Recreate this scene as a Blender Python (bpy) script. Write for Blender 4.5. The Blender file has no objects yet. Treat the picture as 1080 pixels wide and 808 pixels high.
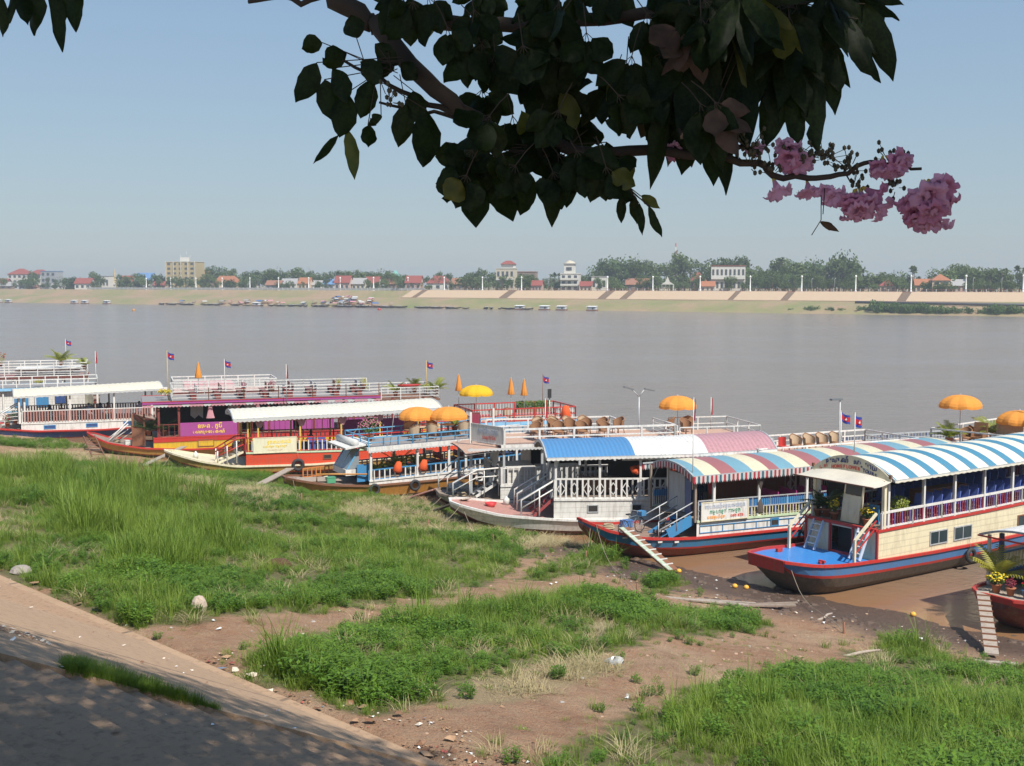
import bpy, math, random
import numpy as np
from mathutils import Vector, Matrix, noise as mnoise
R = math.radians
rnd = random.Random(7)
SC = bpy.context.scene
COL = SC.collection
# ------------------------------------------------------------------ camera
CAMH = 12.5; FP = 1250.0; PITCH = math.atan((404-299)/FP)
cam = bpy.data.cameras.new('camera'); camo = bpy.data.objects.new('camera', cam); COL.objects.link(camo)
camo.location = (0, 0, CAMH); camo.rotation_euler = (R(90)-PITCH, 0, 0)
cam.sensor_width = 36; cam.lens = FP*36/1080; cam.clip_start = 0.05; cam.clip_end = 12000
SC.camera = camo
def ray(px, py):
    u = (px-540)/FP; v = (py-404)/FP; c = math.cos(PITCH); s = math.sin(PITCH)
    return Vector((u, c-v*s, -s-v*c))
def at(px, py, z=0.0):
    r = ray(px, py); t = (z-CAMH)/r.z; return Vector((r.x*t, r.y*t, z))
def near(px, py, d):                       # a point d metres along the view direction
    r = ray(px, py); return Vector((0, 0, CAMH)) + r*d
# ------------------------------------------------------------------ tagging
def tag(o, label=None, cat=None, group=None, kind=None):
    if label: o['label'] = label
    if cat: o['category'] = cat
    if group: o['group'] = group
    if kind: o['kind'] = kind
    return o
def empty(name, loc=(0, 0, 0), rz=0, label=None, cat=None, group=None):
    o = bpy.data.objects.new(name, None); COL.objects.link(o); o.location = loc; o.rotation_euler = (0, 0, rz)
    o.empty_display_size = .3
    return tag(o, label, cat, group)
def kids(o): return [c for c in ALLKIDS.get(o, [])]
ALLKIDS = {}
def copy_tree(o, parent=None, label=None, group=None, loc=None, rz=None, scale=None):
    c = o.copy(); COL.objects.link(c); c.parent = parent
    if parent is not None: ALLKIDS.setdefault(parent, []).append(c)
    if label: c['label'] = label
    if group: c['group'] = group
    if loc is not None: c.location = loc
    if rz is not None: c.rotation_euler = (0, 0, rz)
    if scale is not None: c.scale = scale if hasattr(scale, '__len__') else (scale,)*3
    for ch in kids(o): copy_tree(ch, c)
    return c
# ------------------------------------------------------------------ materials
def newmat(name):
    m = bpy.data.materials.new(name); m.use_nodes = True; nt = m.node_tree
    b = nt.nodes['Principled BSDF']; return m, nt, b
def lk(nt, a, b): nt.links.new(a, b)
ROTN = (0, 0, .7)
def noise_node(nt, scale, vec=None, detail=4, rough=.6, stretch=None):
    n = nt.nodes.new('ShaderNodeTexNoise'); n.inputs['Scale'].default_value = scale
    n.inputs['Detail'].default_value = detail; n.inputs['Roughness'].default_value = rough
    if vec is not None:
        if stretch:
            mp = nt.nodes.new('ShaderNodeMapping'); mp.inputs['Scale'].default_value = stretch; mp.inputs['Rotation'].default_value = ROTN; mp.inputs['Location'].default_value = (.37, 1.21, .53); lk(nt, vec, mp.inputs[0]); vec = mp.outputs[0]
        lk(nt, vec, n.inputs['Vector'])
    return n
def ramp(nt, fac, stops):
    r = nt.nodes.new('ShaderNodeValToRGB'); e = r.color_ramp.elements
    while len(e) < len(stops): e.new(.5)
    for i, (p, c) in enumerate(stops):
        e[i].position = p; e[i].color = (*c, 1) if len(c) == 3 else c
    lk(nt, fac, r.inputs[0]); return r
def mixc(nt, fac, a, b, mode='MIX'):
    m = nt.nodes.new('ShaderNodeMix'); m.data_type = 'RGBA'; m.blend_type = mode
    for sock, v in ((m.inputs[0], fac), (m.inputs[6], a), (m.inputs[7], b)):
        if isinstance(v, (int, float)): sock.default_value = v
        elif isinstance(v, tuple): sock.default_value = (*v, 1) if len(v) == 3 else v
        else: lk(nt, v, sock)
    return m.outputs[2]
def mathn(nt, op, a, b=None, c=None):
    m = nt.nodes.new('ShaderNodeMath'); m.operation = op
    for i, v in enumerate((a, b, c)):
        if v is None: continue
        if isinstance(v, (int, float)): m.inputs[i].default_value = v
        else: lk(nt, v, m.inputs[i])
    return m.outputs[0]
MATS = {}
def paint(name, col, rough=.5, wear=.35, dirt=(.16, .12, .08), planks=0, metal=0, trans=0):
    """weathered boat paint: colour drift, vertical grime streaks, chipped edges, plank joints in the bump"""
    if name in MATS: return MATS[name]
    m, nt, b = newmat(name)
    tc = nt.nodes.new('ShaderNodeTexCoord').outputs['Object']
    n1 = noise_node(nt, 1.3, tc, 5); n2 = noise_node(nt, 3.0, tc, 6, .7, (2.2, 2.2, .35)); n3 = noise_node(nt, 22, tc, 3)
    c = mixc(nt, mathn(nt, 'MULTIPLY', n1.outputs[0], .5), tuple(x*.82 for x in col), tuple(min(1, x*1.12) for x in col))
    g = ramp(nt, n2.outputs[0], [(.47, (0, 0, 0)), (.70, (1, 1, 1))])
    c = mixc(nt, mathn(nt, 'MULTIPLY', g.outputs[0], min(1, wear*1.5)), c, dirt)
    n4 = noise_node(nt, 9, tc, 6, .75, (1, 1.3, .8)); ch = ramp(nt, n4.outputs[0], [(.64, (0, 0, 0)), (.67, (1, 1, 1))])
    c = mixc(nt, mathn(nt, 'MULTIPLY', ch.outputs[0], min(.7, wear*1.6)), c, tuple(x*.45+.03 for x in col))
    bump = nt.nodes.new('ShaderNodeBump'); bump.inputs['Strength'].default_value = .25; bump.inputs['Distance'].default_value = .01
    h = n3.outputs[0]
    if planks:
        sx = nt.nodes.new('ShaderNodeSeparateXYZ'); lk(nt, tc, sx.inputs[0])
        f = mathn(nt, 'FRACT', mathn(nt, 'DIVIDE', sx.outputs[2], planks))
        gap = ramp(nt, f, [(0, (1, 1, 1)), (.2, (0, 0, 0))]).outputs[0]
        c = mixc(nt, mathn(nt, 'MULTIPLY', gap, .38), c, dirt)
        h = mathn(nt, 'MULTIPLY', h, .6)
    lk(nt, h, bump.inputs['Height']); lk(nt, bump.outputs[0], b.inputs['Normal'])
    lk(nt, c, b.inputs['Base Color'])
    lk(nt, mathn(nt, 'MULTIPLY_ADD', n3.outputs[0], .3, rough-.12), b.inputs['Roughness'])
    b.inputs['Metallic'].default_value = metal
    MATS[name] = m; return m
def flat(name, col, rough=.6, metal=0, emis=0):
    if name in MATS: return MATS[name]
    m, nt, b = newmat(name); tc = nt.nodes.new('ShaderNodeTexCoord').outputs['Object']
    n = noise_node(nt, 6, tc, 4)
    lk(nt, mixc(nt, n.outputs[0], tuple(x*.75 for x in col), tuple(min(1, x*1.2) for x in col)), b.inputs['Base Color'])
    b.inputs['Roughness'].default_value = rough; b.inputs['Metallic'].default_value = metal
    MATS[name] = m; return m
def cloth(name, col, tr=.35):
    if name in MATS: return MATS[name]
    m, nt, b = newmat(name); tc = nt.nodes.new('ShaderNodeTexCoord').outputs['Object']
    n = noise_node(nt, 4, tc, 3)
    c = mixc(nt, n.outputs[0], tuple(x*.85 for x in col), tuple(min(1, x*1.1) for x in col))
    lk(nt, c, b.inputs['Base Color']); b.inputs['Roughness'].default_value = .85
    t = nt.nodes.new('ShaderNodeBsdfTranslucent'); lk(nt, c, t.inputs[0])
    ms = nt.nodes.new('ShaderNodeMixShader'); ms.inputs[0].default_value = tr
    lk(nt, b.outputs[0], ms.inputs[1]); lk(nt, t.outputs[0], ms.inputs[2]); lk(nt, ms.outputs[0], nt.nodes['Material Output'].inputs[0])
    MATS[name] = m; return m
def leafmat(name, c1, c2, tr=.3, rough=.5, scale=.25, rndamt=.35):
    """foliage: colour drifts over the ground and from plant to plant, light passes through the blades"""
    if name in MATS: return MATS[name]
    m, nt, b = newmat(name)
    pos = nt.nodes.new('ShaderNodeNewGeometry').outputs['Position']
    n = noise_node(nt, scale, pos, 4, .6); oi = nt.nodes.new('ShaderNodeObjectInfo')
    n2 = noise_node(nt, scale*9, pos, 2, .6)
    f = mathn(nt, 'ADD', mathn(nt, 'MULTIPLY', mathn(nt, 'SUBTRACT', oi.outputs['Random'], .5), rndamt), mathn(nt, 'MULTIPLY_ADD', mathn(nt, 'ADD', n.outputs[0], n2.outputs[0]), 1.6, -1.1))
    f = mathn(nt, 'MINIMUM', mathn(nt, 'MAXIMUM', f, 0), 1)
    c = mixc(nt, f, c1, c2)
    lk(nt, c, b.inputs['Base Color']); b.inputs['Roughness'].default_value = rough
    b.inputs['Specular IOR Level'].default_value = .3
    t = nt.nodes.new('ShaderNodeBsdfTranslucent'); lk(nt, mixc(nt, .35, c, (.2, .3, .02)), t.inputs[0])
    ms = nt.nodes.new('ShaderNodeMixShader'); ms.inputs[0].default_value = tr
    lk(nt, b.outputs[0], ms.inputs[1]); lk(nt, t.outputs[0], ms.inputs[2]); lk(nt, ms.outputs[0], nt.nodes['Material Output'].inputs[0])
    MATS[name] = m; return m
def glass(name, col=(.03, .045, .05)):
    if name in MATS: return MATS[name]
    m, nt, b = newmat(name); b.inputs['Base Color'].default_value = (*col, 1); b.inputs['Roughness'].default_value = .08
    MATS[name] = m; return m
# ------------------------------------------------------------------ mesh builder
class MB:
    def __init__(s): s.v = []; s.f = []; s.m = []; s.s = []; s.mats = []
    def mi(s, m):
        if m not in s.mats: s.mats.append(m)
        return s.mats.index(m)
    def add(s, vs, fs, m, sm=False):
        o = len(s.v); k = s.mi(m); s.v.extend([tuple(p) for p in vs])
        for f in fs: s.f.append(tuple(i+o for i in f)); s.m.append(k); s.s.append(sm)
    def box(s, c, d, m, rz=0, rx=0, ry=0):
        M = Matrix.Rotation(rz, 3, 'Z') @ Matrix.Rotation(ry, 3, 'Y') @ Matrix.Rotation(rx, 3, 'X'); c = Vector(c)
        vs = [c + M @ Vector((x*d[0]/2, y*d[1]/2, z*d[2]/2)) for x in (-1, 1) for y in (-1, 1) for z in (-1, 1)]
        s.add(vs, [(0, 1, 3, 2), (4, 6, 7, 5), (0, 4, 5, 1), (2, 3, 7, 6), (0, 2, 6, 4), (1, 5, 7, 3)], m)
    def bar(s, p, q, w, h, m):
        p = Vector(p); q = Vector(q); d = (q-p)
        if d.length < 1e-6: return
        d.normalize(); up = Vector((0, 0, 1)) if abs(d.z) < .95 else Vector((1, 0, 0))
        a = d.cross(up).normalized()*w/2; b = a.cross(d).normalized()*h/2
        vs = [p-a-b, p+a-b, p+a+b, p-a+b, q-a-b, q+a-b, q+a+b, q-a+b]
        s.add(vs, [(3, 2, 1, 0), (4, 5, 6, 7), (0, 1, 5, 4), (1, 2, 6, 5), (2, 3, 7, 6), (3, 0, 4, 7)], m)
    def tube(s, pts, r, m, seg=8, cap=True):
        pts = [Vector(p) for p in pts]; n = len(pts); rs = r if hasattr(r, '__len__') else [r]*n
        vs = []; up = Vector((0, 0, 1)); a0 = None
        for i, p in enumerate(pts):
            t = (pts[min(i+1, n-1)] - pts[max(i-1, 0)]); t = t.normalized() if t.length > 1e-9 else Vector((0, 0, 1))
            if a0 is None: a0 = t.orthogonal().normalized()
            a = (a0 - t*a0.dot(t)); a = a.normalized() if a.length > 1e-6 else t.orthogonal().normalized(); a0 = a; b = t.cross(a)
            for k in range(seg):
                th = 2*math.pi*k/seg; vs.append(p + (a*math.cos(th)+b*math.sin(th))*rs[i])
        fs = [(i*seg+k, i*seg+(k+1) % seg, (i+1)*seg+(k+1) % seg, (i+1)*seg+k) for i in range(n-1) for k in range(seg)]
        if cap: fs += [tuple(range(seg))[::-1], tuple((n-1)*seg+k for k in range(seg))]
        s.add(vs, fs, m, True)
    def lathe(s, c, prof, m, seg=16, axis='Z', rot=None, smooth=True):
        c = Vector(c); vs = []
        for r, z in prof:
            for k in range(seg):
                th = 2*math.pi*k/seg; p = Vector((r*math.cos(th), r*math.sin(th), z))
                if axis == 'Y': p = Vector((p.x, p.z, p.y))
                if axis == 'X': p = Vector((p.z, p.x, p.y))
                if rot: p = rot @ p
                vs.append(c+p)
        n = len(prof)
        fs = [(i*seg+k, i*seg+(k+1) % seg, (i+1)*seg+(k+1) % seg, (i+1)*seg+k) for i in range(n-1) for k in range(seg)]
        s.add(vs, fs, m, smooth)
    def torus(s, c, R_, r, m, seg=20, sub=8, axis='Y', rot=None):
        prof = [(R_+r*math.cos(2*math.pi*k/sub), r*math.sin(2*math.pi*k/sub)) for k in range(sub+1)]
        s.lathe(c, prof, m, seg, axis, rot)
    def poly(s, pts, m): s.add(pts, [tuple(range(len(pts)))], m)
    def slab(s, pts, th, m):          # closed polygon (3D, planar) given thickness along its normal
        pts = [Vector(p) for p in pts]; n = (pts[1]-pts[0]).cross(pts[2]-pts[0]).normalized()*th; k = len(pts)
        s.add(pts+[p+n for p in pts], [tuple(range(k))[::-1], tuple(range(k, 2*k))] + [(i, (i+1) % k, (i+1) % k+k, i+k) for i in range(k)], m)
    def grid(s, rows, m, sm=True, close=False):
        n = len(rows[0]); vs = [p for r in rows for p in r]; ms = m if callable(m) else None
        o = len(s.v); s.v.extend([tuple(p) for p in vs])
        for i in range(len(rows)-1):
            for k in range(n-1):
                s.f.append((o+i*n+k, o+i*n+k+1, o+(i+1)*n+k+1, o+(i+1)*n+k)); s.m.append(s.mi(ms(i, k) if ms else m)); s.s.append(sm)
    def build(s, name, parent=None, loc=None, rz=0):
        me = bpy.data.meshes.new(name); me.from_pydata(s.v, [], s.f)
        for m in s.mats: me.materials.append(m)
        me.polygons.foreach_set('material_index', s.m); me.polygons.foreach_set('use_smooth', s.s); me.update()
        o = bpy.data.objects.new(name, me); COL.objects.link(o)
        if parent is not None: o.parent = parent; ALLKIDS.setdefault(parent, []).append(o)
        if loc is not None: o.location = loc
        o.rotation_euler = (0, 0, rz)
        return o
def prof(pts):
    def f(x):
        if x <= pts[0][0]: return pts[0][1]
        for (a, za), (b, zb) in zip(pts, pts[1:]):
            if x <= b:
                t = (x-a)/(b-a); return za+(zb-za)*t
        return pts[-1][1]
    return f
def frange(a, b, st):
    n = max(1, int(round((b-a)/st))); return [a+(b-a)*i/n for i in range(n+1)]
# ------------------------------------------------------------------ light and air
SUN_AZ = R(-55); SUN_EL = R(51)
sd = Vector((math.cos(SUN_AZ)*math.cos(SUN_EL), math.sin(SUN_AZ)*math.cos(SUN_EL), math.sin(SUN_EL)))
sl = bpy.data.lights.new('sun', 'SUN'); sl.energy = 4.6; sl.angle = R(.6); sl.color = (1, .95, .87)
so = bpy.data.objects.new('sun', sl); COL.objects.link(so); so.rotation_euler = sd.to_track_quat('Z', 'Y').to_euler()
w = bpy.data.worlds.new('World'); SC.world = w; w.use_nodes = True; wn = w.node_tree
sky = wn.nodes.new('ShaderNodeTexSky'); sky.sky_type = 'NISHITA'; sky.sun_disc = False
sky.sun_elevation = SUN_EL; sky.sun_rotation = math.atan2(sd.x, sd.y)
sky.air_density = 1.25; sky.dust_density = .5; sky.ozone_density = 3.5; sky.altitude = 0
bg = wn.nodes['Background']; bg.inputs[1].default_value = .11
tcw = wn.nodes.new('ShaderNodeTexCoord'); sxw = wn.nodes.new('ShaderNodeSeparateXYZ'); lk(wn, tcw.outputs['Generated'], sxw.inputs[0])
hz = ramp(wn, sxw.outputs[2], [(0.0, (2.30, 2.85, 3.35)), (.10, (2.15, 2.85, 3.55)), (.30, (1.55, 2.45, 3.75)), (1.0, (1.0, 1.9, 3.4))])
sc_ = wn.nodes.new('ShaderNodeVectorMath'); sc_.operation = 'MULTIPLY'; lk(wn, hz.outputs[0], sc_.inputs[0]); sc_.inputs[1].default_value = (1, 1, 1)
lk(wn, mixc(wn, .80, sky.outputs[0], sc_.outputs[0]), bg.inputs[0])
SC.view_settings.view_transform = 'Standard'; SC.view_settings.look = 'None'; SC.view_settings.exposure = 0.5; SC.view_settings.gamma = 1
SC.cycles.max_bounces = 6; SC.cycles.diffuse_bounces = 3; SC.cycles.glossy_bounces = 3; SC.cycles.transparent_max_bounces = 8
SC.cycles.volume_bounces = 0
SC.cycles.use_denoising = True
def haze_box():
    mb = MB(); m, nt, b = newmat('haze_air'); nt.nodes.remove(b)
    pv = nt.nodes.new('ShaderNodeVolumePrincipled'); pv.inputs['Color'].default_value = (.84, .90, .97, 1); pv.inputs['Density'].default_value = HAZE_D
    pv.inputs['Anisotropy'].default_value = .2
    lk(nt, pv.outputs[0], nt.nodes['Material Output'].inputs['Volume'])
    mb.box((0, 600, 11.6), (3000, 1900, 36), m)
    o = mb.build('haze'); tag(o, kind='stuff')
HAZE_D = .00038
# ------------------------------------------------------------------ bank frame: s towards the river, t along the quay
ORG = Vector((-1.437, 19.352)); ED = Vector((.7083, -.7059)); EN = Vector((.7059, .7083)); TOE = 4.4; SLOPE = .5; SEDGE = -11.6; PZ = TOE-SLOPE*SEDGE
def st(x, y): d = Vector((x, y))-ORG; return d.dot(EN), d.dot(ED)
def xy(s, t): p = ORG+EN*s+ED*t; return p.x, p.y
def fbm(x, y, sc, o=3): return mnoise.fractal(Vector((x*sc, y*sc, 3.7)), 1.0, 2.0, o)
def shore(t): return 29+3.0*math.exp(-((t+40)/15)**2)
def hgt(x, y):
    s, t = st(x, y)
    if s < 0: return TOE - SLOPE*max(s, SEDGE) - .35
    sh = shore(t) + 1.0*fbm(0, t, .06)
    z = TOE*(1-s/sh) if s < sh else -(s-sh)*.16
    k = min(1, s/2.5)
    z += k*(.28*fbm(x, y, .12) + .07*fbm(x+50, y, .6) + .03*fbm(x, y+30, 1.9))* (1 if s < 22 else .35)
    if 20 < s < 30: z += .04*fbm(x, y, 1.8)
    if s < .6: z -= .25*(.6-s)/.6
    return z
def gp(px, py, dz=0):
    z = 2.0
    for _ in range(14):
        p = at(px, py, z); z = z*.4+.6*(hgt(p.x, p.y)+dz)
    return Vector((p.x, p.y, hgt(p.x, p.y)))
# patches of growth, outlined on the ground
def ground_poly(pts): return [tuple(gp(a, b)[:2]) for a, b in pts]
def inside(p, poly):
    x, y = p; c = False; j = len(poly)-1
    for i in range(len(poly)):
        xi, yi = poly[i]; xj, yj = poly[j]
        if (yi > y) != (yj > y) and x < (xj-xi)*(y-yi)/(yj-yi)+xi: c = not c
        j = i
    return c
GRASS = [ground_poly(p) for p in (
    [(-120, 485), (0, 484), (60, 480), (120, 492), (230, 508), (330, 520), (430, 524), (500, 540), (570, 556), (575, 575), (545, 600), (505, 620), (440, 632), (350, 642), (240, 655), (150, 664), (70, 640), (10, 612), (-60, 575), (-140, 545)],
    [(250, 706), (300, 680), (350, 664), (430, 650), (500, 640), (560, 636), (600, 628), (650, 624), (700, 645), (760, 644), (815, 659), (790, 668), (690, 675), (640, 690), (560, 705), (500, 722), (455, 742), (400, 757), (330, 735)],
    [(520, 830), (575, 800), (612, 776), (650, 757), (700, 738), (750, 722), (790, 712), (870, 702), (905, 690), (940, 672), (985, 688), (1030, 702), (1080, 706), (1200, 735), (1250, 830), (1100, 900), (560, 900)],
    [(548, 612), (570, 596), (610, 583), (655, 580), (660, 590), (620, 605), (580, 613)],
    [(-60, 462), (0, 462), (60, 464), (100, 472), (60, 474), (0, 470), (-60, 470)],
    [(150, 490), (180, 486), (240, 492), (300, 503), (345, 514), (400, 522), (470, 534), (520, 545), (470, 548), (330, 530), (180, 505)],
    [(690, 608), (715, 606), (720, 622), (700, 628), (670, 620)])]
DRY = [ground_poly(p) for p in (
    [(130, 512), (200, 505), (260, 512), (310, 522), (290, 534), (220, 532), (150, 528)],
    [(350, 536), (370, 528), (430, 526), (480, 536), (540, 546), (600, 556), (600, 572), (560, 582), (520, 570), (450, 562), (380, 552)],
    [(560, 560), (620, 556), (660, 566), (640, 576), (590, 578)],
    [(560, 655), (620, 650), (660, 660), (620, 672), (570, 668)],
    [(460, 735), (560, 705), (650, 690), (660, 705), (560, 735), (480, 750)],
    [(10, 478), (70, 478), (120, 486), (80, 490), (20, 486)])]
def gmask(x, y, polys): return any(inside((x, y), p) for p in polys)
def gcover(x, y):
    jx = x+.5*fbm(x, y, .7); jy = y+.5*fbm(x+9, y+4, .7)
    return gmask(jx, jy, GRASS)
# ground sheet
def earth_mat():
    m, nt, b = newmat('river_bank_earth')
    pos = nt.nodes.new('ShaderNodeNewGeometry').outputs['Position']
    n1 = noise_node(nt, .35, pos, 6, .6); n2 = noise_node(nt, 3.5, pos, 8, .7); n3 = noise_node(nt, 26, pos, 5, .7)
    c = ramp(nt, n1.outputs[0], [(.3, (.34, .17, .09)), (.5, (.43, .24, .135)), (.68, (.50, .33, .20))]).outputs[0]
    c = mixc(nt, ramp(nt, n2.outputs[0], [(.42, (0, 0, 0)), (.7, (1, 1, 1))]).outputs[0], c, (.44, .29, .175))
    c = mixc(nt, ramp(nt, n3.outputs[0], [(.32, (1, 1, 1)), (.48, (0, 0, 0))]).outputs[0], c, (.17, .085, .045))
    n5 = noise_node(nt, 1.1, pos, 5, .65); c = mixc(nt, mathn(nt, 'MULTIPLY', ramp(nt, n5.outputs[0], [(.38, (1, 1, 1)), (.5, (0, 0, 0))]).outputs[0], .3), c, (.17, .085, .045))
    a = nt.nodes.new('ShaderNodeAttribute'); a.attribute_name = 'cover'
    sx = nt.nodes.new('ShaderNodeSeparateColor'); lk(nt, a.outputs['Color'], sx.inputs[0])
    c = mixc(nt, mathn(nt, 'MULTIPLY', sx.outputs[0], .85), c, (.13, .13, .045))
    c = mixc(nt, mathn(nt, 'MULTIPLY', sx.outputs[1], .7), c, (.36, .28, .15))
    mud = mixc(nt, n2.outputs[0], (.07, .042, .028), (.17, .105, .068))
    c = mixc(nt, sx.outputs[2], c, mud)
    lk(nt, c, b.inputs['Base Color'])
    lk(nt, mathn(nt, 'MULTIPLY_ADD', sx.outputs[2], -.45, .93), b.inputs['Roughness'])
    vor = nt.nodes.new('ShaderNodeTexVoronoi'); vor.inputs['Scale'].default_value = 9; lk(nt, pos, vor.inputs['Vector'])
    bp = nt.nodes.new('ShaderNodeBump'); bp.inputs['Strength'].default_value = 1.0; bp.inputs['Distance'].default_value = .10
    lk(nt, mathn(nt, 'ADD', mathn(nt, 'ADD', n2.outputs[0], n3.outputs[0]), mathn(nt, 'MULTIPLY', vor.outputs[0], -.3)), bp.inputs['Height']); lk(nt, bp.outputs[0], b.inputs['Normal'])
    return m
def ground():
    ss = list(np.concatenate([np.arange(-16, -.1, 2.0), np.arange(0, 36, .3), np.arange(36, 60, 3)]))
    ts = list(np.concatenate([[-420, -300, -220, -170, -140], np.arange(-120, -70, 1.0), np.arange(-70, 12, .3), np.arange(12, 50, 3), [60, 90, 150, 280]]))
    mb = MB(); rows = []; cov = []
    for s in ss:
        row = []
        for t in ts:
            x, y = xy(s, t); row.append((x, y, hgt(x, y)))
            g = 1.0 if gcover(x, y) and s > .2 else 0.0; d = 1.0 if gmask(x, y, DRY) else 0.0
            wet = max(0, min(1, (s-(shore(t)-6.5 if t > -22 else shore(t)-2.2)+1.5*fbm(x, y, .3))/3.0))
            if not (-120 < t < 20): g = 1.0 if s < 24 else 0
            cov.append((g, d, wet*(1-g)))
        rows.append(row)
    mb.grid(rows, earth_mat(), True)
    o = mb.build('river_bank'); tag(o, kind='structure')
    ca = o.data.color_attributes.new('cover', 'FLOAT_COLOR', 'POINT')
    ca.data.foreach_set('color', [q for c in cov for q in (*c, 1.0)])
    return o
ground()
# promenade and stone embankment
def concrete_mat(name, c1, c2, joints=0):
    m, nt, b = newmat(name); pos = nt.nodes.new('ShaderNodeNewGeometry').outputs['Position']
    n1 = noise_node(nt, .5, pos, 6, .65); n2 = noise_node(nt, 7, pos, 7, .7); n3 = noise_node(nt, 60, pos, 3)
    c = mixc(nt, n1.outputs[0], c1, c2)
    c = mixc(nt, ramp(nt, n2.outputs[0], [(.5, (0, 0, 0)), (.72, (1, 1, 1))]).outputs[0], c, tuple(x*.62 for x in c1))
    h = mathn(nt, 'ADD', n2.outputs[0], mathn(nt, 'MULTIPLY', n3.outputs[0], .5))
    if joints:
        mp = nt.nodes.new('ShaderNodeMapping'); mp.inputs['Rotation'].default_value = (0, 0, math.pi/4); lk(nt, pos, mp.inputs[0])
        sx = nt.nodes.new('ShaderNodeSeparateXYZ'); lk(nt, mp.outputs[0], sx.inputs[0])
        g = mathn(nt, 'LESS_THAN', mathn(nt, 'FRACT', mathn(nt, 'DIVIDE', sx.outputs[0], joints)), .02)
        c = mixc(nt, mathn(nt, 'MULTIPLY', g, .6), c, (.08, .06, .045))
    lk(nt, c, b.inputs['Base Color']); b.inputs['Roughness'].default_value = .85
    bp = nt.nodes.new('ShaderNodeBump'); bp.inputs['Strength'].default_value = .5; bp.inputs['Distance'].default_value = .02
    lk(nt, h, bp.inputs['Height']); lk(nt, bp.outputs[0], b.inputs['Normal']); return m
CONC = concrete_mat('embankment_concrete', (.33, .21, .125), (.41, .275, .17), 6.4)
STEPM = concrete_mat('step_concrete', (.29, .18, .105), (.36, .235, .145))
T1 = st(*at(145, 675, TOE)[:2])[1]; T2 = 0.0
def emb():
    root = empty('stone_embankment', (*xy(0, T2), TOE), 0, 'weathered tan concrete embankment with stair flights sloping down beside the grass', 'embankment')
    inv = Vector(root.location)
    def L(s, t, z): x, y = xy(s, t); return Vector((x, y, z))-inv
    mb = MB(); ss = frange(SEDGE, 0, .6); ts = frange(T1, T2, .6)
    mb.grid([[L(s, t, TOE-SLOPE*s+.03) for t in ts] for s in ss], CONC, False)
    for t in (T1, T2): mb.poly([L(0, t, TOE+.03), L(SEDGE, t, PZ+.03), L(SEDGE, t, PZ-1), L(0, t, TOE-1)], CONC)
    mb.poly([L(0, T1, TOE+.03), L(0, T2, TOE+.03), L(0, T2, TOE-.8), L(0, T1, TOE-.8)], CONC)
    mb.build('slope_slab', root)
    n = 29; tr = -SEDGE/n; rs = tr*SLOPE
    def flight(ta, tb):
        mb = MB()
        for k in range(n):
            s1 = -k*tr; s0 = s1-tr; z = TOE+rs*k
            mb.add([L(s0, ta, z), L(s0, tb, z), L(s1, tb, z), L(s1, ta, z)], [(0, 1, 2, 3)], STEPM)
            mb.add([L(s0, ta, z), L(s0, tb, z), L(s0, tb, z+rs), L(s0, ta, z+rs)], [(3, 2, 1, 0)], STEPM)
        mb.add([L(0, ta, TOE), L(0, tb, TOE), L(0, tb, TOE-.8), L(0, ta, TOE-.8)], [(0, 1, 2, 3)], STEPM)
        return mb.build('stair_flight', root)
    flight(T2+.002, T2+14); flight(T1-22, T1-.002)
    mb = MB()
    for ta, tb in ((T1-22, T1), (T1, T2), (T2, T2+14)):
        mb.bar(L(.14, ta, TOE-.12), L(.14, tb, TOE-.12), .26, .2, CONC)
    mb.build('toe_kerb', root)
emb()
def prom():
    mb = MB(); a = xy(SEDGE, -400); b = xy(SEDGE, 270); c = xy(SEDGE-60, 270); d = xy(SEDGE-60, -400)
    mb.slab([(*d, PZ-.6), (*c, PZ-.6), (*b, PZ-.6), (*a, PZ-.6)], -.6 if False else .6, concrete_mat('promenade_paving', (.33, .27, .22), (.42, .35, .29)))
    o = mb.build('promenade'); tag(o, kind='structure')
prom()
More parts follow.
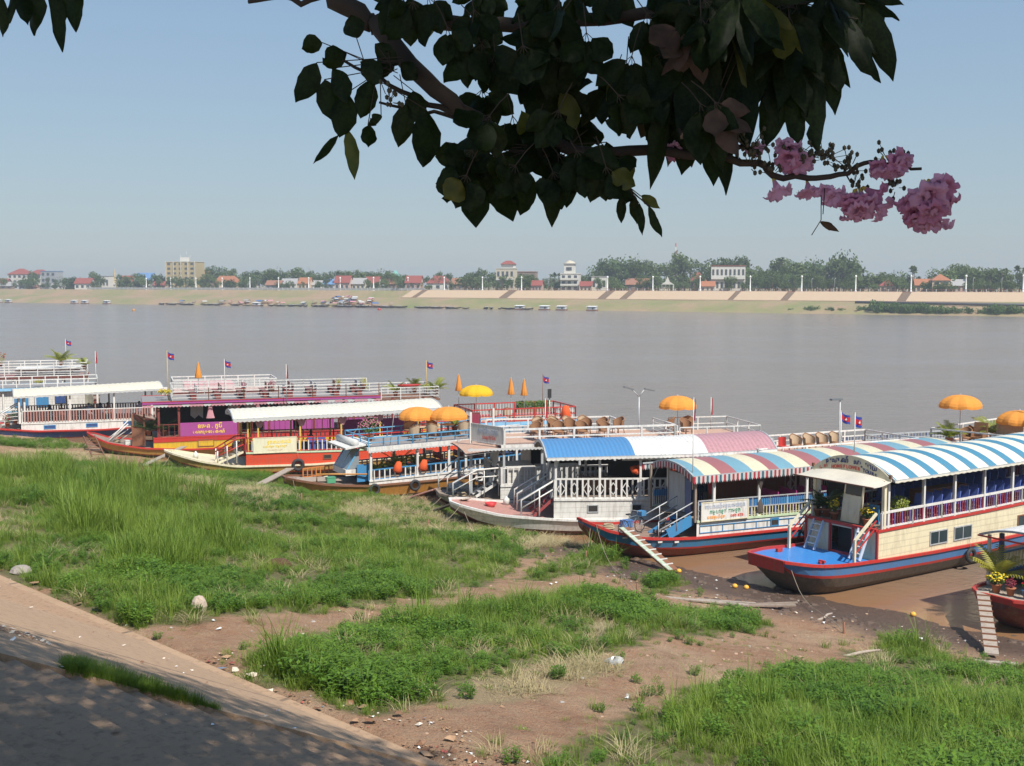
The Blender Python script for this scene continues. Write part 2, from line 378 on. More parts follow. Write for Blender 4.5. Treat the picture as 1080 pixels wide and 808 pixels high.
# ------------------------------------------------------------------ water
def water():
    m, nt, b = newmat('river_water'); pos = nt.nodes.new('ShaderNodeNewGeometry').outputs['Position']
    n0 = noise_node(nt, .02, pos, 3); n1 = noise_node(nt, 1.1, pos, 3, .6, (.75, 1.0, 1)); n2 = noise_node(nt, 4.5, pos, 3, .65, (.85, 1.0, 1)); n3 = noise_node(nt, .12, pos, 4, .6, (.35, 1, 1))
    d = nt.nodes.new('ShaderNodeVectorMath'); d.operation = 'DOT_PRODUCT'; lk(nt, pos, d.inputs[0]); d.inputs[1].default_value = (EN.x, EN.y, 0)
    sh = ORG.dot(EN)+29
    f = ramp(nt, mathn(nt, 'DIVIDE', mathn(nt, 'SUBTRACT', d.outputs['Value'], sh), 40), [(0, (0, 0, 0)), (.35, (1, 1, 1))]).outputs[0]
    c = mixc(nt, f, (.24, .13, .065), (.205, .168, .138))
    c = mixc(nt, mathn(nt, 'MULTIPLY', mathn(nt, 'MULTIPLY', ramp(nt, n3.outputs[0], [(.4, (0, 0, 0)), (.65, (1, 1, 1))]).outputs[0], .3), f), c, (.23, .19, .155))
    lk(nt, c, b.inputs['Base Color']); b.inputs['Roughness'].default_value = .16; b.inputs['IOR'].default_value = 1.33; b.inputs['Specular IOR Level'].default_value = .42
    h = mathn(nt, 'ADD', mathn(nt, 'MULTIPLY', n1.outputs[0], 1.0), mathn(nt, 'MULTIPLY', n2.outputs[0], .35))
    h = mathn(nt, 'ADD', h, mathn(nt, 'MULTIPLY', n3.outputs[0], 2.0))
    bp = nt.nodes.new('ShaderNodeBump'); bp.inputs['Distance'].default_value = .35
    n4 = noise_node(nt, .035, pos, 4, .6, (.25, 1, 1)); pat = ramp(nt, n4.outputs[0], [(.38, (.45, .45, .45)), (.6, (1, 1, 1))]).outputs[0]
    lk(nt, mathn(nt, 'MULTIPLY', mathn(nt, 'MULTIPLY_ADD', f, .92, .05), pat), bp.inputs['Strength'])
    lk(nt, h, bp.inputs['Height']); lk(nt, bp.outputs[0], b.inputs['Normal'])
    mb = MB(); mb.poly([(-1450, 10, 0), (1450, 10, 0), (1450, 1500, 0), (-1450, 1500, 0)], m)
    tag(mb.build('river_water'), kind='structure')
water()
# ------------------------------------------------------------------ growth
GREEN = leafmat('grass_blades', (.095, .175, .018), (.25, .34, .05), .4, .5, .22)
GREEN2 = leafmat('weed_leaves', (.08, .175, .018), (.19, .32, .04), .4, .45, .3)
STRAW = leafmat('dry_straw', (.34, .27, .13), (.52, .44, .26), .25, .7, .4)
def blades(n, h, spread, wd, mat, seed, lean=.5, sub=3):
    r = random.Random(seed); mb = MB()
    for _ in range(n):
        a = r.uniform(0, 6.283); d = spread*math.sqrt(r.random()); x0, y0 = d*math.cos(a), d*math.sin(a)
        H_ = h*r.uniform(.45, 1.1); b = a+r.uniform(-1.2, 1.2); ln = lean*H_*r.uniform(.2, 1.2); w_ = wd*r.uniform(.7, 1.3)
        tx, ty = -math.sin(b+r.uniform(-.5, .5)), math.cos(b); vs = []
        for k in range(sub+1):
            f = k/sub; x = x0+math.cos(b)*ln*f*f; y = y0+math.sin(b)*ln*f*f; z = H_*(f-.25*f*f*lean)-.03; ww = w_*(1-f**1.6)*.5+.0008
            vs += [(x-tx*ww, y-ty*ww, z), (x+tx*ww, y+ty*ww, z)]
        mb.add(vs, [(2*k, 2*k+1, 2*k+3, 2*k+2) for k in range(sub)], mat, True)
    return mb
def weed(n, h, spread, mat, seed):
    r = random.Random(seed); mb = MB()
    for _ in range(n):
        a = r.uniform(0, 6.283); d = spread*math.sqrt(r.random()); x, y = d*math.cos(a), d*math.sin(a); z = h*r.uniform(.3, 1)
        mb.bar((x*.5, y*.5, 0), (x, y, z), .006, .006, mat)
        for q in range(7):
            c = Vector((x, y, z*(.35+.65*q/6))); a2 = r.uniform(0, 6.28); L_ = r.uniform(.06, .12); u = Vector((math.cos(a2), math.sin(a2), r.uniform(-.1, .6))).normalized(); v = u.cross(Vector((0, 0, 1))).normalized()*L_*.24
            mb.add([c, c+u*L_*.45+v, c+u*L_, c+u*L_*.45-v], [(0, 1, 2, 3)], mat, False)
    return mb
def hidden(mb, name):
    me = bpy.data.meshes.new(name); me.from_pydata(mb.v, [], mb.f)
    for m in mb.mats: me.materials.append(m)
    me.polygons.foreach_set('material_index', mb.m); me.polygons.foreach_set('use_smooth', mb.s); me.update()
    return bpy.data.objects.new(name, me)
def scatter(name, pts, tufts, **tg):
    """pts: (x, y, z, scale, rz, kind) -> one object, a geometry-node instance of the tuft on every point"""
    me = bpy.data.meshes.new(name); me.from_pydata([p[:3] for p in pts], [], [])
    for an, ty, vals in (('scl', 'FLOAT', [p[3] for p in pts]), ('rz', 'FLOAT', [p[4] for p in pts]), ('kd', 'INT', [p[5] for p in pts])):
        a = me.attributes.new(an, ty, 'POINT'); a.data.foreach_set('value', vals)
    o = bpy.data.objects.new(name, me); COL.objects.link(o)
    g = bpy.data.node_groups.new(name, 'GeometryNodeTree')
    g.interface.new_socket('Geometry', in_out='INPUT', socket_type='NodeSocketGeometry'); g.interface.new_socket('Geometry', in_out='OUTPUT', socket_type='NodeSocketGeometry')
    gi = g.nodes.new('NodeGroupInput'); go = g.nodes.new('NodeGroupOutput'); join = g.nodes.new('GeometryNodeJoinGeometry')
    def attr(nm, ty): n = g.nodes.new('GeometryNodeInputNamedAttribute'); n.data_type = ty; n.inputs[0].default_value = nm; return n.outputs[0]
    sc = attr('scl', 'FLOAT'); rz = attr('rz', 'FLOAT'); kd = attr('kd', 'INT')
    cx = g.nodes.new('ShaderNodeCombineXYZ'); g.links.new(rz, cx.inputs[2])
    for k, t in enumerate(tufts):
        oi = g.nodes.new('GeometryNodeObjectInfo'); oi.inputs['Object'].default_value = t; oi.inputs['As Instance'].default_value = True
        cmp_ = g.nodes.new('FunctionNodeCompare'); cmp_.data_type = 'INT'; cmp_.operation = 'EQUAL'
        g.links.new(kd, cmp_.inputs[2]); cmp_.inputs[3].default_value = k
        ip = g.nodes.new('GeometryNodeInstanceOnPoints'); g.links.new(gi.outputs[0], ip.inputs['Points']); g.links.new(cmp_.outputs[0], ip.inputs['Selection'])
        g.links.new(oi.outputs['Geometry'], ip.inputs['Instance']); g.links.new(cx.outputs[0], ip.inputs['Rotation']); g.links.new(sc, ip.inputs['Scale'])
        g.links.new(ip.outputs[0], join.inputs[0])
    g.links.new(join.outputs[0], go.inputs[0])
    md = o.modifiers.new('scatter', 'NODES'); md.node_group = g
    return tag(o, **tg)
def grass():
    tufts = [hidden(blades(46, .42, .22, .011, GREEN, 1, .7), 'tuft_short'), hidden(blades(42, .62, .2, .013, GREEN, 2, .8), 'tuft_mid'),
             hidden(weed(22, .42, .24, GREEN2, 3), 'tuft_weed'), hidden(blades(30, 1.15, .18, .017, GREEN, 4, .6, 4), 'tuft_tall'), hidden(blades(46, .16, .22, .012, GREEN, 9, .9, 2), 'tuft_low')]
    r = random.Random(3); P_ = []
    TALL = [ground_poly([(60, 530), (120, 505), (235, 520), (250, 585), (180, 610), (90, 590)]), ground_poly([(0, 490), (70, 492), (80, 520), (0, 520)])]
    for poly in GRASS:
        xs = [p[0] for p in poly]; ys = [p[1] for p in poly]
        step = .25
        for x in np.arange(min(xs)-1, max(xs)+1, step):
            for y in np.arange(min(ys)-1, max(ys)+1, step):
                X = x+r.uniform(-.14, .14); Y = y+r.uniform(-.14, .14)
                D = math.hypot(X, Y)
                jx = X+.5*fbm(X, Y, .7); jy = Y+.5*fbm(X+9, Y+4, .7)
                if not inside((jx, jy), poly):
                    if r.random() < .10 and (inside((jx+1.1, jy), poly) or inside((jx-1.1, jy), poly) or inside((jx, jy+1.1), poly) or inside((jx, jy-1.1), poly)) and .3 < st(X, Y)[0] < 27: P_.append((X, Y, hgt(X, Y), r.uniform(.3, .9), r.uniform(0, 6.28), r.choice((4, 4, 0, 2))))
                    continue
                s, t = st(X, Y)
                if s < .25 or s > shore(t)-1.1: continue
                if D > 48 and r.random() < .35: continue
                hv = fbm(X, Y, .28); dry = gmask(X, Y, DRY)
                if dry and r.random() < .6: continue
                if hv < -.32 and r.random() < .3: continue
                tall = gmask(X, Y, TALL)
                # growth thins towards its own edge
                e = .25 + .75*inside((jx+.5, jy), poly)*inside((jx-.5, jy), poly)*inside((jx, jy+.5), poly)*inside((jx, jy-.5), poly)
                sc = (.62+.75*hv+r.uniform(-.12, .38))*(.55+.45*e)*(1.3 if tall else 1)
                u = r.random(); wv = fbm(X+30, Y-20, .16)
                if tall and hv > -.1: k = 3 if u < .5 else 1
                elif e < .9: k = 4 if u < .5 else 0
                elif wv > .05: k = 2 if u < .7 else (0 if u < .93 else 1)
                else: k = 1 if u < .34 else (0 if u < .80 else (2 if u < .955 else 3))
                if s > 14 and t < -30 and not tall: sc *= .8
                P_.append((X, Y, hgt(X, Y), max(.3, sc), r.uniform(0, 6.28), k))
    # thin regrowth on the bare earth
    for _ in range(5200):
        s = r.uniform(.5, 25); t = r.uniform(-75, 14); X, Y = xy(s, t)
        if fbm(X, Y, .35) < .12 or (s > 21 and t > -25): continue
        P_.append((X, Y, hgt(X, Y), r.uniform(.3, .65), r.uniform(0, 6.28), 4))
    scatter('grass', P_, tufts, label='green grass and leafy weeds growing in patches on the river bank', cat='grass', kind='stuff')
    d = [hidden(blades(44, .5, .3, .012, STRAW, 11, 1.5), 'straw_a'), hidden(blades(40, .22, .34, .012, STRAW, 12, 2.6), 'straw_b')]
    Q = [(p[0]+r.uniform(-.2, .2), p[1]+r.uniform(-.2, .2), p[2], r.uniform(.5, 1.1), r.uniform(0, 6.28), 0) for p in P_ if p[5] != 4 and r.random() < .05]
    for _ in range(2600):
        s = r.uniform(.4, 24); t = r.uniform(-60, 14); X, Y = xy(s, t)
        if not gcover(X, Y) and fbm(X+7, Y, .4) > .02: Q.append((X, Y, hgt(X, Y)-.02, r.uniform(.25, .6), r.uniform(0, 6.28), 1))
    for poly in DRY:
        xs = [p[0] for p in poly]; ys = [p[1] for p in poly]; far = min(ys) > 45
        for x in np.arange(min(xs), max(xs), .26):
            for y in np.arange(min(ys), max(ys), .26):
                X = x+r.uniform(-.15, .15); Y = y+r.uniform(-.15, .15)
                jx = X+.7*fbm(X, Y, .6); jy = Y+.7*fbm(X+9, Y+4, .6)
                if not inside((jx, jy), poly) or fbm(X, Y, .5) < -.22 or r.random() < .35: continue
                if st(X, Y)[0] > shore(st(X, Y)[1])-.5: continue
                Q.append((X, Y, hgt(X, Y), r.uniform(.6, 1.25), r.uniform(0, 6.28), 0 if r.random() < (.6 if far else .25) else 1))
    scatter('dry_grass', Q, d, label='pale dry straw lying between the green grass patches', cat='dry grass', kind='stuff')
    # the tuft that grows in the joint of the embankment
    G_ = []
    t0 = T2
    for _ in range(430):
        u = r.random(); s = -3.9-2.2*u; wd = max(.04, 1.15*(1-((s+5.35)/.75)**2)) if s < -4.6 else .08
        if s > -4.6 and r.random() < .7: continue
        t = T2-.03-r.random()**1.3*wd
        X, Y = xy(s, t); G_.append((X, Y, TOE-SLOPE*s+.03, r.uniform(.3, .55) if s < -4.2 else r.uniform(.2, .35), r.uniform(0, 6.28), 0))
    scatter('joint_grass', G_, tufts, label='dark tuft of grass growing in the crack of the concrete embankment', cat='grass', kind='stuff')
grass()
def litter():
    r = random.Random(12); cols = [flat('white_plastic', (.75, .75, .73)), flat('pale_paper', (.6, .52, .42)), flat('brown_leaf', (.2, .1, .05)), flat('brown_leaf_pale', (.33, .2, .11)), flat('clay_stone', (.38, .25, .17), .9), flat('grey_stone', (.35, .31, .28), .9), flat('red_wrapper', (.36, .08, .06)), flat('blue_plastic', (.16, .22, .3))]
    mb = MB(); st_ = MB()
    def scrap(x, y, z, sz, m):
        a = r.uniform(0, 6.28); n = r.choice((4, 5)); vs = [(x+sz*math.cos(a+6.28*k/n)*r.uniform(.5, 1), y+sz*math.sin(a+6.28*k/n)*r.uniform(.5, 1), z+.01+r.uniform(0, sz*.7)) for k in range(n)]
        mb.add(vs+[(x, y, z+sz*.7)], [(k, (k+1) % n, n) for k in range(n)], m)
    def stone(x, y, z, sz, m):
        vs = []
        for zz, rr in ((-.3, .7), (.15, 1), (.5, .6)):
            for k in range(6): vs.append((x+sz*rr*math.cos(k*1.047)*r.uniform(.7, 1.2), y+sz*rr*math.sin(k*1.047)*r.uniform(.7, 1.2), z+zz*sz))
        st_.add(vs, [(i*6+k, i*6+(k+1) % 6, (i+1)*6+(k+1) % 6, (i+1)*6+k) for i in range(2) for k in range(6)]+[(12, 13, 14, 15, 16, 17)], m)
    zones = [(3.2, -24, .1, 1.4, 900, 1), (.3, -22, .1, 1.6, 400, 1), (3, -9, .1, 1.8, 700, 1), (4, -2, .1, 2.0, 700, 1), (14, 0, .2, 2.4, 450, 1)]
    for tb, ta, s0, s1, n, _ in zones:
        for i in range(n//2):
            t = r.uniform(ta, tb); s = s0+(s1-s0)*r.random()**1.5; x, y = xy(s, t)
            if fbm(x, y, .8) < -.1: continue
            scrap(x, y, hgt(x, y), r.uniform(.02, .06)*(1+2.2*(r.random() < .06)), r.choice(cols[:1]*1+cols[1:2]*2+cols[2:4]*6+cols[6:8]*(r.random() < .5)))
    for i in range(1500):
        s = r.uniform(.3, 28); t = r.uniform(-60, 14); x, y = xy(s, t)
        if gcover(x, y): continue
        u = r.random()
        if u < .62: stone(x, y, hgt(x, y), r.uniform(.02, .075), r.choice(cols[4:6]))
        elif u < .78: scrap(x, y, hgt(x, y), r.uniform(.03, .1), cols[0] if r.random() < .6 else cols[1])
        else: scrap(x, y, hgt(x, y), r.uniform(.03, .09), r.choice(cols[2:4]))
    mudm = flat('mud_clod', (.10, .065, .045), .7)
    for i in range(2600):
        s = r.uniform(22.5, 29.6); t = r.uniform(-24, 8); x, y = xy(s, t)
        if fbm(x, y, .5) > -.12: stone(x, y, hgt(x, y)-.03, r.uniform(.03, .11)*(1+(r.random() < .12)), mudm)
    for i in range(420):   # drift of dead leaves on the slab
        s = -r.uniform(5.2, 10.5); t = T2-3.2+.25*(s+6)+r.gauss(0, .25); x, y = xy(s, t)
        scrap(x, y, TOE-SLOPE*s+.035, r.uniform(.03, .07), r.choice(cols[1:4]))
    for i in range(160):
        s = -r.uniform(.3, 10.5); t = r.uniform(T1-5, 10); x, y = xy(s, t)
        if t > T2 or t < T1: z = TOE+(-SEDGE/29)*SLOPE*int(-s/(-SEDGE/29))
        else: z = TOE-SLOPE*s+.035
        scrap(x, y, z, r.uniform(.02, .06), r.choice(cols[:4]))
    tag(mb.build('litter'), 'scraps of plastic, paper and dead leaves strewn along the embankment foot', 'litter', kind='stuff')
    tag(st_.build('gravel'), 'small stones and clods lying on the bare earth', 'gravel', kind='stuff')
litter()
# ------------------------------------------------------------------ boat kit
WHITE = paint('white_boat_paint', (.72, .70, .66), .5, .3); CREAM = paint('cream_boat_paint', (.74, .66, .45), .5, .22, planks=.26)
CREAMF = paint('cream_trim', (.74, .66, .47), .5, .2); WPLANK = paint('white_planking', (.72, .70, .65), .5, .3, planks=.24)
REDP = paint('red_boat_paint', (.50, .03, .025), .45, .3); REDO = paint('orange_red_planking', (.62, .06, .02), .45, .25, planks=.3)
BLUEP = paint('bright_blue_deck', (.04, .25, .66), .3, .18); NAVY = paint('navy_hull_paint', (.03, .08, .24), .4, .3)
SLATE = paint('slate_blue_hull', (.07, .19, .40), .4, .25); LBLUE = paint('light_blue_trim', (.25, .50, .72), .5, .25)
MIDBLUE = paint('mid_blue_paint', (.05, .24, .48), .45, .25); BOTTOM = paint('tarred_bottom', (.10, .085, .07), .7, .6)
MAROON = paint('maroon_bottom', (.13, .03, .025), .6, .4); REDBOT = paint('rust_red_bottom', (.22, .05, .03), .6, .5)
TANW = paint('ochre_hull', (.50, .30, .08), .5, .35); ORNG = paint('orange_wood_hull', (.52, .24, .05), .45, .35); YELL = paint('yellow_planking', (.66, .42, .02), .5, .3, planks=.5)
YPOST = paint('yellow_post', (.70, .46, .10), .5, .25); WOOD = paint('grey_deck_wood', (.30, .23, .18), .8, .5); BROWN = paint('brown_wood', (.22, .09, .045), .6, .4)
PINKD = paint('pink_deck', (.50, .25, .21), .6, .4); TERR = paint('terrace_floor_tan', (.52, .33, .24), .7, .3); GREYF = paint('grey_terrace_floor', (.26, .25, .25), .75, .35)
PURP = paint('purple_panel', (.36, .06, .27), .5, .25); DARK = flat('dark_interior', (.03, .025, .022), .8); GREYP = paint('grey_cabin_paint', (.42, .44, .45), .5, .3)  # DARK: black openings, and sheets that paint the shade inside boats
RBR = paint('reddish_baluster', (.40, .20, .17), .6, .4); MAGB = paint('maroon_baluster', (.30, .03, .07), .5, .25); DRED = paint('dark_red_post', (.20, .035, .03), .5, .3)
STEEL = paint('galvanised_pipe', (.50, .51, .52), .4, .35, metal=.2); RUB = flat('tyre_rubber', (.028, .028, .03), .75); PLANK = paint('weathered_plank', (.40, .33, .27), .85, .45)
GLS = glass('window_glass'); MINT = paint('mint_deck_edge', (.55, .68, .45), .5, .3); YW = paint('yellow_slats', (.72, .66, .36), .5, .2)
def root_at(name, px, py, head, W, label, cat='boat', z=0, group=None):
    a = at(px, py, z); h = R(head); n = Vector((-math.sin(h), math.cos(h), 0))
    p = a+n*W/2; p.z = 0
    o = empty(name, p, h, label, cat, group); o['W'] = W; del o['W']
    return o
def loc2w(o, x, y, z):
    c, s = math.cos(o.rotation_euler[2]), math.sin(o.rotation_euler[2]); return Vector((o.location[0]+x*c-y*s, o.location[1]+x*s+y*c, z))
class Boat:
    def __init__(b, root, x0, x1, W, gz, bw=.3, tl=3, bands=(), bottom=BOTTOM, rim=REDP, deck=WOOD, pw=.7, draft=.5, stern=.85):
        b.r = root; b.x0 = x0; b.x1 = x1; b.W = W; b.gz = prof(gz); b.bw = bw; b.tl = tl; b.pw = pw; b.stern = stern
        mb = MB(); xs = frange(x0, x1, .45); N = len(xs)
        ds = [0]; mats = []
        for d, m in bands: ds.append(ds[-1]+d); mats.append(m)
        def ring(x):
            g = b.gz(x); k = max(0, min(1, (x-x0)/(tl*1.25))); kz = -draft+(g-.42+draft)*(1-k)**1.7; hw = b.hw(x); out = []
            def wid(z): f = max(0, min(1, (z-kz)/(g-kz))); return hw*(.30+.62*(1-(1-f)**2.6)+.08*f)
            zs = [max(g-d, kz+.02*i) if g-d > kz+.25 else g-(g-kz-.1)*d/(ds[-1]+.25) for i, d in enumerate(ds)]
            last = zs[-1]; zs += [last+(kz-last)*q for q in (.35, .7, .92)]
            return [(wid(z), z) for z in zs]+[(0.0, kz)]
        R_ = [ring(x) for x in xs]; nb = len(bands)
        for sg in (-1, 1):
            rows = [[(x, sg*w_, z) for (w_, z) in R_[i]] for i, x in enumerate(xs)]
            if sg > 0: rows = rows[::-1]
            mb.grid(rows, lambda i, k: mats[k] if k < nb else bottom, False)
        for i, x in ((0, x0), (N-1, x1)):     # bow and stern transoms, painted in the same bands
            rr = R_[i]
            for k in range(len(rr)-1):
                (wa, za), (wb_, zb) = rr[k], rr[k+1]; m = mats[k] if k < nb else bottom
                q = [(x, -wa, za), (x, wa, za), (x, wb_, zb), (x, -wb_, zb)]
                if i == 0: q = q[::-1]
                mb.poly(q, m)
        mb.build('hull', root)
        db = MB(); db.grid([[(x, b.hw(x)*k, b.gz(x)-.05) for k in (-1, -.5, 0, .5, 1)] for x in xs], deck, False); db.build('deck', root)
        rb = MB()
        for sg in (-1, 1):
            for a, c in zip(xs, xs[1:]): rb.bar((a, sg*b.hw(a), b.gz(a)), (c, sg*b.hw(c), b.gz(c)), .12, .11, rim)
        rb.bar((x0, -b.hw(x0), b.gz(x0)), (x0, b.hw(x0), b.gz(x0)), .12, .11, rim)
        rb.build('rub_rail', root)
    def hw(b, x):
        w_ = b.W/2; f = 1
        if x < b.x0+b.tl: k = (x-b.x0)/b.tl; f = b.bw+(1-b.bw)*math.sin(k*math.pi/2)**b.pw
        if x > b.x1-3: k = (x-b.x1+3)/3; f = min(f, 1-(1-b.stern)*k*k)
        return w_*f
    def wall(b, xa, xb, dz, mat, front=None, cap=None, inset=.05, back=True, floor=WOOD, lo=None):
        """raised side from the gunwale up to the passenger deck, with that deck's floor on top"""
        dz = prof(dz) if not callable(dz) else dz; b.dz = dz; k_ = max(xa+.6, min(xb-3.5, b.x0+b.tl)); xs = frange(xa, k_, .6)[:-1]+frange(k_, xb-3, 2.9)[:-1]+frange(xb-3, xb, .8); mb = MB(); b.ins = inset; b.xa = xa; b.xb = xb
        for sg in (-1, 1):
            rows = [[(x, sg*(b.hw(x)-inset), b.gz(x)-.04), (x, sg*(b.hw(x)-inset), dz(x))] for x in xs]
            if sg > 0: rows = rows[::-1]
            mb.grid(rows, mat, False)
        for x in ((xa,) if front is None else ())+((xb,) if back else ()):
            h = b.hw(x)-inset; mb.poly([(x, -h, b.gz(x)-.04), (x, -h, dz(x)), (x, h, dz(x)), (x, h, b.gz(x)-.04)], mat)
        mb.build('side_wall', b.r)
        fb = MB(); fb.grid([[(x, (b.hw(x)-inset)*k, dz(x)+.005) for k in (-1, 0, 1)] for x in xs], floor, False); fb.build('passenger_deck', b.r)
        if cap:
            for sg in (-1, 1):
                cb = MB()
                for a, c in zip(xs, xs[1:]): cb.bar((a, sg*(b.hw(a)-inset), dz(a)), (c, sg*(b.hw(c)-inset), dz(c)), .1, .1, cap)
                cb.build('deck_edge', b.r)
    def window(b, x, w_, z, h, frame, pane=GLS, mull=1, sides=(-1,)):
        for sg in sides:
            y = sg*(b.hw(x)-b.ins)
            mb = MB(); t = .05
            for X in (x, x+w_): mb.box((X, y, z+h/2), (t, .09, h+t), frame)
            for Z in (z, z+h): mb.box((x+w_/2, y, Z), (w_-t, .086, t), frame)
            for k in range(1, mull+1): mb.box((x+w_*k/(mull+1), y, z+h/2), (t*.8, .08, h-t), frame)
            f = mb.build('window', b.r); p = MB(); p.box((x+w_/2, y, z+h/2), (w_-t, .05, h-t), pane); o = p.build('pane', None); o.parent = f; ALLKIDS.setdefault(f, []).append(o)
    def posts(b, xs, z0, z1, mat, r=.05, inset=.12, sides=(-1, 1)):
        z0 = z0 if callable(z0) else (lambda x, v=z0: v); z1 = z1 if callable(z1) else (lambda x, v=z1: v)
        for sg in sides:
            for x in xs:
                mb = MB(); mb.box((x, sg*(b.hw(x)-inset), (z0(x)+z1(x))/2), (r*2, r*2, z1(x)-z0(x)), mat); mb.build('post', b.r)
def path_rail(root, pts, h, top, bal, name='railing', sp=.22, bars=0, post=None, psp=1.5, bw=.035, tw=.06, panel=None, bh=None, low=.1, diamond=False):
    """railing along a path of floor points: top rail, bottom rail, balusters or horizontal bars, or a filled panel"""
    mb = MB(); pts = [Vector(p) for p in pts]; up = Vector((0, 0, h))
    for a, c in zip(pts, pts[1:]):
        L_ = (c-a).length; mb.bar(a+up, c+up, tw, tw, top)
        if bal or panel: mb.bar(a+Vector((0, 0, low)), c+Vector((0, 0, low)), tw*.9, tw*.9, top)
        n = max(1, int(L_/psp+.5))
        for k in range(n+1): p = a+(c-a)*k/n; mb.bar(p, p+up*.985, tw*1.02, tw*1.02, post or top)
        for k in range(bars): z = Vector((0, 0, h*(k+1)/(bars+1))); mb.bar(a+z, c+z, tw*.7, tw*.7, top)
        if bal:
            n = max(1, int(L_/sp))
            for k in range(1, n):
                p = a+(c-a)*k/n; m = bal[k % len(bal)] if isinstance(bal, (list, tuple)) else bal
                mb.bar(p+Vector((0, 0, low)), p+Vector((0, 0, (bh or h)-.02)), bw, bw, m)
        if diamond:
            n = max(1, int(L_/.5)); 
            for k in range(n):
                p = a+(c-a)*(k+.5)/n; d = (c-a).normalized()*.2; zc = h*.52; q = [p+Vector((0, 0, zc-.3)), p+d+Vector((0, 0, zc)), p+Vector((0, 0, zc+.3)), p-d+Vector((0, 0, zc))]
                for i in range(4): mb.bar(q[i], q[(i+1) % 4], .05, .04, bal[0] if isinstance(bal, (list, tuple)) else bal)
        if panel: mb.bar(a+Vector((0, 0, h*.5)), c+Vector((0, 0, h*.5)), .02, h*.8, panel)
    return mb.build(name, root)
def side_pts(b, xa, xb, z, sg, inset=.1, step=2.0):
    z = z if callable(z) else (lambda x, v=z: v); return [(x, sg*(b.hw(x)-inset), z(x)) for x in frange(xa, xb, step)]
def barrel_roof(root, xa, xb, W, edge, rise, colour, corr=.18, name='roof', over=.15, under=None, fringe=None, fh=.16, scal=.2, drop=0, yo=0, skew=0):
    """corrugated arched roof; colour(x) gives the sheet colour; real thickness and a scalloped valance"""
    edge = prof(edge) if isinstance(edge, list) else (edge if callable(edge) else (lambda x, v=edge: v)); w_ = W/2+over
    xs = frange(xa, xb, corr/4 if corr else .3); ny = 14; rows = []; rows2 = []
    def zz(x, v): return edge(x)+rise*(1-abs(v)**2.2)
    for i, x in enumerate(xs):
        c = .018*math.sin(2*math.pi*x/corr) if corr else 0
        rows.append([(x+skew*(v+1)*w_*.5, v*w_+yo, zz(x, v)+c+.02) for v in [2*k/ny-1 for k in range(ny+1)]])
        rows2.append([(p[0], p[1], p[2]-.04) for p in rows[-1]])
    mb = MB(); xm = lambda i, k: colour((xs[i]+xs[i+1])/2)
    mb.grid(rows, xm, True); mb.grid(rows2[::-1], (lambda i, k: under) if under else (lambda i, k: colour((xs[-1-i]+xs[-2-i])/2)), True)
    o = mb.build(name, root)
    em = MB(); vs = [2*k/ny-1 for k in range(ny+1)]
    for x in (xa, xb):
        for a, c in zip(vs, vs[1:]): em.bar((x+skew*(a+1)*w_*.5, a*w_+yo, zz(x, a)), (x+skew*(c+1)*w_*.5, c*w_+yo, zz(x, c)), .07, .08, under or WHITE)
    for sg in (-1, 1):
        for a, c in zip(*(lambda q: (q, q[1:]))(frange(xa, xb, 1.2))): em.bar((a, sg*w_+yo, edge(a)-.01), (c, sg*w_+yo, edge(c)-.01), .05, .07, under or WHITE)
    for x in frange(xa+.3, xb-.3, 1.6)[1:-1]:
        for a, c in zip(vs, vs[1:]): em.bar((x, a*(w_-.05)+yo, zz(x, a)-.07), (x, c*(w_-.05)+yo, zz(x, c)-.07), .05, .05, WOOD)
    em.build('roof_frame', root)
    if fringe:
        fb = MB()
        def strip(P0, P1, n):
            for k in range(n):
                a = P0.lerp(P1, k/n); c = P0.lerp(P1, (k+1)/n); mid = (a+c)/2; m = fringe[k % len(fringe)]
                dn = Vector((0, 0, -fh)); fb.add([a, c, c+dn*.72, mid+dn, a+dn*.72], [(0, 1, 2, 3, 4)], m)
        for sg in (-1, 1):
            for a, c in zip(*(lambda q: (q, q[1:]))(frange(xa, xb, 1.2))):
                strip(Vector((a, sg*(w_+.03)+yo, edge(a)-.01)), Vector((c, sg*(w_+.03)+yo, edge(c)-.01)), max(1, int((c-a)/scal)))
        for a, c in zip(vs, vs[1:]): strip(Vector((xa-.03+skew*(a+1)*w_*.5, a*w_+yo, zz(xa, a))), Vector((xa-.03+skew*(c+1)*w_*.5, c*w_+yo, zz(xa, c))), 2)
        fb.build('roof_valance', root)
    return o
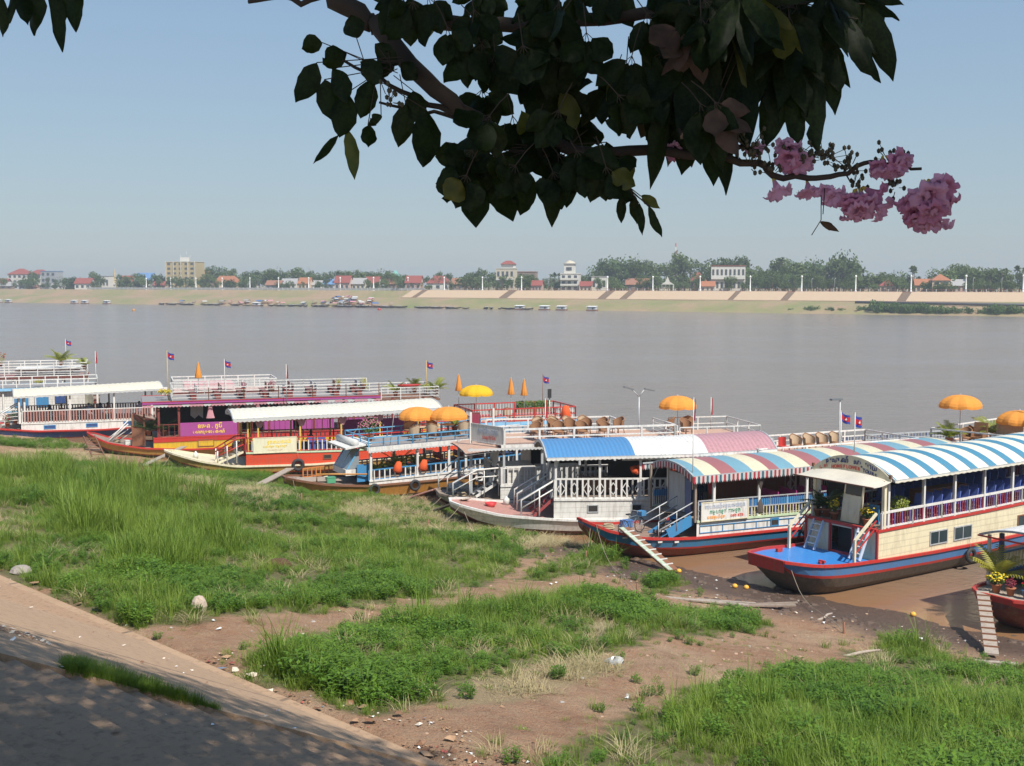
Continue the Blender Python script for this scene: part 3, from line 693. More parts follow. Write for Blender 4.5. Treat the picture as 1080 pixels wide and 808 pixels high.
def sign(root, c, w_, h, ry, lines, board=WHITE, name='signboard', frame=None, rx=0):
    """board with lettering standing 1 cm proud; local axes: x along the side (ry = 0) or across the bow (ry = 90)"""
    f = empty(name, c, R(ry)); f.parent = root; ALLKIDS.setdefault(root, []).append(f)
    f.rotation_euler = (rx, 0, R(ry))
    mb = MB(); mb.box((0, 0, 0), (w_, .03, h), board)
    if frame:
        for z in (-h/2, h/2): mb.box((0, -.003, z), (w_+.05, .05, .045), frame)
        for x in (-w_/2, w_/2): mb.box((x, -.003, 0), (.045, .05, h-.045), frame)
    b_ = mb.build('board', f)
    for txt, size, x, z, m, mx in lines:
        cu = bpy.data.curves.new('lettering', 'FONT'); cu.body = txt; cu.size = size; cu.align_x = 'CENTER'; cu.align_y = 'CENTER'; cu.extrude = .004; cu.resolution_u = 3; cu.offset = .006
        o = bpy.data.objects.new('tmp', cu); COL.objects.link(o); dg = bpy.context.evaluated_depsgraph_get(); dg.update()
        me = bpy.data.meshes.new_from_object(o.evaluated_get(dg)); bpy.data.objects.remove(o); me.materials.clear(); me.materials.append(m)
        if not len(me.vertices): continue
        xs_ = [v.co.x for v in me.vertices]; wd = max(xs_)-min(xs_); k = min(1, mx/wd) if wd > 0 else 1
        t = bpy.data.objects.new('lettering', me); COL.objects.link(t); t.parent = f; ALLKIDS.setdefault(f, []).append(t)
        t.location = (x, -.024, z); t.rotation_euler = (R(90), 0, 0); t.scale = (k, 1, 1)
    return f
def stair(root, p, q, w_, n, side, tread, ax=(0, 1, 0), name='stairs', rail=None, rh=.8):
    """open stair from foot p to head q, with two strings and n treads; ax: the width direction"""
    p = Vector(p); q = Vector(q); ax = Vector(ax); mb = MB()
    for sg in (-1, 1): mb.bar(p+ax*sg*w_/2, q+ax*sg*w_/2, .045, .14, side)
    d = q-p; d2 = Vector((d.x, d.y, 0)).normalized()
    for k in range(1, n+1):
        c = p+d*(k/(n+.6)); mb.bar(c-ax*(w_/2-.03), c+ax*(w_/2-.03), .2, .035, tread)
    if rail:
        up = Vector((0, 0, rh))
        for sg in (-1, 1):
            a = p+ax*sg*(w_/2+.03); c = q+ax*sg*(w_/2+.03); mb.bar(a+up, c+up, .055, .055, rail); mb.bar(a+up*.5, c+up*.5, .035, .035, rail)
            for u in (0, 1): e = a.lerp(c, u); mb.bar(e, e+up, .06, .06, rail)
    return mb.build(name, root)
# loose things on board ------------------------------------------------
WICK = paint('wicker', (.27, .13, .06), .7, .3); WICKP = paint('pale_wicker', (.50, .36, .23), .7, .3)
def make_chair(label, group, back=WICKP, fr=WICK):
    t = empty('wicker_chair', (0, 0, 0), 0, label, 'chair', group)
    mb = MB(); mb.lathe((0, 0, .40), [(0, .04), (.25, .05), (.28, .02), (.28, -.05), (0, -.06)], fr, 14); mb.build('seat', t)
    mb = MB(); rows = []
    for j in range(5):
        z = .42+.52*j/4; r_ = .29+.05*j/4; top = 1-.0*j; row = []
        for k in range(11):
            a = R(90)+R(-105+210*k/10); zz = .42+(z-.42)*(1-.42*abs(k-5)/5*(1)); row.append((r_*math.cos(a), r_*math.sin(a), zz))
        rows.append(row)
    mb.grid(rows, back, True); mb.grid([[(x*.9, y*.9, z) for x, y, z in r] for r in rows][::-1], back, True)
    mb.build('backrest', t)
    mb = MB(); mb.tube([(x*.95, y*.95, z) for x, y, z in rows[-1]], .03, fr, 6); mb.build('rim', t)
    for sx in (-1, 1):
        for sy in (-1, 1): mb = MB(); mb.tube([(sx*.2, sy*.2, .38), (sx*.24, sy*.24, 0)], .022, fr, 6); mb.build('leg', t)
    return t
def make_umbrella(label, m, R0=1.15, hgt_=2.15):
    t = empty('parasol', (0, 0, 0), 0, label, 'parasol')
    mb = MB(); rows = []
    n = 48
    for j in range(7):
        f = j/6; row = []
        for k in range(n+1):
            a = 2*math.pi*k/n; pan = abs(((k/n*8) % 1)-.5)*2; r_ = R0*math.sin(f*1.42)/math.sin(1.42)*(1-.075*(1-pan)*f)
            row.append((r_*math.cos(a), r_*math.sin(a), hgt_-.66*(1-math.cos(f*1.42))-.06*(1-pan)*f))
        rows.append(row)
    last = rows[-1]; rows.append([(x*1.0, y*1.0, z-.13-.03*math.sin(k*math.pi/1.5)**2) for k, (x, y, z) in enumerate(last)])
    mb.grid(rows, m, False); mb.build('canopy', t)
    mb = MB(); mb.tube([(0, 0, 0), (0, 0, hgt_+.08)], .02, STEEL, 8); mb.build('pole', t)
    mb = MB()
    for k in range(8):
        a = 2*math.pi*k/8; mb.bar((0, 0, hgt_-.04), (R0*.93*math.cos(a), R0*.93*math.sin(a), hgt_-.58), .012, .012, STEEL)
    mb.build('ribs', t); mb = MB(); mb.lathe((0, 0, 0), [(0, .09), (.2, .08), (.24, 0), (0, 0)], WHITE, 12); mb.build('base', t)
    return t
def make_closed(label, m, h=1.9):
    t = empty('closed_parasol', (0, 0, 0), 0, label, 'parasol'); mb = MB(); n = 24
    rows = [[((r_*(1+.25*(k % 3 == 0)))*math.cos(2*math.pi*k/n), (r_*(1+.25*(k % 3 == 0)))*math.sin(2*math.pi*k/n), z) for k in range(n+1)] for r_, z in ((.02, h), (.08, h-.25), (.16, h-.8), (.22, h-1.15), (.2, h-1.2))]
    mb.grid(rows, m, True); mb.build('canopy', t); mb = MB(); mb.tube([(0, 0, 0), (0, 0, h+.05)], .022, STEEL, 8); mb.build('pole', t); return t
OU = cloth('orange_canvas', (.86, .36, .06)); YU = cloth('yellow_canvas', (.85, .52, .02)); PINKC = cloth('pink_curtain', (.70, .36, .40)); WCL = cloth('white_cloth', (.7, .7, .68)); OBAG = cloth('orange_vest', (.80, .12, .03), .2)
FR = cloth('flag_red', (.55, .02, .03)); FB = cloth('flag_blue', (.04, .07, .35)); DCL = cloth('dark_drape', (.09, .07, .06), .1)
FROND = leafmat('palm_frond', (.16, .23, .035), (.36, .36, .06), .35, .5, 1.5); BUSH = leafmat('potted_foliage', (.06, .12, .02), (.13, .20, .04), .3, .5, 2); YFROND = leafmat('yellow_green_frond', (.30, .30, .05), (.42, .36, .05), .35, .5, 2)
DFROND = leafmat('dark_foliage', (.02, .04, .012), (.045, .07, .02), .2, .5, 2)
POTM = flat('terracotta', (.33, .12, .06), .8); YFL = flat('yellow_petals', (.80, .58, .02), .6); RFL = flat('dark_red_leaves', (.22, .02, .04), .6); PFL = flat('pink_petals_small', (.65, .2, .32), .6)
def make_flag(label, h, mode='fly', L_=.7, polecol=WHITE):
    t = empty('flag', (0, 0, 0), 0, label, 'flag'); mb = MB(); mb.tube([(0, 0, 0), (0, 0, h)], [.03, .018], polecol, 6); mb.lathe((0, 0, h), [(0, .04), (.035, 0), (0, -.03)], polecol, 8); mb.build('pole', t)
    mb = MB(); rows = []
    if mode == 'fly':
        for i in range(9):
            u = i/8; rows.append([(.03+L_*u*.9, .07*math.sin(u*7), h-.03-.46*v-.28*u-.06*math.sin(u*5)) for v in (0, .25, .5, .75, 1)])
        mb.grid(rows, lambda i, k: FB if k in (0, 3) else FR, True)
        c = rows[4][2]; mb.box((c[0], c[1]-.02, c[2]), (.13, .012, .08), WCL); mb.box((c[0], c[1]-.02, c[2]+.06), (.03, .012, .05), WCL)
    else:
        for i in range(7):
            u = i/6; rows.append([(.05+.07*math.sin(v*9+u)*(0.4+u*.6)+.03, .06*math.cos(v*7)*(.3+u), h-.04-1.0*u) for v in (0, .2, .4, .6, .8, 1)])
        mb.grid(rows, lambda i, k: FB if k in (0, 4) else FR, True)
    mb.build('cloth', t); return t
def make_palm(label, n=11, L_=.8, m=FROND, pot=True, seed=1, dr=.55):
    r = random.Random(seed); t = empty('potted_palm', (0, 0, 0), 0, label, 'plant')
    if pot: mb = MB(); mb.lathe((0, 0, 0), [(0, 0), (.13, 0), (.2, .32), (.22, .32), (.22, .36), (.18, .36), (0, .33)], POTM, 14); mb.build('pot', t)
    mb = MB()
    for k in range(n):
        a = 6.28*k/n+r.uniform(-.3, .3); el = r.uniform(.7, 1.45); l = L_*r.uniform(.75, 1.15); P0 = Vector((0, 0, .35)); pts = []
        for j in range(8):
            u = j/7; pts.append(P0+Vector((math.cos(a)*math.cos(el)*l*u, math.sin(a)*math.cos(el)*l*u, math.sin(el)*l*u-dr*l*u*u*(1.6-el)))+Vector((math.cos(a), math.sin(a), 0))*l*.4*u*u)
        mb.tube(pts, .01, m, 4, False)
        for j in range(1, 8):
            for q in (0, .5):
                if j == 7 and q: continue
                p = pts[j] if q == 0 else (pts[j]+pts[j+1])/2; d = (pts[j]-pts[j-1]).normalized(); sd_ = d.cross(Vector((0, 0, 1)))
                if sd_.length < .05: continue
                sd_.normalize()
                for sg in (-1, 1):
                    u = (sd_*sg*.8+d*.7-Vector((0, 0, .35))).normalized()*L_*.34*(1-.5*abs(j/7-.4)); v = d*.032
                    mb.add([p-v, p+u*.5-v*.3, p+u, p+u*.5+v*1.3, p+v], [(0, 1, 2, 3, 4)], m)
    mb.build('fronds', t); return t
def make_bush(label, R0=.4, m=BUSH, flower=None, seed=1, pot=True, n=170, hh=1.0, potm=None, ls=1.0):
    r = random.Random(seed); t = empty('potted_plant', (0, 0, 0), 0, label, 'plant'); z0 = .3 if pot else .05
    if pot: mb = MB(); mb.lathe((0, 0, 0), [(0, 0), (.12, 0), (.18, .28), (.21, .28), (.21, .32), (.17, .32), (0, .3)], potm or POTM, 14); mb.build('pot', t)
    mb = MB(); fb = MB()
    for k in range(6): a = k*1.05; mb.tube([(0, 0, z0-.05), (R0*.3*math.cos(a), R0*.3*math.sin(a), z0+R0*hh*.7)], .01, m, 4)
    for k in range(n):
        d = Vector((r.gauss(0, 1), r.gauss(0, 1), r.gauss(0, 1))).normalized()*R0*r.uniform(.35, 1); c = Vector((d.x, d.y, z0+R0*hh+d.z*hh)); u = Vector((r.gauss(0, 1), r.gauss(0, 1), r.gauss(0, .7))).normalized()*r.uniform(.06, .11)*ls; v = u.orthogonal().normalized()*.03*ls
        mb.add([c-u*.5, c+v, c+u*.5, c-v], [(0, 1, 2, 3)], m)
        if flower and d.z > -.1 and k % 3 == 0:
            fb.lathe(c*1.0+Vector((d.x*.15, d.y*.15, .04)), [(0, .03), (.05, .01), (.03, -.02), (0, -.02)], flower, 6)
    mb.build('foliage', t)
    if flower: fb.build('blossoms', t)
    return t
def tyre(b, x, z, label, R0=.34, m=RUB, sg=-1, ins=0, cat='tyre'):
    o = b.r; y = sg*(b.hw(x)+.13-ins); p = loc2w(o, x, y, z); t = empty('tyre_fender' if m is RUB else 'lifebuoy', p, o.rotation_euler[2], label, cat)
    mb = MB(); mb.torus((0, 0, 0), R0*.76, R0*.26, m, 22, 8); mb.build('ring', t)
    mb = MB(); mb.tube([(0, .03, R0*.7), (0, .1, R0*.7+.55)], .012, PLANK, 5); mb.build('rope', t); return t
def put(t, o, x, y, z, rz=0, sc=None):
    t.location = loc2w(o, x, y, z); t.rotation_euler = (0, 0, o.rotation_euler[2]+rz)
    if sc: t.scale = (sc,)*3
    return t
def person(label, shirt, loc, rz, hair=(.02, .015, .012), sit=True):
    root = empty('person', loc, rz, label, 'person')
    J = [(0, 0, .45), (0, -.01, .70), (0, .02, .93), (0, .02, 1.02), (0, 0, 1.12), (0, -.01, 1.22),
         (-.18, .02, .92), (-.24, -.08, .70), (-.16, -.28, .66), (.18, .02, .92), (.24, -.08, .70), (.16, -.28, .66),
         (-.1, -.02, .45), (-.11, -.42, .47), (-.11, -.46, .06), (-.11, -.58, .03), (.1, -.02, .45), (.11, -.42, .47), (.11, -.46, .06), (.11, -.58, .03)]
    Ed = [(0, 1), (1, 2), (2, 3), (3, 4), (4, 5), (2, 6), (6, 7), (7, 8), (2, 9), (9, 10), (10, 11), (0, 12), (12, 13), (13, 14), (14, 15), (0, 16), (16, 17), (17, 18), (18, 19)]
    rad = [.14, .13, .13, .055, .09, .075, .06, .045, .03, .06, .045, .03, .09, .07, .045, .035, .09, .07, .045, .035]
    me = bpy.data.meshes.new('body'); me.from_pydata(J, Ed, []); me.materials.append(shirt)
    o = bpy.data.objects.new('body', me); COL.objects.link(o); o.parent = root; ALLKIDS.setdefault(root, []).append(o)
    me.skin_vertices.new(name='') if hasattr(me.skin_vertices, 'new') else None
    md = o.modifiers.new('skin', 'SKIN'); sk = me.skin_vertices[0].data
    for i, v in enumerate(rad): sk[i].radius = (v, v)
    sk[0].use_root = True
    o.modifiers.new('sub', 'SUBSURF').levels = 1
    mb = MB(); mb.lathe((0, .02, 1.17), [(0, .14), (.07, .12), (.105, .05), (.1, -.02), (.08, -.07), (0, -.07)], flat('black_hair', hair, .5), 12); mb.build('hair', root)
    return root
DLAMP = flat('lamp_head_grey', (.13, .14, .15), .5)
INK = flat('blue_ink', (.04, .05, .16)); INKR = flat('red_ink', (.6, .10, .07)); INKG = flat('green_ink', (.1, .3, .18)); INKO = flat('orange_ink', (.8, .35, .08)); INKY = flat('gold_ink', (.85, .60, .04)); INKGR = flat('grey_ink', (.38, .42, .50))
H_CH = make_chair('wicker', 'g'); H_CH2 = make_chair('wicker', 'g', WICK)
def chairs(o, spots, label, group, src=None):
    for i, (x, y, z, rz) in enumerate(spots):
        c = copy_tree(src or H_CH, label=label, group=group, loc=loc2w(o, x, y, z), rz=o.rotation_euler[2]+R(rz), scale=1.05)
def cabin_dark(root, b, x0, x1, z0, z1, w_=None, mat=DARK, name='cabin'):
    pass
# ---------- G: cream tour boat with the bright blue foredeck
def boat_cream():
    g = root_at('tour_boat', 920, 623, 34, 3.9, 'cream tour boat with bright blue bow deck and blue and cream striped arched roof')
    b = Boat(g, -4.1, 21, 3.9, [(-4.1, 1.52), (-3, 1.36), (-1, 1.24), (1, 1.17), (4, 1.10), (8, 1.08), (12, 1.14), (21, 1.5)], .5, 2.3,
             [(.07, LBLUE), (.34, SLATE), (.12, REDP)], BOTTOM, REDP, BLUEP, .8)
    mb = MB()
    mb.poly([(-4.13, -b.hw(-4.1), 1.5), (-4.13, -b.hw(-4.1), 1.08), (-4.13, b.hw(-4.1), 1.08), (-4.13, b.hw(-4.1), 1.5)], REDP)
    mb.build('bow_plate', g)
    dz = prof([(.3, 2.40), (8, 2.46), (14, 2.62), (21, 2.9)])
    b.wall(.3, 21, dz, CREAM, front=True, cap=REDP)
    # bulkhead facing the bow: cream panels in red frames round a dark hatch
    mb = MB(); x = .3; h = b.hw(.3)-.05; z0 = 1.14; z1 = 2.4
    for ya, yb in ((-h, -.62), (.52, h)): mb.box((x+.03, (ya+yb)/2, (z0+z1)/2), (.05, yb-ya, z1-z0), CREAMF)
    mb.box((x+.03, -.05, z1-.06), (.05, 1.14, .12), CREAMF); mb.build('bulkhead', g)
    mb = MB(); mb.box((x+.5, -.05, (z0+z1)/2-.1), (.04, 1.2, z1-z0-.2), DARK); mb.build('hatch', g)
    mb = MB()
    for y in (-h, -.66, .56, h): mb.box((x-.02, y, (z0+z1)/2), (.08, .10, z1-z0), REDP)
    mb.box((x-.03, 0, z1+.02), (.12, 2*h, .12), REDP); mb.box((x-.02, -.05, z0+.05), (.07, 1.1, .1), REDP); mb.build('bulkhead_frame', g)
    for y in (-1.28, 1.12):
        stair(g, (-.35, y, 1.2), (.22, y, 2.4), .52, 4, paint('pale_blue_ladder', (.55, .62, .75), .45, .2), WHITE, name='ladder')
    for y, yy in ((-1.78, -1), (1.72, 1)):
        mb = MB(); mb.bar((-.95, y, 1.2), (-.95, y, 2.15), .10, .10, CREAMF); mb.bar((-.95, y, 2.15), (.35, y, 3.12), .09, .09, CREAMF); mb.build('handrail', g)
        mb = MB(); 
        for q in (.28, .56): mb.bar((-.92, y, 2.15-q), (.35, y, 3.1-q), .045, .045, REDP)
        mb.build('lower_handrail', g)
    # white console panel and windscreen behind the bulkhead
    mb = MB(); mb.box((.75, -.15, 3.02), (.06, .95, 1.15), CREAMF, ry=R(8)); mb.box((.9, -.62, 3.6), (.06, .08, 1.6), CREAMF, ry=R(8)); mb.box((.9, .32, 3.6), (.06, .08, 1.6), CREAMF, ry=R(8)); mb.build('console', g)
    mb = MB(); mb.box((.92, -.15, 3.95), (.02, .86, .7), GLS, ry=R(8)); mb.build('windscreen', g)
    mb = MB(); mb.box((1.3, -.85, 2.85), (.05, .6, .8), MIDBLUE); mb.build('side_panel', g)
    for x, w_ in ((3.7, 1.15), (5.35, 1.2), (10.0, 1.0)): b.window(x, w_, 1.42, .56, GREYP if x < 9 else BROWN)
    # rails with maroon and violet balusters
    VIO = paint('violet_baluster', (.22, .16, .42), .5, .2)
    for sg in (-1, 1):
        path_rail(g, side_pts(b, .6, 20, dz, sg), .72, WHITE, [MAGB, MAGB, VIO], sp=.15, bw=.05, tw=.09, psp=2.1, low=.12, name='railing')
    P_ = [1.0, 3.3, 5.4, 7.5, 9.6, 11.7, 13.8]
    b.posts(P_, lambda x: dz(x), lambda x: 4.5+.01*x, WHITE, .055)
    b.posts([.75], 2.4, 4.45, CREAMF, .07)
    C1, C2 = paint('awning_cream_sheet', (.72, .68, .56), .5, .2), paint('awning_blue_sheet', (.055, .22, .34), .5, .2)
    barrel_roof(g, .95, 20, 3.9, [(0, 4.46), (10, 4.50), (20, 4.75)], .66, lambda x: C2 if (x-.55) % 1.36 < .56 else C1, .16, over=.22, under=GREYP, fringe=[C1], fh=.10, scal=.3)
    # arched name board and cloth awning over the foredeck
    mb = MB(); n = 14; W_ = 2.1; pts = []
    for k in range(n+1): y = -W_+2*W_*k/n; pts.append((.86, -y, 4.5+.76*(1-abs(y/W_)**2.2)))
    low = [(.86, y_, 4.42) for y_ in (-W_, W_)]
    mb.slab([(.86, -W_, 4.42)]+[(.86, y_, z) for _, y_, z in pts[::-1]]+[(.86, W_, 4.42)], .04, CREAMF); mb.build('name_board', g)
    s1 = sign(g, (.80, 0, 4.72), .01, .01, -90, [], CREAMF, 'lettering_board')
    def arc_text(txt, size, m, z, span, rise, y0=0.0):
        """letters following the arch, one small mesh"""
        f = empty('lettering_arc', (.80, 0, 0)); f.parent = g; ALLKIDS.setdefault(g, []).append(f); n = len(txt)
        for i, ch in enumerate(txt):
            if ch == ' ': continue
            u = -1+2*(i+.5)/n; y = y0-u*span; zz = z+rise*(1-abs((y)/2.1)**2.2)
            cu = bpy.data.curves.new('letter', 'FONT'); cu.body = ch; cu.size = size; cu.align_x = 'CENTER'; cu.extrude = .004; cu.offset = .008
            o = bpy.data.objects.new('tmp', cu); COL.objects.link(o); dg = bpy.context.evaluated_depsgraph_get(); dg.update(); me = bpy.data.meshes.new_from_object(o.evaluated_get(dg)); bpy.data.objects.remove(o)
            me.materials.clear(); me.materials.append(m); t = bpy.data.objects.new('letter', me); COL.objects.link(t); t.parent = f; ALLKIDS.setdefault(f, []).append(t); t.location = (0, y, zz)
            t.rotation_euler = (R(90), -R(-u*rise*14) if False else 0, R(-90))
    arc_text('ទេសចរណ៍ សប្បាយ', .30, INK, 4.42, 1.35, .52)
    arc_text('HOMEFLOWER', .20, INKR, 4.20, .78, .50, .25); arc_text('TOURS', .20, INK, 4.20, .38, .50, -1.02); arc_text('ផ្កា', .18, INKR, 4.3, .25, .5, 1.45)
    mb = MB(); rows = []
    for i in range(7):
        u = i/6; rows.append([(.84-1.15*u, y*(1+.02*u), 4.42+.50*(1-abs(y/2.1)**2.2)*(1-u)*.40-.14*u-.05*math.sin(u*3.1)*math.cos(y*3)) for y in [-2.1+4.2*k/16 for k in range(17)]])
    mb.grid(rows, cloth('cream_awning_cloth', (.72, .66, .54), .25), True); mb.build('awning', g)
    mb = MB(); mb.bar((-.31, -2.14, 4.28), (-.31, 2.14, 4.28), .05, .05, BROWN)
    for y in (-2.05, 2.05): mb.box((.84, y, 4.62), (.1, .1, .16), BROWN)
    mb.build('awning_bar', g)
    mb = MB(); mb.box((-2.2, -1.2, 1.33), (.35, .1, .08), REDP); mb.box((-2.2, -1.2, 1.36), (.1, .3, .09), REDP); mb.build('mooring_cleat', g); mb = MB(); mb.box((-2.0, 1.3, 1.33), (.3, .12, .14), REDP); mb.build('mooring_cleat', g)
    # inside: rows of blue seats and a wooden counter
    BS = paint('blue_plastic_seat', (.12, .18, .50), .35, .1)
    for x in frange(4.2, 12.5, .62):
        for y in (-1.25, -.75, .75, 1.25):
            mb = MB(); mb.box((x, y, dz(x)+.45), (.42, .42, .05), BS); mb.box((x+.22, y, dz(x)+.72), (.05, .42, .5), BS, ry=R(10)); mb.bar((x-.1, y, dz(x)), (x-.1, y, dz(x)+.43), .05, .05, STEEL)
            mb.build('seat', g)
    mb = MB(); mb.box((7, .1, 2.9), (3.4, .6, .9), BROWN); mb.build('counter', g)
    mb = MB(); mb.grid([[(x, 1.86, z) for z in (2.6, 3.5, 4.35)] for x in frange(1.5, 19, 1)], DARK, False); mb.build('interior_shade_sheet', g)  # dark sheet standing in for the shade under the arched roof
    tyre(b, 6.35, .66, 'black tyre hanging on the red and blue side of the cream tour boat')
    put(make_bush('bushy light green potted plant behind the violet rail of the cream tour boat', .42, FROND, seed=4, n=420, hh=.9), g, 2.35, -1.35, 2.42, sc=1.15)
    put(make_bush('pot of yellow flowers right of the white console on the cream tour boat', .3, BUSH, YFL, seed=5), g, .75, -1.0, 2.42)
    put(make_bush('pot of yellow flowers left of the white console on the cream tour boat', .3, BUSH, YFL, seed=6), g, .75, .75, 2.42)
    put(make_palm('dark leafy potted palm at the far front corner of the cream tour boat', 14, 1.1, DFROND, seed=8), g, .95, 1.35, 2.42)
    put(make_bush('broad dark shrub in a clay pot beside the far ladder of the cream tour boat', .45, DFROND, seed=9), g, .8, 1.7, 2.42)
    f = make_flag('small dark blue and red flag above the arched name board of the cream tour boat', 1.7, 'fly', .5, WHITE); put(f, g, 1.15, .1, 5.35)
    return g, b
GB, GBb = boat_cream()
# ---------- F: boat with the blue, cream and maroon striped awning
def boat_striped():
    g = root_at('tour_boat', 735, 588, 24, 4.2, 'blue and white tour boat under a light blue, cream and maroon striped awning')
    b = Boat(g, -4.9, 17, 4.2, [(-4.9, 1.78), (-4, 1.36), (-2.6, 1.04), (0, .90), (6, .88), (17, 1.3)], .14, 4.2, [(.06, REDP), (.36, paint('teal_blue_hull', (.03, .17, .33), .4, .25)), (.09, REDP)], REDBOT, REDP, paint('brown_foredeck', (.30, .20, .15), .7, .4), .75)
    dz = prof([(-.1, 1.64), (7, 1.58), (17, 1.8)]); b.wall(0, 17, dz, WHITE, front=True, cap=MINT)
    mb = MB(); zz = lambda x, u: b.gz(x)+(dz(x)-b.gz(x))*u
    for x in frange(.15, 12, .62): mb.bar((x, -(b.hw(x)-.03), zz(x, .28)), (x, -(b.hw(x)-.03), zz(x, .72)), .035, .03, MIDBLUE)
    for u in (.28, .72):
        for a, c in zip(*(lambda q: (q, q[1:]))(frange(.15, 12, 1))): mb.bar((a, -(b.hw(a)-.03), zz(a, u)), (c, -(b.hw(c)-.03), zz(c, u)), .035, .03, MIDBLUE)
    mb.build('blue_grid', g)
    for x in (4.1, 6.5): b.window(x, .42, 1.12, .34, MIDBLUE, DARK, 0)
    for sg in (-1, 1):
        path_rail(g, side_pts(b, .1, 16, lambda x: dz(x)+.02, sg), .92, STEEL, [NAVY], sp=.12, bw=.04, tw=.05, psp=1.2, name='railing')
        mb = MB()
        for x in frange(.3, 12, .17): mb.box((x, sg*(b.hw(x)-.06), dz(x)+.27), (.045, .02, .42), YW)
        for a, c in zip(*(lambda q: (q, q[1:]))(frange(.1, 12, 1))):
            mb.bar((a, sg*(b.hw(a)-.07), dz(a)+.5), (c, sg*(b.hw(c)-.07), dz(c)+.5), .05, .05, STEEL); mb.bar((a, sg*(b.hw(a)-.1), dz(a)+.68), (c, sg*(b.hw(c)-.1), dz(c)+.68), .02, .3, MIDBLUE)
        mb.build('slat_panel', g)
    b.posts([.95, 3.45, 6.2, 9, 12, 15], lambda x: dz(x), 3.75, WHITE, .06); b.posts([-.05], 1.6, 3.7, WOOD, .05)
    B1, B2, B3 = paint('light_blue_sheet', (.16, .33, .41), .5, .2), paint('pale_yellow_sheet', (.66, .60, .42), .5, .2), paint('maroon_sheet', (.34, .12, .12), .5, .2)
    RS, WS, BS = cloth('valance_red', (.5, .05, .07)), cloth('valance_white', (.72, .7, .66)), cloth('valance_dark', (.06, .16, .22))
    barrel_roof(g, -.35, 16, 4.2, [(0, 3.78), (8, 3.84), (16, 4.0)], .34, lambda x: (B1, B2, B3)[int(((x+.55) % 2.55)/.85)], 0, over=.15, under=GREYP, fringe=[RS, WS, BS, WS], fh=.36, scal=.11, skew=.28)
    sign(g, (1.45, -2.16, 2.08), 2.55, .86, 0, [('ទេសចរណ៍ទន្លេមេគង្គ', .26, 0, .22, INKGR, 2.2), ('កម្សាន្ត តាមទូក', .25, 0, -.02, INKG, 2.3), ('លេខទូរស័ព្ទ', .2, -.5, -.26, INKO, 1.2), ('០១២ ៨៥៦', .18, .65, -.26, INKR, .7)], WHITE, frame=CREAMF)
    # blue stairs down to the foredeck with pipe handrails
    stair(g, (-1.55, -.9, .95), (-.05, -.9, 1.66), 1.0, 4, MIDBLUE, MIDBLUE, rail=None)
    for y in (-1.85, -.35):
        mb = MB(); 
        for q in (.85, .42): mb.tube([(-1.9, y, .98+q*.9), (.0, y, 1.7+q)], .028, STEEL, 8)
        for u in (0, .5, 1): xx = -1.9+1.9*u; mb.tube([(xx, y, .95+.65*u), (xx, y, 1.75+.8*u)], .022, STEEL, 8)
        mb.build('stair_rail', g)
    mb = MB(); mb.box((-.75, -1.82, 1.42), (1.4, .03, .5), MIDBLUE, ry=R(-24)); mb.build('stair_panel', g)
    mb = MB(); mb.box((.6, .6, 2.6), (.06, 1.4, 1.8), GREYP); mb.box((.5, -.55, 2.5), (.06, .5, 1.7), NAVY); mb.build('wheelhouse_panel', g)
    MAG = paint('magenta_bench', (.45, .05, .25), .4, .1)
    for x in frange(4.6, 11, 1.1):
        mb = MB(); mb.box((x, -.9, dz(x)+.45), (.5, 1.3, .05), MAG); mb.box((x+.28, -.9, dz(x)+.75), (.05, 1.3, .5), MAG)
        for y in (-1.5, -.3): mb.box((x, y, dz(x)+.22), (.45, .05, .42), MAG)
        mb.build('bench', g)
    mb = MB(); mb.box((6, .9, 2.55), (7, .05, 1.2), BROWN); mb.build('far_panel', g)
    mb = MB(); rows = []
    for i in range(9): z = 3.7-1.85*i/8; r_ = .10+.07*math.sin(i*1.0)+.05*(i > 5); rows.append([(3.5+r_*math.cos(k), -1.98+r_*.8*math.sin(k), z) for k in [6.2832*q/8 for q in range(9)]])
    mb.grid(rows, DCL, True); mb.build('tied_drape', g)
    mb = MB(); rows = []
    for i in range(7): z = 3.6-.9*i/6; r_ = .13-.05*abs(i-3)/3; rows.append([(1.3+r_*math.cos(k), -1.2+r_*math.sin(k), z) for k in [6.2832*q/8 for q in range(9)]])
    mb.grid(rows, FR, True); mb.build('red_drape', g)
    for x in (-3.4, -2.7, -1.9, -1.1): 
        mb = MB(); mb.box((x, -(b.hw(x)+.02), b.gz(x)-.14), (.22, .06, .07), WHITE); mb.build('scupper', g)
    tyre(b, 6.1, .80, 'black tyre hanging on the side of the striped awning boat')
    mb = MB()
    f = make_flag('furled red and blue flag on a thin pole between the two arched roofs', 4.2, 'droop'); put(f, g, -.15, -1.9, 3.72-.6)
    # bicycle and motorbike on the foredeck
    bk = empty('bicycle', loc2w(g, -2.55, -.55, 1.05), g.rotation_euler[2]+R(14), 'old bicycle with a blue basket on the foredeck of the striped awning boat', 'bicycle')
    RU = RUB; FRM = paint('bike_frame', (.12, .16, .2), .4, .3)
    for x in (-.52, .52):
        mb = MB(); mb.torus((x, 0, .33), .32, .022, RU, 26, 6); wv = mb.build('wheel', bk); mb = MB()
        for k in range(12): a = 6.283*k/12; mb.bar((x, 0, .33), (x+.3*math.cos(a), 0, .33+.3*math.sin(a)), .008, .008, STEEL)
        o = mb.build('spokes'); o.parent = wv
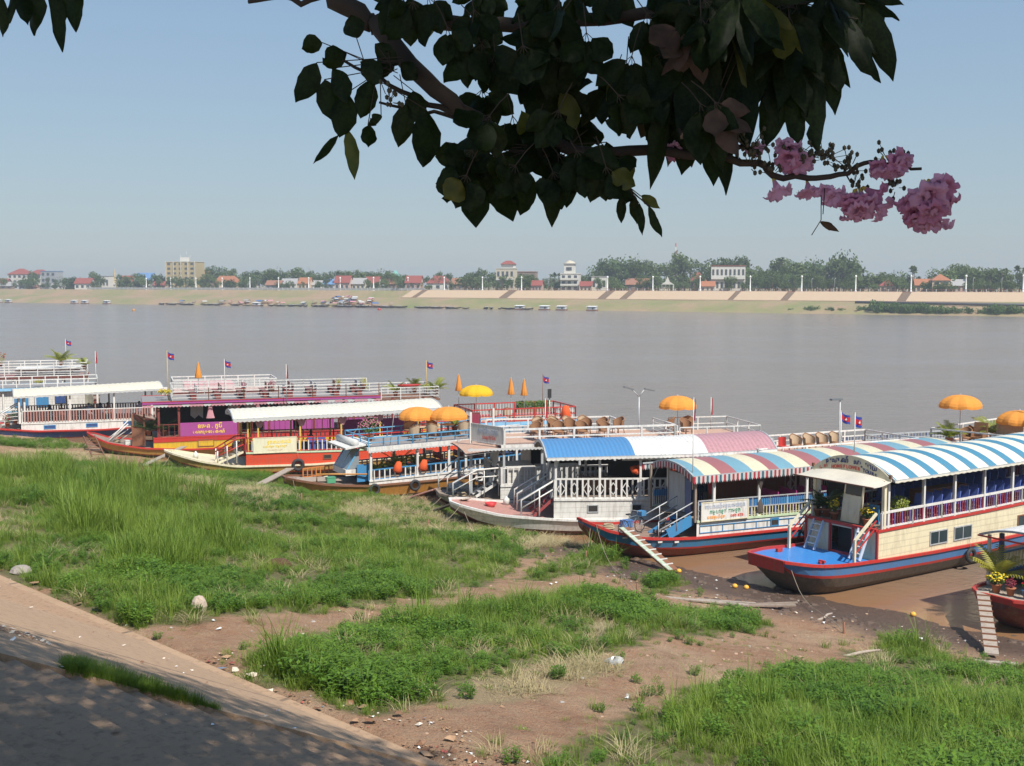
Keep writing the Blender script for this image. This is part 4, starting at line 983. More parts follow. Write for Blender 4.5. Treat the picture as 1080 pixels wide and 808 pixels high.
    mb = MB(); mb.tube([(-.52, 0, .33), (-.15, 0, .75), (.38, 0, .8), (.52, 0, .33)], .02, FRM); mb.tube([(-.15, 0, .75), (-.05, 0, .3), (.38, 0, .78)], .02, FRM); mb.tube([(-.52, 0, .33), (-.05, 0, .3)], .016, FRM); mb.tube([(-.15, 0, .75), (-.18, 0, .88)], .016, FRM); mb.tube([(.38, 0, .8), (.36, 0, .98)], .016, FRM); mb.build('frame', bk)
    mb = MB(); mb.tube([(.25, -.28, 1.0), (.38, -.15, .98), (.38, .15, .98), (.25, .28, 1.0)], .014, STEEL); mb.build('handlebar', bk)
    mb = MB(); mb.box((-.19, 0, .90), (.26, .15, .05), RUB); mb.build('saddle', bk); mb = MB(); mb.box((.62, 0, .86), (.3, .34, .22), MIDBLUE); mb.build('basket', bk)
    mk = empty('motorbike', loc2w(g, -1.2, -1.25, .98), g.rotation_euler[2]+R(35), 'dusty motorbike parked beside the blue stairs on the foredeck', 'motorbike')
    for x in (-.6, .6): mb = MB(); mb.torus((x, 0, .29), .25, .05, RU, 22, 8); mb.lathe((x, 0, .29), [(0, -.04), (.07, -.04), (.07, .04), (0, .04)], STEEL, 10, 'Y'); mb.build('wheel', mk)
    BK = flat('dusty_engine', (.13, .1, .08), .7)
    mb = MB(); mb.box((-.05, 0, .4), (.42, .25, .3), BK); mb.tube([(-.6, 0, .29), (-.1, 0, .5), (.4, 0, .85), (.6, 0, .29)], .035, BK); mb.tube([(0, -.15, .3), (-.7, -.16, .3)], .04, STEEL); mb.build('engine', mk)
    mb = MB(); mb.lathe((-.28, 0, .72), [(0, .07), (.14, .05), (.16, -.04), (0, -.06)], RUB, 12, rot=Matrix.Diagonal((2.2, 1, 1)).to_3x3()); mb.build('saddle', mk); mb = MB(); mb.lathe((.18, 0, .70), [(0, .11), (.11, .08), (.13, -.03), (0, -.1)], paint('bike_red', (.3, .03, .03), .3, .3), 12, rot=Matrix.Diagonal((1.6, 1, 1)).to_3x3()); mb.build('leg_shield', mk)
    mb = MB(); mb.tube([(.3, -.34, 1.0), (.42, -.15, .98), (.42, .15, .98), (.3, .34, 1.0)], .018, BK); mb.build('handlebar', mk)
    return g, b
FBt, FBb = boat_striped()
# ---------- E2: white boat with blue, white and pink arched roof
def boat_white():
    g = root_at('tour_boat', 620, 566, 6, 4.4, 'white tour boat with lattice railing under a blue, white and pink arched roof')
    b = Boat(g, -6.7, 13, 4.4, [(-6.7, 1.55), (-4.3, 1.10), (-1, .84), (4, .72), (13, .95)], .22, 4.5, [(.07, WHITE), (.52, WPLANK)], MAROON, WHITE, PINKD, .6)
    dz = prof([(-1.7, 1.86), (5.5, 1.78), (13, 1.95)]); b.wall(-1.7, 13, dz, WPLANK, front=True, cap=WHITE)
    for x in (.0, 2.2): b.window(x, .5, 1.22, .34, GREYP, DARK, 0)
    for sg in (-1, 1): path_rail(g, side_pts(b, -1.65, 12, dz, sg), 1.03, WHITE, [WHITE], sp=.25, bw=.09, tw=.08, psp=2.05, diamond=True, low=.08)
    b.posts([-1.6, .6, 2.65, 4.7, 6.8, 9, 11], lambda x: dz(x), 4.0, WHITE, .055)
    S1, S2, S3 = paint('blue_roof_sheet', (.07, .23, .46), .45, .2), paint('white_roof_sheet', (.74, .72, .68), .45, .3), paint('pink_roof_sheet', (.50, .26, .28), .45, .3)
    barrel_roof(g, -2.1, 9.5, 4.4, [(-2, 3.98), (5, 4.06), (10.6, 4.3)], .56, lambda x: S1 if x < 2.3 else (S2 if x < 6.0 else S3), .21, over=.22, under=GREYP, fringe=[WHITE], fh=.14, scal=.22)
    sb = MB(); sb.lathe((4.6, -2.12, 3.86), [(0, -2.9), (.1, -2.9), (.1, 2.9), (0, 2.9)], WCL, 10, 'X'); sb.build('rolled_blind', g)
    # front: grey cabin uprights with black ovals
    mb = MB(); mb.box((-1.55, -1.35, 2.85), (.07, .62, 2.1), GREYP, ry=R(10)); mb.box((-1.55, 1.2, 2.85), (.07, .6, 2.1), GREYP, ry=R(10)); mb.box((-1.2, 0, 2.45), (.06, 2.0, 1.2), GREYP); mb.build('front_cabin', g)
    mb = MB()
    for y in (-1.35, 1.2): mb.lathe((-1.68, y, 2.45), [(0, -.02), (.2, -.02), (.2, .02), (0, .02)], DARK, 16, 'X')
    mb.build('port_hole', g)
    for y in (-1.45, .35): stair(g, (-2.65, y, 1.02), (-1.7, y, 1.86), .85, 3, paint('dark_red_stairs', (.34, .05, .06), .5, .3), MAROON)
    for y in (-2.02, -.15, 1.1):
        mb = MB(); mb.tube([(-3.3, y, 1.02), (-3.3, y, 1.86), (-1.65, y, 2.82)], .045, WHITE, 8); mb.tube([(-3.28, y, 1.46), (-1.65, y, 2.4)], .035, WHITE, 8); mb.tube([(-2.4, y, 1.0), (-2.4, y, 2.35)], .035, WHITE, 8); mb.build('handrail', g)
    mb = MB()
    for x in (3.0, 4.9, 8.0):
        mb.bar((x, -1.2, 3.9), (x+.5, -1.2, 2.7), .03, .03, STEEL); mb.bar((x+1.0, -1.2, 3.9), (x+.5, -1.2, 2.7), .03, .03, STEEL)
    mb.build('brace', g)
    mb = MB(); mb.box((5, .5, 2.6), (7, .05, 1.5), DARK); mb.box((1.0, -.2, 2.25), (2.0, .8, .75), BROWN); mb.build('counter_and_shade_sheet', g)  # dark sheet paints the shaded interior; brown box is the counter
    for x, lb in ((2.5, 'large orange paper lantern hanging under the white part of the arched roof'), (4.5, 'smaller orange paper lantern hanging nearer the striped awning boat')):
        t = empty('lantern', loc2w(g, x, -1.75, 3.25), 0, lb, 'lantern'); mb = MB(); r = random.Random(int(x*3)); 
        for k in range(14): d = Vector((r.gauss(0, 1), r.gauss(0, 1), r.gauss(0, .7))).normalized()*.2*(1 if x < 3 else .75); mb.lathe(d, [(0, .13), (.1, .09), (.14, 0), (.1, -.09), (0, -.13)], OBAG, 8)
        mb.build('shade', t); mb = MB(); mb.tube([(0, 0, .2), (0, 0, .75)], .008, RUB, 4); mb.build('cord', t)
    mb = MB(); mb.tube([(3.35, -2.3, .95), (3.35, -2.3, 1.45), (3.95, -2.26, 1.9)], .02, STEEL, 6); mb.build('drain_pipe', g)
    return g, b
EB, EBb = boat_white()
# ---------- E1: white double decker behind it
def boat_double():
    g = root_at('double_deck_boat', 555, 545, 13, 4.8, 'white two-deck boat with a tan roof terrace of wicker chairs and a lettered bow board')
    b = Boat(g, -4.4, 15, 4.8, [(-4.4, 1.12), (-3.4, 1.0), (0, .9), (15, 1.2)], .3, 3.6, [(.08, WOOD), (.5, paint('grey_planking', (.42, .38, .33), .7, .4, planks=.2))], MAROON, WOOD, WOOD, .6)
    dz = prof([(-1, 1.7), (15, 1.8)]); b.wall(-1.4, 14, dz, WPLANK, front=True, cap=WHITE)
    b.posts([-2.9, -1.2, .9, 3, 5, 7, 9, 11, 13], lambda x: 1.3 if x < -1.4 else dz(x), 3.72, GREYP, .06)
    mb = MB(); F = 3.92; xs = frange(-1.4, 8.45, 1)
    mb.grid([[(x, y, F+.03*math.cos(y)) for y in (-2.5, 0, 2.5)] for x in xs], TERR, False); mb.grid([[(x, y, F-.12) for y in (2.5, -2.5)] for x in xs], GREYP, False)
    for sg in (-1, 1): mb.bar((-1.4, sg*2.5, F-.06), (8.45, sg*2.5, F-.06), .06, .17, WHITE)
    mb.build('terrace_floor', g)
    mb = MB(); mb.grid([[(x, y, 3.80-.1*(-1.4-x)-.10*(abs(y)/2.5)**2) for y in (-2.5, -1.5, 0, 1.5, 2.5)] for x in frange(-3.3, -1.4, .5)], TERR, False)
    mb.grid([[(x, y, 3.72-.1*(-1.4-x)-.10*(abs(y)/2.5)**2) for y in (2.5, 1.5, 0, -1.5, -2.5)] for x in frange(-3.3, -1.4, .5)], GREYP, False); mb.build('porch_roof', g)
    mb = MB()
    for k in range(26):
        x = -3.2+.2*k; mb.add([(x, -2.53, F-.14), (x+.2, -2.53, F-.14), (x+.2, -2.53, F-.24), (x+.1, -2.53, F-.3), (x, -2.53, F-.24)], [(0, 1, 2, 3, 4)], WCL)
    mb.build('roof_valance', g)
    P1 = [(-1.2, -2.42, F), (8.4, -2.42, F), (8.4, -1.0, F)]; path_rail(g, P1, .82, WHITE, None, bars=1, psp=1.75, tw=.10, name='railing')
    path_rail(g, [(-1.2, 2.42, F), (6.2, 2.42, F), (6.2, 1.3, F)], .82, WHITE, None, bars=1, psp=2.2, tw=.08, name='railing')
    sign(g, (-1.9, -1.2, 4.38), 2.75, .95, -62, [('ភោជនីយដ្ឋាន', .42, .1, .14, INKGR, 1.7), ('បណ្តែតទឹក', .26, .2, -.2, INKR, 1.1)], WHITE, frame=WHITE)
    mb = MB()
    mb.box((-2.55, .05, 4.6), (.12, .12, 1.7), WHITE); mb.build('sign_post', g); mb = MB(); mb.box((-1.5, -1.0, 4.8), (.1, .1, 1.9), WHITE); mb.build('sign_post', g)
    # stern part of the terrace
    F2 = 3.8; mb = MB(); mb.box((11.1, 0, F2-.05), (4.9, 4.9, .14), TERR); mb.build('stern_terrace', g)
    path_rail(g, [(8.7, -2.4, F2), (13.5, -2.4, F2), (13.5, 2.3, F2), (9.8, 2.3, F2)], .78, WHITE, None, bars=1, psp=1.6, tw=.06, name='stern_railing')
    path_rail(g, [(8.55, -2.4, F2), (8.55, 1.5, F2)], .9, WHITE, None, bars=3, psp=2, tw=.05, name='stern_railing')
    mb = MB(); mb.box((-1.5, -1.2, 2.65), (.06, .9, 1.9), GREYP, ry=R(12)); mb.build('front_panel', g); mb = MB(); mb.box((-1.2, .9, 2.65), (.06, .9, 1.9), GREYP, ry=R(12)); mb.build('front_panel', g); mb = MB(); mb.box((1.2, -1.9, 2.3), (.08, .5, 1.0), GREYP); mb.build('side_panel', g)
    mb = MB(); mb.lathe((-1.66, -1.2, 2.5), [(0, -.02), (.2, -.02), (.2, .02), (0, .02)], DARK, 16, 'X'); mb.build('port_hole', g)
    mb = MB(); mb.box((5, .8, 2.75), (8, .06, 1.8), DARK); mb.box((2.0, -1.2, 2.2), (2.4, .7, .8), WCL); mb.build('counter_and_shade_sheet', g)  # dark backdrop paints the shade below the terrace; pale box is the counter
    for y in (-1.9, -.2):
        mb = MB(); mb.tube([(-3.9, y, 1.05), (-3.9, y, 1.9), (-2.6, y, 2.55), (-.9, y, 2.65)], .045, WHITE, 8); mb.tube([(-3.85, y, 1.5), (-2.6, y, 2.15), (-.9, y, 2.2)], .035, WHITE, 8)
        for xx in (-3.0, -2.2, -1.4): mb.tube([(xx, y, 1.1), (xx, y, 2.5 if xx > -2.6 else 2.35)], .03, WHITE, 6)
        mb.build('handrail', g)
    mb = MB(); mb.tube([(-4.2, 1.0, 1.0), (-4.2, 1.0, 1.9), (-3.0, 1.2, 2.8), (-2.4, 1.2, 2.8)], .045, WHITE, 8); mb.tube([(-4.2, 1.0, 1.5), (-3.0, 1.2, 2.3)], .035, WHITE, 8); mb.build('handrail', g)
    mb = MB(); mb.box((-.2, -1.0, 2.15), (1.5, 2.3, .95), WPLANK); mb.box((-.2, -1.0, 2.65), (1.6, 2.4, .05), WHITE); mb.build('front_locker', g)
    path_rail(g, [(-1.35, -2.3, 1.7), (-1.35, 2.2, 1.7)], .95, WHITE, [WHITE], sp=.3, tw=.06, bw=.06, name='front_railing'); path_rail(g, [(-1.3, -2.3, 1.7), (7, -2.3, 1.7)], .95, WHITE, [WHITE], sp=.3, tw=.06, bw=.06, name='side_railing')
    mb = MB(); mb.box((.7, .6, 2.7), (.06, 2.2, 1.9), WHITE); mb.build('cabin_front', g)
    stair(g, (-2.6, -1.1, 1.05), (-1.5, -1.1, 1.7), 1.0, 3, WHITE, WHITE)
    mb = MB()
    for k in range(7): mb.box((-3.4+.25*(k % 3), 1.2-.33*k*.5, 1.18+.12*(k % 2)), (.5, .28, .26), WCL if k % 2 else GREYP, rz=k*.7)
    o = mb.build('deck_clutter', g)
    chairs(g, [(1.6+.9*k, 1.45, F+.03, 8*((k*37) % 5-2)) for k in range(4)], 'pale wicker armchair in the back row on the tan terrace of the white two-deck boat', 'pale wicker chairs in the back row of the white boat terrace')
    chairs(g, [(1.3+.95*k, .35, F+.03, -20+20*((k*29) % 5-2)) for k in range(6)], 'brown wicker armchair in the crowded middle rows of the tan terrace', 'brown wicker chairs in the middle of the white boat terrace', H_CH2)
    chairs(g, [(.9+1.3*k, -.9, F+.03, 20*((k*31) % 5-2)) for k in range(4)], 'brown wicker armchair just behind the near rail of the tan terrace', 'brown wicker chairs behind the near rail of the white boat terrace', H_CH2)
    chairs(g, [(9.3, .9, F2+.02, -120), (10.7, 1.5, F2+.02, 160), (10.0, .0, F2+.02, 20)], 'brown wicker chair under the lone orange parasol on the stern terrace', 'wicker chairs under the lone orange parasol', H_CH2)
    um = make_umbrella('lone orange parasol open over wicker chairs on the stern terrace', OU); put(um, g, 10.1, 1.6, F2, sc=1.0)
    # loudspeaker mast, orange vest, twin street lamp
    t = empty('loudspeaker_mast', loc2w(g, 2.6, 2.6, 3.9), 0, 'thin mast with a small black loudspeaker above the wicker chairs', 'mast'); mb = MB(); mb.tube([(0, 0, 0), (0, 0, 2.1)], .03, STEEL, 6); mb.build('pole', t); mb = MB(); mb.box((0, 0, 2.25), (.22, .22, .5), RUB); mb.build('speaker', t)
    t = empty('life_vest', loc2w(g, 3.5, 2.3, 4.75), 0, 'orange life vest hung on the far rail above the wicker chairs', 'life vest'); mb = MB(); mb.lathe((0, 0, .3), [(0, .42), (.16, .38), (.26, .1), (.3, -.2), (.2, -.4), (0, -.42)], OBAG, 10); mb.build('vest', t)
    t = empty('twin_lamp', loc2w(g, 8.2, 3.0, 3.2), g.rotation_euler[2], 'white twin-headed lamp post rising behind the white terrace rail', 'lamp post')
    mb = MB(); mb.tube([(0, 0, 0), (0, 0, 2.6)], .04, STEEL, 8); mb.tube([(0, 0, 2.6), (-.5, 0, 3.1)], .03, STEEL, 6); mb.tube([(0, 0, 2.6), (.3, 0, 3.0)], .03, STEEL, 6); mb.build('pole', t)
    for x, a in ((-.65, 16), (.65, 12)): mb = MB(); mb.box((x, 0, 3.12 if x < 0 else 3.0), (.62, .18, .08), DLAMP, ry=R(a)); mb.build('lamp_head', t)
    put(make_flag('furled red and blue flag hanging before the wicker chairs of the white terrace', 2.4, 'droop'), g, 1.1, -2.2, F+.0)
    put(make_flag('furled red and white flag behind the stern rail of the white terrace', 1.9, 'droop'), g, 12.6, 2.6, F2)
    return g, b
WB, WBb = boat_double()
# ---------- D: blue and orange boat with the parasol terrace
def boat_orange():
    g = root_at('tour_boat', 390, 530, 27, 4.0, 'orange-hulled tour boat with blue rails and two orange parasols on its roof')
    b = Boat(g, -4.4, 12.5, 4.0, [(-4.4, 1.5), (-2.5, 1.18), (0, .95), (4, .98), (8, 1.15), (12.5, 1.45)], .16, 3.6, [(.07, BROWN), (.62, ORNG)], BROWN, BROWN, WOOD, .6)
    dz = prof([(0, 1.22), (7.2, 1.42), (12, 1.6)]); b.wall(0, 12, dz, WHITE, front=True, cap=WHITE)
    for sg in (-1, 1): path_rail(g, side_pts(b, 0, 11.5, dz, sg), .62, MIDBLUE, [WHITE], sp=.30, bw=.07, tw=.07, psp=2.2, low=.06)
    b.posts([.12, 3.0, 5.0, 6.1, 7.4, 9.5, 11.4], lambda x: dz(x), lambda x: 3.05+.03*x, WHITE, .07)
    T = lambda x: 3.16+.022*x; mb = MB(); xs = frange(-.1, 11.8, 1)
    mb.grid([[(x, y, T(x)) for y in (-2.1, 0, 2.1)] for x in xs], GREYF, False); mb.grid([[(x, y, T(x)-.16) for y in (2.1, -2.1)] for x in xs], WOOD, False)
    for a, c in zip(xs, xs[1:]):
        for sg in (-1, 1): mb.bar((a, sg*2.12, T(a)-.08), (c, sg*2.12, T(c)-.08), .05, .22, WHITE)
    mb.bar((-.12, -2.1, T(0)-.08), (-.12, 2.1, T(0)-.08), .05, .2, WHITE); mb.build('roof_terrace', g)
    mb = MB()
    for k in range(58):
        x = -.1+.2*k; mb.add([(x, -2.16, T(x)-.18), (x+.2, -2.16, T(x)-.18), (x+.2, -2.16, T(x)-.26), (x+.1, -2.16, T(x)-.31), (x, -2.16, T(x)-.26)], [(0, 1, 2, 3, 4)], WCL)
    mb.build('roof_valance', g)
    LB = paint('rail_light_blue', (.12, .38, .62), .45, .2)
    for pts in ([(-.05+.9*k, -2.05, T(.9*k)) for k in range(13)], [(-.05+.9*k, 2.05, T(.9*k)) for k in range(13)]): path_rail(g, pts, .55, LB, None, bars=1, psp=3, tw=.06, name='terrace_railing')
    path_rail(g, [(-.05, -2.05, T(0)), (-.05, 2.05, T(0))], .55, LB, None, bars=1, tw=.05, name='terrace_railing')
    # wheelhouse: slanted glass front, blue door, white visor roof
    mb = MB(); mb.box((-.75, -.2, 1.7), (.9, 2.3, .35), WHITE); mb.bar((-1.15, -1.3, 1.8), (-.35, -1.3, 3.05), .07, .07, LB); mb.bar((-1.15, .9, 1.8), (-.35, .9, 3.05), .07, .07, LB); mb.bar((-1.15, -.2, 1.8), (-.35, -.2, 3.05), .05, .05, WHITE); mb.build('wheelhouse', g)
    mb = MB(); mb.add([(-1.12, -1.26, 1.9), (-.36, -1.26, 3.0), (-.36, .86, 3.0), (-1.12, .86, 1.9)], [(0, 1, 2, 3)], glass('pale_glass', (.22, .25, .27))); mb.add([(-1.1, -1.31, 1.9), (-.36, -1.31, 3.0), (-.4, -1.31, 1.9)], [(0, 1, 2)], glass('pale_glass')); mb.build('windscreen', g)
    mb = MB(); mb.box((-.2, -1.5, 1.65), (.75, .06, 1.0), MIDBLUE); mb.build('door', g)
    mb = MB(); mb.box((-.55, -.2, 3.25), (1.6, 3.2, .1), WHITE, ry=R(-8)); mb.lathe((-.7, -.2, 3.42), [(0, -1.5), (.2, -1.5), (.2, 1.5), (0, 1.5)], WCL, 10, 'Y'); mb.build('visor_roof', g)
    mb = MB(); mb.tube([(-2.9, -1.3, 1.25), (-2.9, -1.3, 1.75), (0, -1.75, 1.6)], .05, ORNG, 6)
    mb.build('bow_rail', g)
    mb = MB(); 
    for k in range(4): mb.bar((-4.2+.2*k, -.5+.3*k, 1.32), (-1.2, -.7+.4*k, 1.2), .22, .05, PLANK)
    mb.build('loose_plank', g)
    OR2 = paint('orange_fence', (.6, .2, .05), .5, .3)
    path_rail(g, [(-3.0, 1.0, 1.15), (-1.2, 1.7, 1.1)], .6, OR2, [OR2], sp=.3, bw=.06, tw=.06, name='bow_fence')
    mb = MB()
    for x in frange(5, 10.5, 1.3):
        mb.bar((x, -.4, dz(x)+.85), (x, 1.2, dz(x)+.85), .04, .05, PURP); mb.box((x, .4, dz(x)+.45), (.5, 1.5, .05), DRED); mb.box((x+.3, .4, dz(x)+.7), (.04, 1.5, .35), DRED)
    mb.build('seating', g)
    tyre(b, .25, .75, 'black tyre near the bow of the orange-hulled boat'); tyre(b, 2.75, .80, 'black tyre amidships on the orange-hulled boat'); tyre(b, 6.9, .95, 'white lifebuoy on the side of the orange-hulled boat', .30, WHITE, cat='lifebuoy')
    for x, lb in ((1.75, 'orange life vest hanging by the palms on the orange-hulled boat'), (3.35, 'orange life vest hanging beside the second white post of the orange-hulled boat')):
        t = empty('life_vest', loc2w(g, x, -2.0, 1.95), 0, lb, 'life vest'); mb = MB(); mb.lathe((0, 0, 0), [(0, .32), (.14, .28), (.22, .05), (.3, -.22), (.18, -.34), (0, -.34)], OBAG, 10, rot=Matrix.Rotation(R(14), 3, 'Y')); mb.build('vest', t)
    put(make_palm('green potted palm standing inside the orange-hulled boat near its front', 15, 1.1, FROND, seed=21), g, 2.3, -.6, 1.3); put(make_palm('yellowish potted palm inside the orange-hulled boat beside the second post', 12, .8, FROND, seed=22), g, 3.4, -.9, 1.3)
    put(make_palm('small potted palm low behind the front baluster of the orange-hulled boat', 12, .7, FROND, seed=23), g, 1.0, -.8, 1.25)
    put(make_bush('tall thin flowering shrub on the front of the blue-railed terrace', .75, BUSH, PFL, seed=24, n=420, hh=.75), g, 1.0, .6, T(1)); put(make_palm('potted palm between the two orange parasols on the blue-railed terrace', 12, .85, FROND, seed=25), g, 6.8, 1.2, T(7))
    for x, y, lb in ((4.3, 1.2, 'left orange parasol on the blue-railed roof terrace'), (5.9, .1, 'right orange parasol overlapping the yellow one on the blue-railed roof terrace')): put(make_umbrella(lb, OU, 1.2, 1.75), g, x, y, T(x))
    chairs(g, [(3.2, -.9, T(3), 200), (4.4, -.8, T(4), 150), (5.0, .6, T(5), 20), (3.6, .9, T(4), -60), (6.4, -.9, T(6), 170)], 'pale wicker chair under the two orange parasols on the blue-railed terrace', 'wicker chairs under the two orange parasols')
    for x in (3.9, 5.7):
        t = empty('cafe_table', loc2w(g, x, -.2, T(x)), 0, 'small round wooden table between wicker chairs on the blue-railed terrace', 'table', 'tables under the two orange parasols'); mb = MB(); mb.lathe((0, 0, .7), [(0, .02), (.4, .02), (.4, -.02), (0, -.02)], WICKP, 16); mb.build('table_top', t); mb = MB(); mb.tube([(0, 0, 0), (0, 0, .68)], .05, WICK, 8); mb.build('leg', t)
    t = empty('stool_red', loc2w(g, 8.3, 1.4, T(8)), 0, 'dark red cabinet standing under the yellow parasol', 'cabinet'); t.name = 'cabinet'; mb = MB(); mb.box((0, 0, .55), (.6, .45, 1.1), DRED); mb.build('carcass', t); mb = MB(); mb.box((0, -.24, .55), (.5, .02, .98), MAGB); mb.build('door', t)
    mb = MB(); t = empty('aerial', loc2w(g, 1.3, -1.9, T(1)), 0, 'thin leaning aerial at the front corner of the blue-railed terrace', 'aerial'); mb.tube([(0, 0, 0), (.35, 0, 2.6)], .02, STEEL, 5); mb.build('rod', t)
    return g, b
OB, OBb = boat_orange()
# ---------- C: red and yellow boat
def boat_red():
    g = root_at('tour_boat', 250, 505, 19, 4.3, 'red and yellow tour boat with a cream corrugated roof and pink curtains')
    b = Boat(g, -4.3, 16, 4.3, [(-4.3, 1.75), (-2.2, 1.18), (0, .78), (5, .68), (10, .85), (16, 1.2)], .12, 4, [(.07, CREAMF), (.34, TANW), (.07, REDP)], BOTTOM, CREAMF, CREAMF, .6)
    dz = prof([(.6, 1.62), (7, 1.48), (16, 1.75)]); b.wall(.6, 16, dz, REDO, front=True, cap=MINT)
    for x in (5.6, 12.5): b.window(x, .5, 1.02, .26, BROWN, DARK, 0)
    for sg in (-1, 1): path_rail(g, side_pts(b, .7, 15.5, dz, sg), .98, REDP, [WHITE], sp=.30, bw=.065, tw=.07, psp=2.6, low=.12, bh=.8); 
    for sg in (-1, 1):
        mb = MB()
        for a, c in zip(*(lambda q: (q, q[1:]))(frange(.7, 15.5, 2))): mb.bar((a, sg*(b.hw(a)-.1), dz(a)+.78), (c, sg*(b.hw(c)-.1), dz(c)+.78), .05, .05, REDP)
        mb.build('middle_rail', g)
    b.posts([.75, 1.4, 4.1, 6.8, 9.4, 12, 14.5], lambda x: dz(x) if x > 1 else 1.3, 3.95, YPOST, .05)
    RC = paint('cream_corrugated', (.70, .66, .55), .5, .3)
    barrel_roof(g, -.2, 13.6, 4.3, [(0, 3.86), (8, 3.98), (15.5, 4.2)], .38, lambda x: RC, .34, over=.3, under=GREYP, fringe=[WCL], fh=.20, scal=.24)
    sign(g, (2.45, -2.16, 2.08), 2.75, .98, 0, [('ទូកទេសចរណ៍', .3, .25, .2, INKY, 1.9), ('សេវាកម្ម កម្សាន្ត', .2, 0, -.08, INKY, 2.3), ('ដំណើរកម្សាន្ត', .16, 0, -.3, flat('pale_ink', (.75, .62, .4)), 2.0)], paint('cream_signboard', (.74, .70, .50), .5, .1), frame=CREAMF)
    stair(g, (-1.2, -1.1, .98), (.5, -1.1, 1.66), 1.2, 4, CREAMF, CREAMF)
    for y in (-1.75, -.45):
        mb = MB(); mb.tube([(-1.3, y, 1.75), (.1, y, 2.55), (.7, y, 2.58)], .05, REDP, 6); mb.tube([(-1.2, y, 1.45), (.6, y, 2.2)], .04, REDP, 6)
        for u in (-1.15, -.55, .05): mb.tube([(u, y, .95), (u, y, 1.8+.5*(u+1.15))], .045, WHITE, 6)
        mb.build('stair_rail', g)
    path_rail(g, [(.6, -2.0, 1.62), (.6, -.4, 1.62)], .95, REDP, [REDP], sp=.25, tw=.06, name='front_railing')
    for i, x in enumerate((1.5, 4.2, 6.9, 9.3, 11.5)):
        mb = MB(); rows = []
        for k in range(6): z = 3.85-.62*k/5; r_ = .26-.13*abs(k-1.5)/3; rows.append([(x+r_*1.2*math.cos(a)+.0, -2.05+r_*.35*math.sin(a), z) for a in [6.283*q/10 for q in range(11)]])
        mb.grid(rows, PINKC, True); mb.build('curtain', g)
    for x, w_ in ((8.3, 1.6), (11.0, 1.5)): mb = MB(); mb.box((x, .9, 2.6), (w_, .05, 1.2), PURP); mb.build('inner_panel', g)
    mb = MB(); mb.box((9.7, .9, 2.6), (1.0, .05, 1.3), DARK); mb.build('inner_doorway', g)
    mb = MB()
    for x in (2.5, 3.4, 8, 12.6):
        mb.box((x, .6, 2.2), (.5, 1.0, .05), BROWN); mb.box((x, .6, 1.9), (.06, .06, .6), BROWN)
    mb.build('table', g)
    BC = cloth('blue_cloth', (.12, .16, .45))
    for x in (4.9, 5.6): mb = MB(); mb.box((x, -1.6, 1.85), (.5, .5, .5), BC); mb.box((x, -1.4, 2.2), (.5, .06, .4), BC); mb.build('blue_seat', g)
    person('dark-haired person sitting in shade on the red and yellow boat before a purple panel', flat('dark_shirt', (.04, .04, .05), .8), loc2w(g, 5.0, -.7, 1.5), g.rotation_euler[2]-R(60))
    tyre(b, 3.9, .72, 'large black tyre on the ochre hull of the red and yellow boat', .42)
    tb = MB()
    for k in range(9): tb.bar((6.6+.0*k, -2.1+.1*k, .95+.2*k), (8.2, -1.9+.1*k, 3.4-.1*k), .02, .02, WOOD)
    tb.build('rope_netting', g)
    return g, b
RBt, RBb = boat_red()
